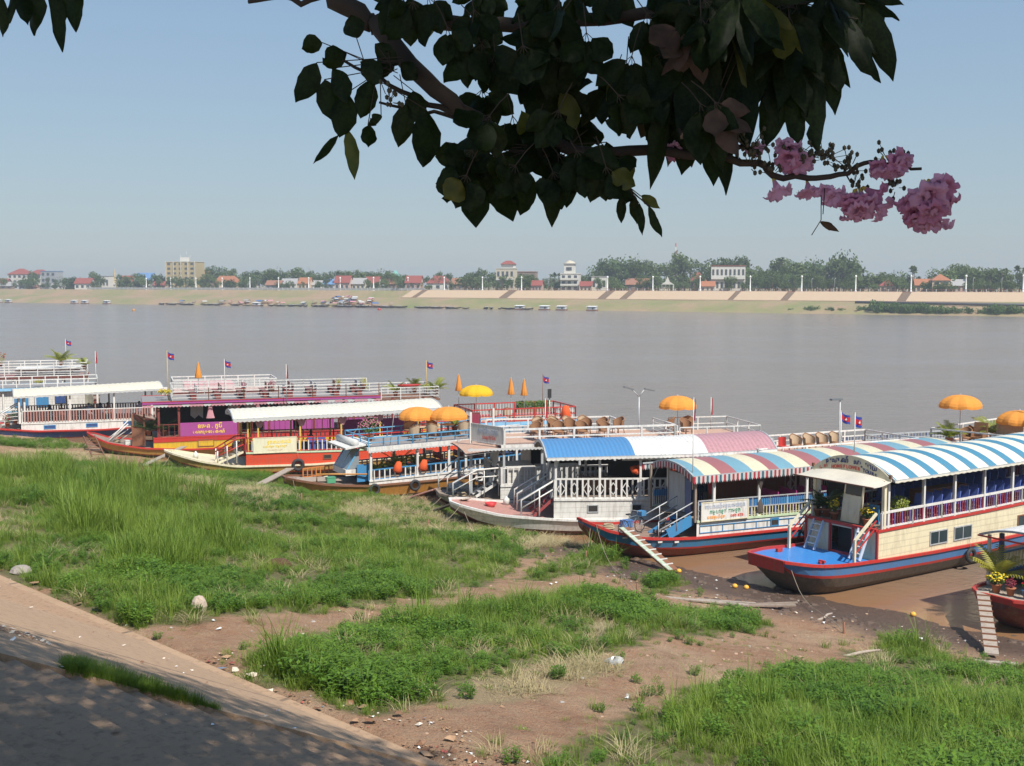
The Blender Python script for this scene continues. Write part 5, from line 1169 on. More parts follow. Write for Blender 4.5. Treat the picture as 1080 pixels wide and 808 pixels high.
# ---------- B: yellow and purple two-deck boat
def boat_purple():
    g = root_at('double_deck_boat', 170, 483, 18, 4.6, 'long yellow-walled boat with purple lettered panels and a railed upper deck')
    b = Boat(g, -5.0, 21.5, 4.6, [(-5, 1.75), (-3.6, 1.15), (-1, .72), (2, .52), (12, .6), (21.5, 1.1)], .1, 4, [(.05, REDP), (.4, TANW), (.06, REDP)], BOTTOM, REDP, WOOD, .5)
    dz = prof([(0, 1.42), (20, 1.5)]); b.wall(-.5, 20, dz, YELL, front=True, cap=REDP)
    mb = MB()
    for a, c in zip(*(lambda q: (q, q[1:]))(frange(-.5, 19, 1))): mb.bar((a, -(b.hw(a)-.03), dz(a)-.16), (c, -(b.hw(c)-.03), dz(c)-.16), .03, .3, REDP)
    mb.build('red_band', g)
    for x in (2.6, 6.4, 10): b.window(x, 1.1, .72, .48, BROWN, YELL, 0)
    sign(g, (3.35, -2.24, 1.98), 4.1, .98, 0, [('ខេមរា . កូប៊ី', .42, .1, .2, INKY, 2.2), ('សេវាកម្មទេសចរណ៍', .30, 0, -.22, INKY, 2.9)], PURP, 'name_panel')
    for x, w_ in ((8.4, 2.1), (11.3, 2.4), (14.2, 1.6)): mb = MB(); mb.box((x, -2.2, 2.05), (w_, .04, .7), PURP); mb.build('purple_panel', g)
    for sg in (-1, 1): path_rail(g, side_pts(b, -.2, 19.5, dz, sg), .95, DRED, [DRED], sp=.35, bw=.04, tw=.06, psp=2.5)
    b.posts([-.1, 1.3, 5.5, 7.7, 11, 14, 17, 19.4], lambda x: dz(x), 3.85, DRED, .08)
    T = lambda x: 4.02; mb = MB(); mb.grid([[(x, y, 4.06) for y in (-2.5, 0, 2.5)] for x in frange(-1.2, 16, 1)], GREYF, False); mb.grid([[(x, y, 3.86) for y in (2.5, -2.5)] for x in frange(-1.2, 16, 1)], DRED, False)
    for sg in (-1, 1): mb.bar((-1.2, sg*2.52, 3.96), (16, sg*2.52, 3.96), .05, .15, PURP); mb.bar((-1.2, sg*2.54, 4.07), (16, sg*2.54, 4.07), .06, .05, REDP)
    mb.bar((-1.2, -2.52, 3.93), (-1.2, 2.52, 3.93), .05, .24, PURP); mb.build('upper_deck', g)
    mb = MB(); ends = frange(-1.2, 16, .25)
    for a, c in zip(ends, ends[1:]): mb.add([(a, -2.55, 3.82), (c, -2.55, 3.82), (c, -2.55, 3.72), ((a+c)/2, -2.55, 3.64), (a, -2.55, 3.72)], [(0, 1, 2, 3, 4)], PINKC if int(a*2) % 3 else WCL)
    mb.build('roof_valance', g)
    PR = [(x, -2.42, 4.06) for x in frange(.9, 15.9, 2.5)]; path_rail(g, PR, .95, WHITE, None, bars=3, psp=2.5, tw=.055, post=BROWN, name='upper_railing')
    path_rail(g, [(x, 2.42, 4.06) for x in frange(.9, 15.9, 2.5)], .95, WHITE, None, bars=3, psp=2.5, tw=.055, post=WHITE, name='upper_railing'); path_rail(g, [(.9, -2.42, 4.06), (.9, 2.42, 4.06)], .95, WHITE, None, bars=3, tw=.055, name='upper_railing')
    mb = MB(); mb.box((18.3, 0, 3.62), (4.8, 4.7, .14), BROWN); mb.build('stern_roof', g)
    for x in frange(2.4, 14.6, 1.7):
        for y in (-1.0, 1.2):
            mb = MB(); mb.box((x, y, 4.5), (.5, 1.1, .06), DRED); mb.box((x+.24, y, 4.78), (.05, 1.1, .45), GREYP if int(x*3) % 2 else DRED)
            for q in (-.45, .45): mb.box((x, y+q, 4.28), (.4, .05, .42), DRED)
            mb.build('bench', g)
    path_rail(g, [(16.1, -2.3, 3.7), (20.6, -2.3, 3.7), (20.6, 2.3, 3.7), (16.1, 2.3, 3.7)], .9, WHITE, None, bars=3, psp=1.5, tw=.055, name='stern_railing')
    for i, x in enumerate((3.5, 6.9, 10.5)):
        mb = MB(); rows = []
        for k in range(7): z = 3.75-1.0*k/6; r_ = .12+.19*(k/6)**1.5; rows.append([(x+r_*math.cos(a), -2.25+r_*.35*math.sin(a), z) for a in [6.283*q/10 for q in range(11)]])
        mb.grid(rows, PINKC, True); mb.build('curtain', g)
    for x in (2.2, 4.9, 6.1, 8.6):
        mb = MB(); rows = [[(x+u*.9+.04*math.sin(v*6), -.4, 3.8-1.25*v*(1 if k_ % 2 else .8)) for v in (0, .5, 1)] for k_, u in enumerate((0, .33, .66, 1))]; mb.grid(rows, WCL, True); mb.build('white_drape', g)
    mb = MB(); mb.box((6, .9, 2.6), (12, .05, 2.2), DARK); mb.build('under_deck_shade_sheet', g)  # no real wall: dark sheet for the shade beneath the upper deck
    mb = MB()
    for y in (-1.2, 1.2): mb.tube([(-3.6, y*.3, 1.0), (-2.2, y, 2.4)], .05, WHITE, 6)
    for k in range(3): mb.tube([(-3.9+.5*k, -.6, 1.1), (-2.6+.6*k, -.9, 2.15)], .035, WHITE, 6)
    mb.build('bow_spar', g)
    mb = MB(); mb.box((-1.5, -1.6, 1.5), (.8, .08, 1.3), BROWN); 
    for x in (-1.9, -1.1): mb.box((x, -1.65, 2.0), (.14, .14, 2.3), BROWN)
    mb.build('bow_gate', g)
    tyre(b, 5.3, .72, 'black tyre on the yellow wall of the purple-panelled boat')
    put(make_palm('dark potted palm at the bow corner under the purple eave', 16, 1.2, DFROND, seed=31), g, -.8, -1.7, 1.6); put(make_palm('second dark palm deeper under the purple eave', 14, 1.3, DFROND, seed=32), g, .3, -1.2, 1.5)
    for i, (x, y, m, lb) in enumerate(((5.9, -1.9, RFL, 'dark red leafy plant nearer the bow on the railed upper deck'), (8.0, -1.9, RFL, 'smaller dark red plant on the railed upper deck'), (13.0, -1.5, None, 'yellow-leaved plant left of its pair on the railed upper deck'), (14.9, -1.5, None, 'yellow-leaved plant right of its pair on the railed upper deck'))):
        put(make_bush(lb, .30, m or YFROND, seed=40+i, n=130), g, x, y, 4.5)
    put(make_bush('yellow and green plant trailing over the front of the railed upper deck', .5, YFROND, YFL, seed=45, n=260, hh=.45, pot=False), g, .4, -1.6, 4.4)
    for i, (x, y, lb, n, L_) in enumerate(((15.2, 1.9, 'left green palm of the pair beside the flag on the stern deck', 12, .75), (17.6, -.5, 'thin feathery plant in the middle of the low stern railing', 9, .9), (19.6, 1.6, 'yellowish palm left of the flag at the stern of the long boat', 12, 1.0), (20.9, -.2, 'bright palm right of the flag at the stern of the long boat', 14, 1.15))):
        put(make_palm(lb, n, L_, FROND, seed=50+i), g, x, y, 3.75)
    t = empty('red_boat_hull_model', loc2w(g, 18.6, -.8, 4.6), g.rotation_euler[2], 'small red tub resting on the low stern rail of the long boat', 'tub'); t.name = 'tub'; mb = MB(); mb.lathe((0, 0, 0), [(0, -.12), (.5, -.1), (.75, .08), (.7, .1), (0, .0)], REDP, 16, rot=Matrix.Diagonal((1.3, .5, 1)).to_3x3()); mb.build('body', t)
    put(make_flag('blue and red flag on a yellow bamboo pole above the bow of the purple-panelled boat', 3.6, 'fly', .5, YPOST), g, .6, -1.6, 4.06); put(make_flag('small white-poled flag right of the closed parasol on the long boat', 2.6, 'fly', .5), g, 5.0, 3.5, 4.06)
    put(make_flag('furled blue and red flag on a white pole before the railed upper deck', 2.9, 'droop'), g, 8.9, -3.1, 3.7); put(make_flag('blue and red flag between two palms at the stern of the long boat', 2.7, 'fly', .55, YPOST), g, 20.3, .4, 3.75)
    put(make_closed('closed orange parasol standing alone near the front of the railed upper deck', OU, 2.5), g, 3.0, 2.9, 4.0)
    return g, b
PB, PBb = boat_purple()
# ---------- A: navy boat with the cream flat roof
def boat_navy():
    g = root_at('tour_boat', 40, 464, 24, 4.6, 'navy and white tour boat with red stripes under a long cream roof at left')
    b = Boat(g, -5.6, 10.6, 4.6, [(-5.6, 1.5), (-2.7, 1.0), (0, .70), (5, .58), (10.6, .75)], .15, 4, [(.12, REDP), (.46, NAVY), (.08, REDP)], REDBOT, REDP, WOOD, .4)
    dz = prof([(-1.2, 1.34), (9, 1.24)]); b.wall(-1.2, 9.8, dz, WHITE, front=True, cap=WHITE)
    for x in (.5, 3.7, 6.6): b.window(x, .85, .86, .26, MIDBLUE, NAVY, 0)
    for sg in (-1, 1): path_rail(g, side_pts(b, -1.1, 9.6, dz, sg), 1.0, WHITE, [RBR], sp=.20, bw=.11, tw=.075, psp=3.3)
    b.posts([-1.3, -.9, 2.5, 5.9, 8.9], lambda x: dz(x), 3.55, WHITE, .07)
    RC = paint('cream_flat_roof', (.72, .66, .52), .5, .25)
    barrel_roof(g, -1.7, 9.8, 4.6, [(-1.5, 3.52), (9.8, 3.78)], .40, lambda x: RC, .4, over=.2, under=GREYP, fringe=[WCL], fh=.12, scal=.3)
    path_rail(g, [(-3.6, -1.5, 1.15), (-1.2, -2.0, 1.35)], .9, WHITE, None, bars=2, tw=.06, name='bow_railing')
    mb = MB(); mb.tube([(-4.2, -1.0, 1.2), (-1.2, -1.2, 2.9)], .05, WHITE); mb.tube([(-4.2, .4, 1.2), (-1.2, .2, 2.9)], .05, WHITE); mb.build('handrail', g); stair(g, (-2.6, -.4, 1.05), (-1.3, -.4, 1.36), 1.2, 3, WHITE, WHITE)
    mb = MB(); mb.box((10.0, -1.9, 3.0), (.5, .3, 1.7), WHITE); mb.build('stern_panel', g)
    put(make_bush('low green shrub at the bow stairs of the navy boat', .45, BUSH, seed=61), g, -1.6, -1.4, 1.3); put(make_bush('red-flowering plant beside the bow rail of the navy boat', .35, BUSH, FR, seed=62), g, -2.2, -1.7, 1.1)
    sh = [flat('shirt_a', (.05, .05, .08), .8), flat('shirt_b', (.25, .1, .08), .8), flat('shirt_c', (.3, .3, .35), .8)]
    lab = ['passenger in a dark shirt seated nearest the bow of the navy boat', 'passenger in a brown shirt second from the bow of the navy boat', 'passenger in a grey shirt seated just before the middle post of the navy boat', 'passenger in a dark shirt beside the middle of the navy boat rail', 'passenger in a brown shirt behind the post right of the middle of the navy boat', 'passenger in a grey shirt near the stern of the navy boat', 'passenger in a dark shirt last at the stern of the navy boat']
    for i, (x, y) in enumerate(((1.0, -1.3), (1.9, -1.4), (4.0, -1.3), (4.9, -1.4), (5.5, -1.3), (8.0, -1.2), (9.2, -.8))): person(lab[i], sh[i % 3], loc2w(g, x, y, 1.42), g.rotation_euler[2]+R(160 if i % 2 else 20))
    return g, b
NB, NBb = boat_navy()
# ---------- boats moored behind, seen over the front row
def back_boat(label, P0, head, W, x0, x1, floor, rail_h, wall, rail, bars=2, flc=GREYF, fascia=WHITE, hull=NAVY, wz=None, trim=None, post=None, bal=None, deck2=None, gz=1.0, name='double_deck_boat', psp=1.5):
    g = empty(name, (P0[0], P0[1], 0), R(head), label, 'boat')
    b = Boat(g, x0-3, x1+1, W, [(x0-3, gz+.8), (x0, gz+.1), (x1, gz)], .2, 3.5, [(.08, trim or WHITE), (.4, hull)], BOTTOM, trim or WHITE, WOOD, .5)
    b.wall(x0, x1, prof([(x0, gz+.7), (x1, gz+.7)]), wall, front=True, cap=fascia)
    b.posts(frange(x0+.1, x1-.1, 2.4), gz+.7, floor-.1, WHITE, .06)
    mb = MB(); mb.box(((x0+x1)/2, 0, floor-.09), (x1-x0, W+.2, .17), flc)
    for sg in (-1, 1): mb.bar((x0, sg*(W/2+.12), floor-.09), (x1, sg*(W/2+.12), floor-.09), .05, .24, fascia)
    mb.bar((x0-.02, -W/2, floor-.09), (x0-.02, W/2, floor-.09), .05, .24, fascia)
    mb.build('upper_deck', g)
    path_rail(g, [(x0+.1, -W/2, floor), (x1-.1, -W/2, floor), (x1-.1, W/2, floor), (x0+.1, W/2, floor), (x0+.1, -W/2, floor)], rail_h, rail, bal, bars=bars, psp=psp, tw=.075, post=post, name='upper_railing')
    return g, b
def behind():
    # S: terrace with parasols behind the cream boat
    a = at(982, 452, 4.4); c = at(1080, 462, 4.4)
    h = math.degrees(math.atan2(c.y-a.y, c.x-a.x))+90; n = Vector((-math.sin(R(h)), math.cos(R(h)), 0)); W = (c-a).length*1.02
    mid = (a+c)/2
    g, b = back_boat('two-deck boat behind the cream one with orange parasols and wicker seats on its roof terrace', mid, h, W, 0, 12, 3.55, .85, GREYP, WHITE, 0, TERR, WHITE, psp=1.6)
    put(make_umbrella('open orange parasol standing clear at the front of the right terrace', OU, 1.2, 2.7), g, 1.7, 1.9, 3.55); put(make_umbrella('open orange parasol low behind the wicker sofas at the right edge', OU, 1.25, 2.0), g, 2.6, -1.1, 3.55); put(make_umbrella('orange parasol cut off by the right edge of the photo', OU, 1.3, 2.4), g, 2.5, -3.0, 3.55)
    put(make_palm('potted palm at the far corner of the right parasol terrace', 14, .95, FROND, seed=71), g, .6, 1.9, 3.55); put(make_palm('arching potted palm between the seats of the right parasol terrace', 13, 1.25, FROND, seed=72), g, 2.4, .3, 3.75); put(make_palm('low potted palm by the near end of the right parasol terrace', 10, .8, FROND, seed=73), g, 1.2, -2.6, 3.4)
    for i, (x, y, w_) in enumerate(((1.6, -.9, 1.5), (1.3, .6, .8))):
        t = empty('wicker_sofa', loc2w(g, x, y, 3.56), g.rotation_euler[2], 'wide wicker sofa with a high slatted back on the right terrace' if i == 0 else 'brown wicker armchair with square back on the right terrace', 'sofa')
        mb = MB(); mb.box((0, 0, .42), (.6, w_, .1), WICK); mb.build('seat', t); mb = MB()
        mb.box((.32, 0, .85), (.07, w_, .8), WICKP if i == 0 else WICK, ry=R(8))
        mb.build('backrest', t)
        for sy in (-1, 1): mb = MB(); mb.box((0, sy*w_/2, .5), (.6, .08, .45), WICK); mb.build('armrest', t)
        for sx in (-1, 1):
            for sy in (-1, 1): mb = MB(); mb.box((sx*.25, sy*(w_/2-.05), .19), (.07, .07, .38), WICK); mb.build('leg', t)
    chairs(g, [(.9, 1.1, 3.56, -80), (1.0, -1.7, 3.56, 100), (2.3, 1.3, 3.56, 60)], 'brown wicker chair on the right parasol terrace', 'wicker chairs on the right parasol terrace', H_CH2)
    t = empty('aerial', loc2w(g, 2.2, -2.2, 3.5), g.rotation_euler[2], 'white aerial mast with a crossbar at the right edge above the parasol', 'aerial'); mb = MB(); mb.tube([(0, 0, 0), (0, 0, 3.4)], .06, WHITE, 8); mb.build('mast', t); mb = MB(); mb.bar((0, -.7, 3.3), (0, .7, 3.3), .05, .05, STEEL); mb.bar((0, -.4, 3.2), (0, .4, 3.2), .04, .04, STEEL); mb.build('crossbar', t)
    # R: low terrace between the striped awning and the cream boat
    a = at(800, 473, 4.35)
    g, b = back_boat('white railed terrace boat behind the striped awning with a row of wicker chairs', (a.x-.9, a.y+2.1, 0), 24, 4.2, 0, 10.5, 3.65, .62, GREYP, WHITE, 1, TERR, WHITE)
    chairs(g, [(3.3+.85*k, -.9, 3.72, 4*((k*7) % 3-1)) for k in range(4)], 'round-backed wicker chair facing the near rail behind the striped awning', 'row of wicker chairs behind the striped awning')
    for x, m, lb in ((1.75, WHITE, 'white plastic chair left of the row of wicker chairs'), (2.5, REDP, 'red plastic chair between the white one and the wicker row')):
        t = empty('plastic_chair', loc2w(g, x, -.9, 3.72), g.rotation_euler[2], lb, 'chair'); mb = MB(); mb.box((0, 0, .42), (.46, .46, .04), m); mb.build('seat', t); mb = MB(); mb.grid([[(.25*math.cos(R(20+14*k)), .25*math.sin(R(20+14*k))-.0, z) for k in range(11)] for z in (.42, .7, .88)], m, True); mb.build('backrest', t)
        for sx in (-1, 1):
            for sy in (-1, 1): mb = MB(); mb.tube([(sx*.2, sy*.2, .41), (sx*.23, sy*.23, 0)], .02, m, 6); mb.build('leg', t)
    p = at(885, 468, 4.2); t = empty('street_lamp', (p.x, p.y, 2.5), R(24), 'single-headed lamp post beside a small flag behind the chairs', 'lamp post'); mb = MB(); mb.tube([(0, 0, 0), (0, 0, 4.0)], .035, STEEL, 8); mb.build('pole', t); mb = MB(); mb.box((-.25, 0, 4.02), (.7, .2, .09), DLAMP); mb.build('lamp_head', t)
    f = make_flag('small blue flag fluttering just below the single lamp head', 3.0, 'fly', .5); f.location = (p.x+.08, p.y, 2.9)
    # dark blue-grey railed boat between them
    a = at(905, 474, 3.4)
    back_boat('low slate-railed boat half hidden between the striped roof and the cream boat roof', (a.x, a.y+2, 0), 22, 4, 0, 9, 3.0, .55, SLATE, GREYP, 1, GREYF, SLATE, bal=[NAVY])
    # K: red railed deck behind
    a = at(500, 449, 2.6)
    g, b = back_boat('boat with red and blue upper railing and closed orange parasols behind the white sign', (a.x, a.y+2, 0), 20, 4.2, -1, 7, 2.75, .95, REDP, REDP, 1, TERR, LBLUE, bal=[WHITE], psp=1.6)
    put(make_umbrella('open yellow parasol beside the two orange ones', YU, 1.25, 2.5), g, .2, .3, 2.75)
    for x, y, lb, hh in ((-.7, 1.6, 'closed orange parasol left of the yellow open one', 3.2), (2.6, -.4, 'left of two closed orange parasols standing together', 3.0), (3.6, -.4, 'right of two closed orange parasols standing together', 2.9)): put(make_closed(lb, OU, hh), g, x, y, 2.75)
    t = empty('planter_hedge', loc2w(g, 4.4, -.2, 3.6), g.rotation_euler[2], 'dense green hedge in a trough behind the red railing', 'plant'); r = random.Random(5); mb = MB()
    for k in range(900): c = Vector((r.uniform(-1.3, 1.3), r.uniform(-.3, .3), r.uniform(-.1, .42))); u = Vector((r.gauss(0, 1), r.gauss(0, 1), r.gauss(0, 1))).normalized()*.09; v = u.orthogonal().normalized()*.04; mb.add([c-u, c+v, c+u, c-v], [(0, 1, 2, 3)], BUSH)
    mb.build('foliage', t); mb = MB(); mb.box((0, 0, -.25), (2.7, .45, .3), BROWN); mb.build('trough', t)
    put(make_flag('red, white and blue flag flying behind the two closed parasols', 3.1, 'fly', .52, BROWN), g, 5.4, .5, 2.75)
    for i, (x, y) in enumerate(((1.0, -1.2), (2.0, -1.1))): chairs(g, [(x, y, 2.76, 170)], 'pale chair low behind the red and white balusters', 'pale chairs behind the red railing')
    # A2 + A3 + B2
    a = at(20, 410, 3.65)
    g, b = back_boat('white cabin boat with blue shutters and a white-railed roof behind the navy boat', (a.x-.6, a.y+2.1, 0), 20, 4.4, -9, 6.2, 3.68, .68, WPLANK, WHITE, 1, GREYF, LBLUE, NAVY, psp=1.1)
    mb = MB(); mb.box((-1.0, -1.9, 2.75), (13.5, .1, 2.0), WPLANK); mb.build('cabin_wall', g)
    for x in (-4.0, .0, 1.6): mb = MB(); mb.box((x, -2.0, 2.8), (1.1, .06, 1.5), MIDBLUE); o = mb.build('shutter', g)
    mb = MB(); mb.box((3.1, -2.0, 2.9), (.9, .06, 1.2), NAVY); mb.build('window', g)
    mb = MB(); mb.box((5.4, -1.9, 2.7), (.7, .1, 1.7), paint('faded_cloth_panel', (.4, .38, .3), .7, .4)); mb.build('rolled_screen', g)
    put(make_flag('bare white flagpole with a dark furled flag at the end of the white-railed roof', 3.0, 'droop'), g, 6.0, -1.9, 3.68); put(make_bush('yellow-green plant spilling from the white-railed roof', .5, YFROND, seed=81, n=260, hh=.4, pot=False), g, 1.4, -.9, 3.9)
    a = at(18, 400, 3.5)
    g, b = back_boat('tiered white and red decks of a boat beyond the white-railed roof at far left', (a.x-2, a.y+6, 0), 18, 4.6, -12, 6.2, 3.4, 1.3, paint('lilac_panels', (.5, .42, .55), .5, .2), WHITE, 4, DRED, MAROON, REDBOT, trim=MAROON)
    mb = MB(); mb.box((2.5, 0, 4.1), (6, 3.8, .12), WHITE); mb.box((2.5, -1.95, 4.0), (6, .05, .12), MAROON); mb.build('top_roof', g)
    put(make_palm('tall palm beside a red flag on the far left tiered boat', 16, 1.5, FROND, seed=83), g, 3.7, -1.2, 4.4); put(make_flag('red flag with white emblem beside the tall palm at far left', 2.6, 'fly', .55), g, 4.2, -1.4, 4.4); put(make_bush('yellow and red flowering plant at the far left edge', .6, YFROND, FR, seed=84, n=220), g, -1.8, -1.4, 4.4); put(make_palm('drooping palm at the stern of the far left tiered boat', 10, .9, FROND, seed=85), g, 5.9, -1.9, 4.0); put(make_flag('tall white pole with a tiny dark flag at the left edge', 3.4, 'droop'), g, -2.7, -1.0, 4.2)
    a = at(183, 420, 3.6)
    g, b = back_boat('white and pink railed boat seen past the bow of the railed upper deck', (a.x-1, a.y+6.5, 0), 18, 4.4, -1, 7.5, 3.6, 1.0, WHITE, WHITE, 3, PINKD, MAROON, REDBOT, trim=MAROON)
    mb = MB(); mb.box((2, 0, 4.0), (4, 3, .5), PINKC); mb.build('seat_block', g)
    # slip of a boat at the very left with a green-edged awning
    a = at(-20, 445, 1.0)
    g, b = back_boat('boat with a beige side curtain under a green-edged awning at the left edge', (a.x-2, a.y+3, 0), 20, 4.2, -6, 3.4, 3.35, .1, paint('olive_panel', (.3, .28, .2), .6, .2), WHITE, 0, CREAMF, paint('green_edge', (.12, .3, .16), .5, .2), MIDBLUE)
    mb = MB(); rows = [[(x, -2.05+.05*math.sin(x*9), z) for z in (3.2, 2.4, 1.6)] for x in frange(-4, 3.2, .1)]; mb.grid(rows, cloth('beige_curtain', (.42, .38, .27)), True); mb.build('side_curtain', g)
behind()
# ---------- H: dark boat at the right edge
def boat_edge():
    p = at(1052, 640, 1.0); g = empty('tour_boat', (p.x+1.3, p.y+1.0, 0), R(33), 'dark wooden boat with a red bow rim and pale roof cut by the right edge', 'boat')
    b = Boat(g, -1.6, 12, 3.4, [(-1.6, 1.32), (0, 1.22), (4, 1.12), (12, 1.3)], .42, 2.2, [(.05, REDP), (.28, REDP)], MAROON, REDP, PLANK, .6)
    dz = prof([(.9, 1.5), (12, 1.6)]); b.wall(.9, 12, dz, BROWN, front=True, cap=SLATE)
    for sg in (-1, 1): path_rail(g, side_pts(b, 1.0, 11, dz, sg), .8, SLATE, [YW], sp=.22, bw=.08, tw=.08, psp=2)
    b.posts([1.0, 3.5, 6, 9], lambda x: dz(x), 3.05, NAVY, .07); b.posts([.2], 1.2, 3.1, paint('striped_post', (.7, .65, .6), .5, .2), .05)
    barrel_roof(g, .0, 11.5, 3.4, 3.08, .35, lambda x: WHITE, .3, over=.15, under=GREYP)
    mb = MB(); mb.bar((0, -1.9, 3.05), (11, -1.9, 3.05), .04, .06, REDP); mb.bar((-.03, 1.9, 3.05), (-.03, -1.9, 3.05), .04, .06, REDP); mb.build('red_edge', g)
    put(make_bush('pot of bright yellow blossoms on the bow of the dark boat at right', .34, BUSH, YFL, seed=91, n=260, hh=.6), g, -.75, .55, 1.25); put(make_palm('yellow-leaved potted palm behind the yellow blossoms', 13, 1.15, YFROND, seed=92), g, -.1, .95, 1.25); put(make_bush('dark red leafy pot plant beside the yellow blossoms', .22, RFL, seed=93, n=90), g, -.7, .0, 1.25, sc=.9)
    put(make_bush('small red-flowered pot at the end of the row on the dark boat bow', .2, BUSH, FR, seed=94, n=80, potm=MIDBLUE), g, -.6, -.6, 1.25)
    # cleated gangplank to the mud
    top = Vector(loc2w(g, -1.45, .62, 1.36)); bot = gp(1046, 694); bot.z += .12
    mb = MB(); root = empty('gangplank', bot, 0, 'brown cleated gangplank standing steeply from the mud to the dark boat at right', 'gangplank'); d = top-bot
    mb.bar((0, 0, 0), d, .42, .06, PLANK); mb.build('board', root); mb = MB(); ax = d.cross(Vector((0, 0, 1))).normalized()
    for k in range(1, 11): c = d*(k/11); mb.bar(c-ax*.24+Vector((0, 0, .05)), c+ax*.24+Vector((0, 0, .05)), .06, .045, BROWN)
    mb.build('cleats', root)
    q = gp(1050, 700); t = empty('loose_boards', q, R(-20), 'two loose boards lying on the mud at the foot of the steep gangplank', 'boards'); mb = MB(); mb.box((0, 0, .05), (1.3, .2, .05), PLANK, rz=.1); mb.box((-.15, -.3, .05), (.9, .2, .05), PLANK, rz=-.25); mb.build('planks', t)
boat_edge()
# ---------- gangplanks of the front row
def plank(px1, py1, z1, px2, py2, w_, label, m=PLANK, cleats=0, m2=None, name='gangplank', dz2=.06):
    a = at(px1, py1, z1); c = gp(px2, py2); c.z += dz2; root = empty(name, c, 0, label, 'gangplank' if name == 'gangplank' else 'ladder'); d = a-c; mb = MB()
    ax = d.cross(Vector((0, 0, 1))).normalized()
    if name == 'ladder':
        for sg in (-1, 1): mb.bar(ax*sg*w_/2, d+ax*sg*w_/2, .07, .09, m)
        mb.build('rails', root)
    else:
        mb.bar((0, 0, 0), d, w_, .06, m); mb.build('board', root)
        if m2: mb = MB(); mb.bar(-ax*w_*.25+Vector((0, 0, .045)), d-ax*w_*.25+Vector((0, 0, .045)), w_*.42, .02, m2); mb.build('painted_strip', root)
    if cleats:
        mb = MB()
        for k in range(1, cleats): q = d*(k/cleats)+Vector((0, 0, .06)); mb.bar(q-ax*w_*.52, q+ax*w_*.52, .06, .04, WHITE if m2 else m)
        mb.build('rungs' if name == 'ladder' else 'cleats', root)
plank(658, 557, 1.5, 710, 603, .55, 'green and brown striped gangplank from the striped awning boat to the mud', BROWN, 9, paint('mint_strip', (.42, .50, .38), .6, .3))
plank(194, 471, 1.3, 150, 492, .4, 'long pale plank leaning on the bow of the yellow-walled boat'); plank(306, 494, .9, 272, 513, .5, 'short grey plank leaning against the red and yellow boat hull')
plank(94, 460, 1.7, 107, 489, .75, 'brown ladder standing on the grass at the bow of the yellow-walled boat', BROWN, 8, name='ladder')
plank(458, 516, 1.0, 425, 528, .7, 'wide pinkish plank below the white lifebuoy of the orange-hulled boat', PINKD); plank(492, 526, 1.5, 455, 541, .6, 'weathered plank leading onto the bow of the white two-deck boat', PLANK)
def ropes():
    n = 0
    for b, lb, ax_, spots in ((GBb, 'cream tour boat', -3.4, ((890, 668), )), (FBb, 'striped awning boat', -4.5, ((618, 590), (672, 626))), (EBb, 'white lattice-railed boat', -6.2, ((520, 572), (452, 556))), (WBb, 'white two-deck boat', -4.0, ((400, 545),)), (OBb, 'orange-hulled boat', -4.0, ((318, 528),)), (RBb, 'red and yellow boat', -3.9, ((150, 500),)), (PBb, 'purple-panelled boat', -4.5, ((60, 478),)), (NBb, 'navy boat', -5.0, ((-20, 478),))):
        for k, (px, py) in enumerate(spots):
            a = loc2w(b.r, ax_, -b.hw(ax_)*(1 if k else .3), b.gz(ax_)+.08); c = gp(px, py); c.z += .03; L_ = (a-c).length; mb = MB()
            pts = [c.lerp(a, u)-Vector((0, 0, min(.9*L_*.12, (c.lerp(a, u).z-hgt(*c.lerp(a, u)[:2]))*.8)*math.sin(u*math.pi))) for u in [q/12 for q in range(13)]]
            mb.tube([tuple(p-c) for p in pts], .014, paint('hemp_rope', (.30, .24, .17), .9, .3), 5); mb.lathe((0, 0, 0), [(.04, -.3), (.04, .35), (0, .36)], BROWN, 6)
            tag(mb.build('mooring_rope', loc=c), 'sagging mooring rope tied to a stake '+('farther along the bank ' if k else '')+'for the '+lb, 'rope')
ropes()
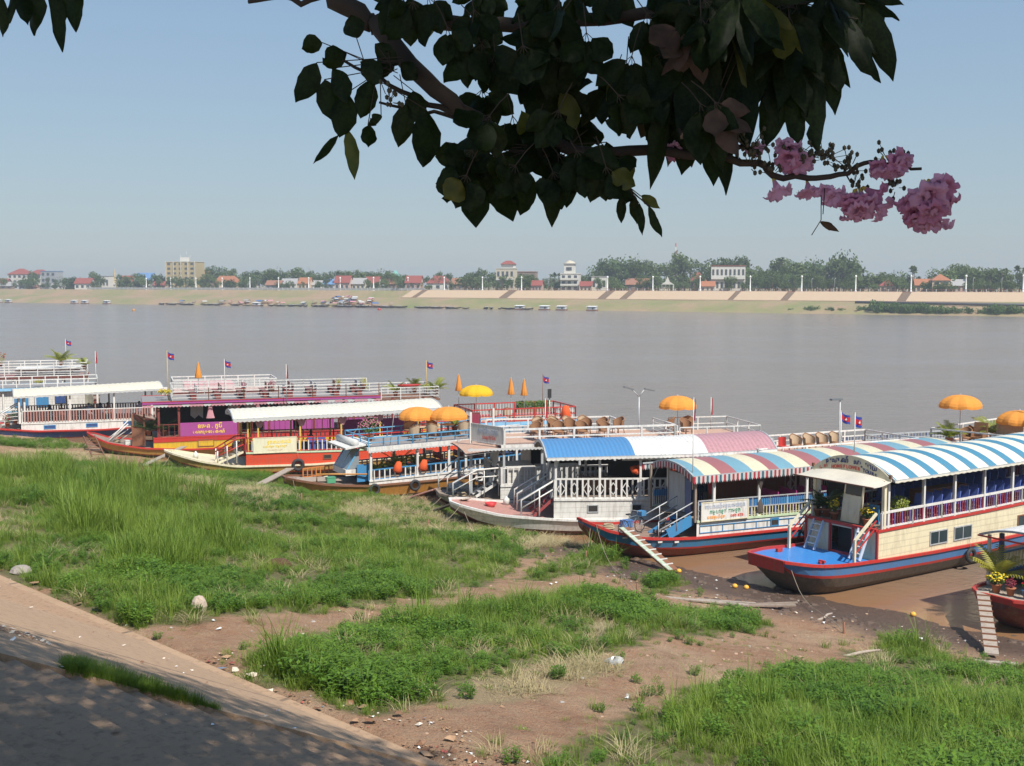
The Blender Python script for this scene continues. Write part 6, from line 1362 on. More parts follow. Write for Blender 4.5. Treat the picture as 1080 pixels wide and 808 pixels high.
def clutter():
    r = random.Random(77); cols = [flat('sack_cloth', (.5, .44, .32), .9), flat('blue_crate', (.05, .16, .42), .5), flat('basin_red', (.5, .05, .05), .4), flat('jerrycan', (.6, .6, .55), .4), flat('rope_pile', (.35, .28, .18), .9), flat('green_basin', (.08, .3, .16), .4)]
    places = [(FBb, -3.3, .3, 'striped awning boat bow'), (FBb, -1.9, 1.1, 'striped awning boat bow'), (EBb, -4.6, .4, 'white lattice-railed boat bow'), (EBb, -3.7, 1.4, 'white lattice-railed boat bow'), (WBb, -3.2, -.6, 'white two-deck boat bow'), (OBb, -1.9, -.7, 'orange-hulled boat bow'), (OBb, -1.6, .5, 'orange-hulled boat bow'), (RBb, -2.4, -.2, 'red and yellow boat bow'), (PBb, -3.0, -.3, 'purple-panelled boat bow'), (PBb, -2.2, -1.2, 'purple-panelled boat bow'), (NBb, -3.4, -.8, 'navy boat bow')]
    for i, (b, x, y, lb) in enumerate(places):
        p = loc2w(b.r, x, y, b.gz(x)-.04); mb = MB(); k = i % 4; m = cols[i % 6]
        if k == 0: [mb.torus((0, 0, .05+.07*q), .26-.03*q, .04, cols[4], 16, 6, 'Z') for q in range(3)]; nm, ll = 'rope_coil', 'coil of mooring rope'
        elif k == 1: mb.box((0, 0, .16), (.5, .36, .3), m, rz=.5); mb.box((.02, 0, .33), (.52, .38, .04), m, rz=.5); nm, ll = 'crate', 'small lidded crate'
        elif k == 2: mb.lathe((0, 0, 0), [(0, 0), (.2, 0), (.3, .2), (.32, .2), (.21, .02)], m, 16); nm, ll = 'basin', 'plastic washing basin'
        else: mb.lathe((0, 0, 0), [(0, 0), (.16, 0), (.17, .3), (.06, .38), (.05, .44), (0, .44)], cols[3], 10); nm, ll = 'water_jar', 'pale water container'
        tag(mb.build(nm, loc=p), f'{ll} on the {lb}', nm.replace('_', ' '))
clutter()
def mudthings():
    for (a, b_, w_, h_, m, lb, nm) in ((210, 645, .2, .42, (.42, .33, .26), 'pale rounded boulder at the edge of the lower left grass', 'boulder'), (22, 606, .3, .28, (.3, .26, .23), 'grey stone beside the top left end of the embankment', 'boulder'), (294, 600, .42, .35, (.09, .04, .02), 'dark brown clump of dead roots in the green grass', 'root_clump'), (398, 630, .14, .14, (.45, .38, .3), 'small pale stone on the footpath edge', 'boulder')):
        p = gp(a, b_); t = MB(); r = random.Random(a); rows = []
        for j in range(7): 
            v = j/6*math.pi; rows.append([(w_*math.sin(v)*math.cos(k*.6283)*(1+.25*fbm(k % 10, j, .9)), w_*math.sin(v)*math.sin(k*.6283)*(1+.25*fbm(k % 10+5, j, .7)), h_*(.35+.65*math.cos(v))) for k in range(11)])
        t.grid(rows, flat(nm+str(a), m, .9), False); o = t.build(nm, loc=p); tag(o, lb, 'stone' if nm == 'boulder' else 'root clump')
    wm = flat('clear_bag', (.38, .39, .39), .3)
    p = gp(648, 700); t = MB(); rows = [[(.24*math.sin(v)*math.cos(k*.7)*(1+.3*math.sin(k*2.1)), .17*math.sin(v)*math.sin(k*.7), .16*(.3+.7*math.cos(v))+.05*math.sin(k*3)) for k in range(10)] for v in [j*math.pi/6 for j in range(7)]]; t.grid(rows, wm, False); tag(t.build('plastic_bag', loc=p), 'crumpled clear plastic bag at the right end of the middle grass patch', 'plastic bag')
    for i, (a, b_, L_, rz, m, lb) in enumerate(((790, 640, 3.4, .05, WOOD, 'long dark board lying flat on the mud below the cream boat bow'), (728, 634, 4.2, -.35, PLANK, 'pale split plank lying between grass and mud'), (870, 618+35, .9, .8, PLANK, 'short bleached driftwood stick on the mud'), (905, 692, 1.5, .35, PLANK, 'bleached stick beside the right grass patch'), (120, 494, 4.5, -.05, BROWN, 'long brown pole lying in the grass below the ladder'))):
        p = gp(a, b_); mb = MB(); pts = [(L_*(k/4-.5), .05*math.sin(k*2+i), .05+.02*k) for k in range(5)]
        if i < 2: mb.box((0, 0, .05), (L_, .22, .05), m); mb.box((L_*.3, .25, .05), (L_*.5, .12, .04), m, rz=.08)
        else: mb.tube(pts, [.05, .06, .05, .045, .03], m, 7)
        tag(mb.build('driftwood' if i > 1 else 'fallen_board', loc=p, rz=rz), lb, 'driftwood' if i > 1 else 'board')
    oc = flat('orange_gourd', (.8, .4, .05), .5)
    for i, (a, b_, lb) in enumerate(((716, 604, 'orange coconut husk at the foot of the striped gangplank'), (775, 620, 'orange husk left of its pair on the wet mud'), (787, 621, 'larger orange husk right of its pair on the wet mud'), (963, 650, 'single orange husk at the waterline right of the cream boat bow'))):
        p = gp(a, b_); mb = MB(); mb.lathe((0, 0, .08), [(0, .1), (.08, .07), (.12, 0), (.08, -.07), (0, -.1)], oc, 10); tag(mb.build('fruit_husk', loc=p), lb, 'husk')
mudthings()
for o in (H_CH, H_CH2):
    for c in list(kids(o)): bpy.data.objects.remove(c)
    bpy.data.objects.remove(o)
# ------------------------------------------------------------------ far bank
BA = Vector((-339.0, 786.0)); BD = Vector((533.0, -337.0)).normalized(); BN = Vector((-BD.y, BD.x)); FZ = 8.5
def bank_at(px, off=0):
    """point on the far bank's plan, off metres behind the waterline, in the direction of a photo column"""
    u = (px-540)/FP; d = Vector((u, math.cos(PITCH))); o = BA+BN*off
    # o + BD*k = d*t
    k = (o.x*d.y-o.y*d.x)/(BD.y*d.x-BD.x*d.y); return o+BD*k
def mpp(px, off=0): return bank_at(px, off).y/FP          # metres per photo pixel there
def far_ground():
    m, nt, b = newmat('far_bank_earth'); pos = nt.nodes.new('ShaderNodeNewGeometry').outputs['Position']
    n1 = noise_node(nt, .035, pos, 6, .65); n2 = noise_node(nt, .35, pos, 5, .7)
    c = ramp(nt, n1.outputs[0], [(.40, (.33, .22, .13)), (.52, (.24, .21, .09)), (.66, (.15, .19, .05))]).outputs[0]
    c = mixc(nt, ramp(nt, n2.outputs[0], [(.45, (0, 0, 0)), (.7, (1, 1, 1))]).outputs[0], c, (.24, .18, .11)); lk(nt, c, b.inputs['Base Color']); b.inputs['Roughness'].default_value = .95
    mb = MB(); ks = list(np.concatenate([[-900, -700], np.arange(-500, 1200, 8), [1400, 1600]])); offs = [(-6, -1), (0, .0), (3, .8), (8, 2.2), (14, 3.7), (22, 4.6), (26, 5.0), (34, 8.2), (36, FZ), (60, FZ), (140, FZ-.1), (700, FZ-.1)]
    rows = []
    for o_, z in offs:
        rows.append([(*(BA+BD*k+BN*(o_+(2.5*fbm(k, 0, .02) if o_ < 20 else 0))), z+(.35*fbm(k, o_*3, .05) if 0 < o_ < 30 else 0)) for k in ks])
    mb.grid(rows[::-1], m, True); tag(mb.build('far_bank'), kind='structure')
far_ground()
def embank():
    """tan concrete revetment with brown stair gaps along the right part of the far bank"""
    tan = concrete_mat('far_revetment', (.46, .33, .21), (.53, .39, .26)); brn = concrete_mat('far_stairs', (.32, .23, .16), (.38, .28, .2))
    def k_of(px, off): return (bank_at(px, off)-BA-BN*off).dot(BD)
    cuts = [(426, 433), (440, 446), (531, 540), (634, 643), (657, 665), (770, 776), (825, 833), (946, 956)]
    root = empty('river_revetment', (*bank_at(640, 24), 4.7), 0, 'long tan concrete revetment with brown stair flights on the far bank', 'revetment'); inv = root.location
    k0 = k_of(430, 30); k1 = k_of(1150, 30)
    def P(k, o_, z): v = BA+BD*k+BN*o_; return (v.x-inv.x, v.y-inv.y, z-inv.z)
    edges = [k0]+[q for a, c in cuts[1:] for q in (k_of(a, 30), k_of(c, 30))]+[k1]
    for i in range(0, len(edges)-1):
        a, c = edges[i], edges[i+1]; mb = MB(); n = max(1, int((c-a)/12))
        st_ = i % 2 == 1
        if st_:
            for q in range(16):
                z0 = 4.9+3.6*q/16; o0 = 25.2+9.6*q/16; mb.add([P(a, o0, z0+.22), P(c, o0, z0+.22), P(c, o0+.6, z0+.22), P(a, o0+.6, z0+.22), P(a, o0, z0), P(c, o0, z0)], [(0, 1, 2, 3), (4, 5, 1, 0)], brn)
            mb.build('stair_flight', root)
        else:
            mb.slab([P(a, 25, 4.9), P(c, 25, 4.9), P(c, 35, FZ+.25), P(a, 35, FZ+.25)], .2, tan); mb.build('slope_panel', root)
    mb = MB(); mb.bar(P(k0, 24.3, 4.75), P(k1, 24.3, 4.75), 1.2, .5, tan); mb.bar(P(k0, 35.4, FZ+.3), P(k1, 35.4, FZ+.3), .8, .4, concrete_mat('far_cap', (.34, .14, .10), (.4, .2, .15))); mb.build('coping', root)
    # railing of the promenade: low grey-red fence
    f = empty('promenade_fence', (*bank_at(540, 37), FZ), 0, 'low grey and reddish fence along the top of the far bank', 'fence'); inv2 = f.location; mb = MB(); k2 = k_of(95, 37)
    def Q(k, z): v = BA+BD*k+BN*37; return (v.x-inv2.x, v.y-inv2.y, z-inv2.z)
    fm = flat('fence_grey', (.42, .42, .40), .8); fr_ = flat('fence_red', (.36, .14, .11), .8)
    k = k2
    while k < k1: mb.bar(Q(k, FZ), Q(k, FZ+1.6), .3, .3, fm); k += 4
    seg = 0; k = k2
    while k < k1:
        mm = fm if k < k0 else fr_; e = min(k+20, k1); mb.bar(Q(k, FZ+1.5), Q(e, FZ+1.5), .12, .12, mm); mb.bar(Q(k, FZ+.75), Q(e, FZ+.75), .1, .1 if k > k0 else 1.1, fm if k < k0+30 else mm); k = e
    mb.build('railing', f)
    # dark pipeline / path line below the revetment at right
    mb = MB(); a = BA+BD*k_of(900, 17)+BN*17; c = BA+BD*k_of(1160, 12)+BN*12; mb.tube([(*a, 4.6), (*c, 4.0)], .55, flat('dark_pipe', (.08, .08, .09), .7), 8); tag(mb.build('pipeline'), 'thin dark pipeline lying along the grass below the right end of the revetment', 'pipe')
embank()
WALLC = {k: paint('far_wall_'+k, c, .8, .25) for k, c in dict(tan=(.48, .38, .20), white=(.66, .64, .58), cream=(.58, .52, .40), grey=(.34, .36, .38), pink=(.55, .40, .34), brown=(.25, .19, .15), pale=(.52, .55, .56), peach=(.66, .50, .36)).items()}
ROOFC = {k: flat('far_roof_'+k, c, .8) for k, c in dict(red=(.25, .06, .045), orange=(.34, .13, .06), blue=(.12, .24, .45), teal=(.18, .42, .38), grey=(.33, .32, .31), rust=(.28, .13, .08), white=(.7, .7, .68)).items()}
WIN = flat('far_window', (.07, .08, .09), .3)
def house(px0, px1, ytop, wall, roof, label, floors=2, rtype='gable', off=48, depth=8, base=FZ, rh=.32, nw=None, name='house', face=None, cat='house', balc=False, parts=True, group=None):
    pc = (px0+px1)/2; p = bank_at(pc, off); m = p.y/FP; W = (px1-px0)*m; ztop = CAMH+(299-ytop)*m; H = ztop-base; wallh = H*(1-rh) if rtype != 'flat' else H
    root = empty(name, (p.x, p.y, base), face if face is not None else math.atan2(BD.y, BD.x)*.35, label, cat, group)
    mb = MB(); mb.box((0, 0, wallh/2-.3), (W, depth, wallh+.6), WALLC[wall]); mb.build('wall', root)
    mb = MB(); o_ = .5
    if rtype == 'flat': mb.box((0, 0, wallh+.12), (W+.5, depth+.5, .35), WALLC['white'] if roof is None else ROOFC[roof])
    elif rtype == 'gable':
        z0 = wallh; z1 = H; a, d = W/2+o_, depth/2+o_
        mb.slab([(-a, -d, z0), (a, -d, z0), (a, 0, z1), (-a, 0, z1)], .2, ROOFC[roof]); mb.slab([(a, d, z0), (-a, d, z0), (-a, 0, z1), (a, 0, z1)], .2, ROOFC[roof])
        mb.add([(-W/2, -depth/2, z0), (-W/2, depth/2, z0), (-W/2, 0, z1-.1)], [(0, 2, 1)], WALLC[wall]); mb.add([(W/2, -depth/2, z0), (W/2, depth/2, z0), (W/2, 0, z1-.1)], [(0, 1, 2)], WALLC[wall])
    else:
        z0 = wallh; z1 = H; a, d = W/2+o_, depth/2+o_; r_ = max(.1, W/2-depth/2)
        v = [(-a, -d, z0), (a, -d, z0), (a, d, z0), (-a, d, z0), (-r_, 0, z1), (r_, 0, z1)]; mb.add(v, [(0, 1, 5, 4), (1, 2, 5), (2, 3, 4, 5), (3, 0, 4), (3, 2, 1, 0)], ROOFC[roof])
    mb.build('roof', root)
    if parts:
        n = nw or max(2, int(W/3.2)); fh = wallh/floors
        for fl in range(floors):
            for k in range(n):
                x = -W/2+W*(k+.5)/n; q = MB(); q.box((x, -depth/2-.02, fh*(fl+.52)), (W/n*.5, .12, fh*.45), WIN); q.build('window' if not (fl == 0 and k == n//2) else 'door', root)
        if balc:
            for fl in range(1, floors): q = MB(); q.box((0, -depth/2-.6, fh*fl), (W*.98, 1.3, .25), WALLC['white']); q.box((0, -depth/2-1.2, fh*fl+.45), (W*.98, .08, .7), WALLC['white']); q.build('balcony', root)
    return root, W, wallh, H
DUP = {}
def town():
    r, W, wh, H = house(182, 214.5, 276.5, 'tan', None, 'ochre six-storey apartment block with a white tank on its roof on the far bank', 6, 'flat', 60, 14, nw=5, name='apartment_building', cat='building')
    q = MB(); q.box((0, 0, H+1.6), (W*.26, 4, 2.8), WALLC['white']); q.build('roof_tank', r); q = MB()
    for x in (-3.2, 1, 3.5): q.tube([(x, 0, H), (x, 0, H+8-abs(x))], .14, STEEL, 4)
    q.build('antenna', r)
    for x in (-.5, -.24, .02, .26, .5): q = MB(); q.box((W*x, -7.2, H/2), (.7, .4, H), WALLC['cream']); q.build('pilaster', r)
    house(16, 38, 283.5, 'white', 'red', 'large white building with a red hipped roof at far left', 3, 'hip', 70, 12, rh=.28, name='building', cat='building'); house(36, 57, 284.5, 'white', 'red', 'white block with smaller red gable right of the large red-roofed one', 3, 'hip', 85, 10, rh=.25, name='building', cat='building')
    house(50, 67, 286.5, 'grey', 'blue', 'grey concrete block with a blue roof patch at far left', 3, 'flat', 62, 10, name='building', cat='building')
    house(-12, 15, 294, 'brown', 'red', 'low house with a broad red roof at the far left edge', 1, 'gable', 46, 9, rh=.6)
    hs = [(0, 20, 299, 'brown', 'grey', 'gable'), (12, 34, 297.5, 'pale', 'grey', 'gable'), (34, 46, 301, 'pink', 'rust', 'gable'), (60, 72, 298, 'white', 'grey', 'gable'), (72, 84, 302, 'brown', 'grey', 'gable'), (84, 102, 293.5, 'white', 'red', 'gable'), (96, 104, 300, 'pink', 'rust', 'gable'), (110, 121, 291.5, 'white', 'grey', 'flat'), (115, 127, 296, 'pale', 'grey', 'gable'), (132, 146, 291, 'white', 'red', 'gable'), (148, 166, 288, 'pale', 'blue', 'gable'), (166, 180, 297, 'pink', 'red', 'gable'),
          (214, 226, 284.5, 'pink', 'orange', 'gable'), (228, 256, 291, 'peach', 'orange', 'hip'), (262, 272, 297, 'white', 'grey', 'gable'), (284, 300, 296, 'grey', 'rust', 'gable'), (300, 316, 294, 'white', 'grey', 'gable'), (318, 330, 293, 'peach', 'orange', 'gable'), (330, 342, 296, 'white', 'grey', 'gable'), (344, 362, 294.5, 'pale', 'blue', 'gable'), (356, 372, 291, 'pink', 'red', 'gable'), (374, 388, 293.5, 'cream', 'grey', 'gable'), (388, 402, 292, 'white', 'red', 'gable'), (408, 420, 293.5, 'brown', 'rust', 'gable'), (413, 423, 284.5, 'pale', 'teal', 'hip'), (430, 446, 291, 'pink', 'red', 'gable'), (452, 476, 291, 'white', 'red', 'hip'), (478, 497, 293.5, 'brown', 'rust', 'gable'), (498, 512, 296, 'white', 'grey', 'gable'), (546, 566, 287, 'brown', 'rust', 'flat'), (562, 572, 296, 'pink', 'red', 'gable'), (612, 624, 297, 'peach', 'red', 'gable'), (624, 640, 292, 'white', 'grey', 'flat'), (628, 638, 299, 'brown', 'red', 'gable'), (660, 684, 294, 'brown', 'rust', 'gable'), (726, 744, 287.5, 'pink', 'red', 'hip'), (738, 752, 297, 'cream', 'orange', 'gable'), (925, 941, 294.5, 'pink', 'red', 'hip'), (962, 980, 294.5, 'peach', 'orange', 'gable'), (1000, 1014, 295, 'pink', 'grey', 'gable')]
    words = dict(pale='pale', brown='brown', pink='pinkish', white='white', grey='grey', cream='cream', peach='peach'); land = [(60, 'near the far left edge'), (130, 'left of the slender tan stupa'), (182, 'between the stupa and the ochre apartment block'), (300, 'right of the ochre apartment block'), (405, 'among the low houses left of the revetment'), (520, 'above the left end of the revetment'), (600, 'left of the white pagoda tower'), (700, 'between the pagoda tower and the white gate'), (800, 'near the long white villa'), (1100, 'near the pink villa at right')]
    for i, (a, c, y, wl, rf, rt) in enumerate(hs):
        pos = next(w_ for lim, w_ in land if (a+c)/2 < lim)
        lab = f'small {words[wl]} house with {rf} {rt} roof {pos}'; DUP.setdefault(lab, []).append(None); seen = len(DUP[lab]); tot = sum(1 for q in hs if f'small {words[q[3]]} house with {q[4]} {q[5]} roof '+next(w_ for lim, w_ in land if (q[0]+q[1])/2 < lim) == lab)
        if tot > 1: lab = ['left', 'right', 'farthest right'][seen-1]+f' {words[wl]} house with {rf} {rt} roof '+pos
        house(a, c, y, wl, rf, lab, 1 if y > 290 else 2, rt, 42+6*(i % 5)+(30 if y < 290 else 0), 7, rh=.5, nw=3)
    # slender stupa, white pagoda tower, gate, villas, mast
    p = bank_at(124, 60); m = p.y/FP; t = empty('stupa', (p.x, p.y, FZ), 0, 'slender tan stupa spire rising above the low houses at left', 'stupa'); mb = MB(); Hh = 20*m; mb.lathe((0, 0, 0), [(2.6, 0), (2.4, 2), (1.7, 2.5), (1.5, 6), (1.9, 6.4), (1.1, 7), (1.0, Hh*.75), (.3, Hh), (0, Hh+1)], WALLC['tan'], 8, smooth=False); mb.build('spire', t); mb = MB(); mb.lathe((9, 3, 0), [(1.2, 0), (.9, 6), (.3, Hh*.7), (0, Hh*.8)], WALLC['pink'], 8); mb.build('small_spire', t)
    r, W, wh, H = house(592, 611, 289, 'white', None, 'white pagoda-like tower house with stepped top storey on the far bank', 3, 'flat', 50, 9, nw=3, name='tower_house', cat='house', balc=True)
    q = MB(); q.box((-W*.05, 0, H+2.6), (W*.55, 6, 5.0), WALLC['white']); q.build('upper_storey', r); q = MB(); q.box((-W*.05, -3.1, H+2.6), (W*.3, .2, 1.6), WIN); q.build('upper_window', r); q = MB(); q.box((-W*.05, 0, H+5.2), (W*.68, 7, .4), ROOFC['grey']); q.lathe((-W*.05, 0, H+5.4), [(W*.33, 0), (W*.2, 1.0), (0, 1.6)], WALLC['cream'], 4); q.build('upper_roof', r)
    r, W, wh, H = house(525, 544, 283.5, 'cream', None, 'cream house with balconies and a small red-roofed roof pavilion', 2, 'flat', 52, 9, nw=4, cat='house', balc=True)
    q = MB(); q.box((W*.1, 0, H+1.2), (W*.7, 6, 2.2), WALLC['white']); q.build('roof_pavilion', r); q = MB(); q.add([(-W*.3, -4, H+2.3), (W*.5, -4, H+2.3), (W*.5, 4, H+2.3), (-W*.3, 4, H+2.3), (-W*.05, 0, H+4.2), (W*.25, 0, H+4.2)], [(0, 1, 5, 4), (1, 2, 5), (2, 3, 4, 5), (3, 0, 4)], ROOFC['red']); q.build('pavilion_roof', r)
    house(749, 784, 281, 'white', 'red', 'long white villa with arcades, balconies and a flat red-edged roof', 2, 'flat', 58, 11, nw=8, name='villa', cat='house', balc=True); house(979, 997, 289, 'peach', 'orange', 'pink and peach villa with an orange hipped roof at right', 2, 'hip', 52, 9, rh=.35, name='villa', cat='house')
    p = bank_at(703, 44); m = p.y/FP; t = empty('ornate_gate', (p.x, p.y, FZ), -.2, 'small white gate with a pointed carved gable in front of tall trees', 'gate'); mb = MB(); Wd = 12*m
    for x in (-.5, -.17, .17, .5): mb.box((x*Wd, 0, 1.8), (.5, .6, 3.6), WALLC['white'])
    mb.build('pillars', t); mb = MB(); mb.slab([(-Wd*.55, -.5, 3.5), (Wd*.55, -.5, 3.5), (Wd*.2, -.5, 4.8), (0, -.5, 7.4), (-Wd*.2, -.5, 4.8)], 1.0, WALLC['white']); mb.build('gable', t)
    p = bank_at(711, 120); m = p.y/FP; t = empty('radio_mast', (p.x, p.y, FZ), 0, 'tall thin red and white radio mast above the trees', 'mast'); Hh = 50*m; mb = MB(); rm = flat('mast_red', (.45, .1, .08)); n = 12
    for k in range(n):
        z0, z1 = Hh*k/n, Hh*(k+1)/n; w0 = .9*(1-k/n*.7)
        for a in range(3):
            an = a*2.094; an2 = an+2.094; mb.bar((w0*math.cos(an), w0*math.sin(an), z0), (w0*math.cos(an), w0*math.sin(an), z1), .16, .16, rm if k % 2 else WHITE); mb.bar((w0*math.cos(an), w0*math.sin(an), z0), (w0*math.cos(an2), w0*math.sin(an2), z1), .1, .1, rm if k % 2 else WHITE)
    mb.build('lattice', t); mb = MB(); 
    for z in (.55, .72): mb.lathe((0, -1.2, Hh*z), [(0, .1), (1.0, .2), (1.0, -.5), (0, -.3)], WHITE, 10, 'Y')
    mb.build('dish', t)
    p = bank_at(870, 90); m = p.y/FP; t = empty('church_tower', (p.x, p.y, FZ), 0, 'pinkish stepped church tower half hidden by trees at right', 'tower'); mb = MB(); mb.box((0, 0, 7*m), (7*m, 7*m, 14*m), WALLC['pink']); mb.build('tower_base', t); mb = MB(); mb.box((-1, 0, 17*m), (4*m, 4*m, 6*m), WALLC['pink']); mb.build('belfry', t); mb = MB(); mb.lathe((-1, 0, 20*m), [(2.4*m, 0), (0, 3*m)], ROOFC['rust'], 4); mb.build('spire', t)
    # lamp columns
    proto = empty('lamp_post', (0, 0, 0), 0, 'white lamp column standing on the far promenade', 'lamp post', 'white lamp columns along the far promenade'); wm = flat('lamp_white', (.8, .8, .78), .6); mb = MB(); mb.lathe((0, 0, 0), [(.55, 0), (.5, .8), (.30, 1.0), (.24, 6.4), (.3, 6.6)], wm, 8); mb.build('shaft', proto); mb = MB(); mb.lathe((0, 0, 6.6), [(.25, 0), (.5, .25), (.4, .8), (0, 1.1)], wm, 8); mb.build('lantern', proto)
    cols = [157, 182.5, 209, 236.5, 265.5, 295.5, 327, 360, 395, 431, 469, 509, 550, 640, 687.5, 737, 789.5, 843.5, 900, 958, 1015.5, 1075.5]
    for i, px in enumerate(cols):
        q = bank_at(px, 38.2); o = proto if i == 0 else copy_tree(proto); o.location = (q.x, q.y, FZ)
    proto2 = empty('slim_street_light', (0, 0, 0), 0, 'slim grey street light standing behind the white lamp columns', 'lamp post', 'slim street lights behind the far promenade'); mb = MB(); mb.tube([(0, 0, 0), (0, 0, 6), (.5, 0, 6.4)], .12, STEEL, 5); mb.build('pole', proto2)
    for i, px in enumerate([164, 434, 578, 854, 878, 1000+23, 1053]): q = bank_at(px, 42); o = proto2 if i == 0 else copy_tree(proto2); o.location = (q.x, q.y, FZ)
    # flagpoles and thin cranes left out; the crowd of small houseboats and stalls at the waterline
    hull = empty('moored_boat', (0, 0, 0), 0, 'small dark boat drawn up on the far waterline', 'boat', 'small dark boats along the far waterline'); mb = MB(); mb.grid([[(x, .9*(1-abs(x/3.4)**2.5)*s_, .2+.55*abs(s_)+.35*(x/3.4)**2-.3) for s_ in (-1, -.5, 0, .5, 1)] for x in frange(-3.4, 3.4, .5)], flat('far_boat_hull', (.09, .075, .06), .7), True); mb.build('hull', hull); mb = MB(); mb.box((.3, 0, .8), (2.4, 1.2, .08), flat('far_boat_awning', (.45, .47, .48), .8))
    for x in (-.8, 1.4):
        for y in (-.55, .55): mb.bar((x, y, .3), (x, y, .8), .06, .06, WOOD)
    mb.build('awning', hull)
    hb = empty('houseboat', (0, 0, 0), 0, 'pale roofed houseboat moored at the far waterline', 'houseboat', 'houseboats at the far waterline'); mb = MB(); mb.box((0, 0, .35), (7, 3, .7), BROWN); mb.build('float', hb); mb = MB(); mb.box((0, 0, 1.5), (5.6, 2.6, 1.7), WALLC['pale']); mb.build('cabin', hb); mb = MB(); mb.slab([(-3.3, -1.7, 2.3), (3.3, -1.7, 2.3), (3.3, 1.7, 2.7), (-3.3, 1.7, 2.7)], .1, ROOFC['white']); mb.build('roof', hb); mb = MB(); mb.box((1, -1.32, 1.4), (1.2, .06, 1.0), WIN); mb.build('window', hb)
    r = random.Random(8); first = True
    spots = [r.uniform(170, 300) for _ in range(26)]+[r.uniform(300, 420) for _ in range(34)]+[r.uniform(420, 560) for _ in range(20)]
    for i, px in enumerate(spots):
        q = bank_at(px, r.uniform(-3, 1.5)); o = hull if i == 0 else copy_tree(hull); o.location = (q.x, q.y, .15); o.rotation_euler = (0, 0, r.uniform(0, 3.14)); s_ = r.uniform(.8, 1.3); o.scale = (s_,)*3
    for i, px in enumerate((2, 12, 81, 92, 115, 272, 548, 574, 592, 624)): q = bank_at(px, -3.5); o = hb if i == 0 else copy_tree(hb); o.location = (q.x, q.y, 0); o.rotation_euler = (0, 0, -.5); o.scale = (.75, .75, .8)
    tent = empty('tarpaulin_stall', (0, 0, 0), 0, 'small tarpaulin stall on the grassy slope of the far bank', 'stall', 'tarpaulin stalls on the far bank slope')
    mb = MB(); mb.slab([(-1.8, -1.5, 1.7), (1.8, -1.5, 1.7), (1.8, 0, 2.3), (-1.8, 0, 2.3)], .06, WCL); mb.slab([(1.8, 1.5, 1.7), (-1.8, 1.5, 1.7), (-1.8, 0, 2.3), (1.8, 0, 2.3)], .06, WCL); mb.build('tarpaulin', tent); mb = MB()
    for x in (-1.7, 1.7):
        for y in (-1.4, 1.4): mb.bar((x, y, -.4), (x, y, 1.72), .08, .08, WOOD)
    mb.box((0, 0, .4), (2.8, 1.6, .7), BROWN); mb.build('frame', tent)
    tents = [WCL, cloth('blue_tarp', (.08, .2, .5)), cloth('grey_tarp', (.45, .45, .45)), PINKC]
    for i in range(64):
        px = r.gauss(368, 16) if i < 34 else (r.uniform(180, 300) if i < 52 else r.uniform(300, 420)); of = r.uniform(2, 15) if i < 34 else r.uniform(1, 5); q = bank_at(px, of); o = tent if i == 0 else copy_tree(tent)
        z = 0 if of < 0 else (.27*of if of < 14 else 3.7); o.location = (q.x, q.y, z); o.rotation_euler = (0, 0, r.uniform(0, 3)); s_ = r.uniform(.55, 1.0); o.scale = (s_,)*3
        if i > 3 and i % 4:
            c = ALLKIDS[o][0]; c.data = c.data.copy(); c.data.materials[0] = tents[i % 4]
            o['group'] = 'coloured tarpaulin stalls on the far bank slope'; o['label'] = 'small stall under a coloured or grey tarpaulin on the far bank slope'
    # small floats far out on the river
    for px, py, m, lb in ((141, 328, ORNG, 'tiny orange buoy far out on the river at left'), (400, 327, REDP, 'tiny red buoy far out on the river')):
        q = at(px, py); mb = MB(); mb.lathe((0, 0, .2), [(0, .9), (.5, .6), (.9, 0), (.5, -.5)], m, 10); tag(mb.build('buoy', loc=q), lb, 'buoy')
town()
# trees of the far bank
FT = leafmat('far_tree_leaves', (.045, .085, .018), (.11, .155, .035), .25, .6, .06, .5); FTP = leafmat('far_palm_leaves', (.05, .08, .02), (.10, .13, .04), .2, .6, .06); BARK = flat('far_bark', (.14, .10, .07), .9); FTG = leafmat('far_shrub_leaves', (.05, .11, .02), (.09, .16, .03), .25, .6, .05)
def crown_mesh(seed, R0, H_, n, lf, lobes=7, mat=None, gap=.0):
    r = random.Random(seed); mb = MB(); L_ = [(Vector((r.uniform(-1, 1)*R0*.62, r.uniform(-1, 1)*R0*.62, H_*(.22+.62*r.random()))), R0*r.uniform(.32, .58)) for _ in range(lobes)]
    for k in range(n):
        c0, rr = L_[r.randrange(lobes)]; d = Vector((r.gauss(0, 1), r.gauss(0, 1), r.gauss(0, .8))).normalized(); c = c0+d*rr*r.uniform(.55, 1.08); 
        if c.z < H_*.04: continue
        u = (d+Vector((r.gauss(0, .7), r.gauss(0, .7), r.gauss(0, .7)))).normalized().orthogonal().normalized(); s_ = lf*r.uniform(.5, 1.2); v = d.cross(u).normalized(); e = u.cross(Vector((r.gauss(0, 1), r.gauss(0, 1), r.gauss(0, 1)))).normalized()
        mb.add([c-u*s_, c+e*s_*.7, c+u*s_*.9, c-e*s_*.6], [(0, 1, 2, 3)], mat or FT)
    return mb, L_
def broadleaf(seed, R0, H_, n=900, lf=.42, trunk=None, mat=None, name='tree'):
    t = empty(name, (0, 0, 0)); mb, L_ = crown_mesh(seed, R0, H_, n, lf, 8, mat); mb.build('crown', t); mb = MB(); mb.tube([(0, 0, -1), (.1, 0, H_*.3), (.2, .1, H_*.55)], [.32, .24, .12], BARK, 7)
    for c, rr in L_[:5]: mb.tube([(.05, 0, H_*.25), tuple(c*.6+Vector((0, 0, H_*.15))), tuple(c)], [.16, .09, .04], BARK, 5)
    mb.build('trunk', t); return t
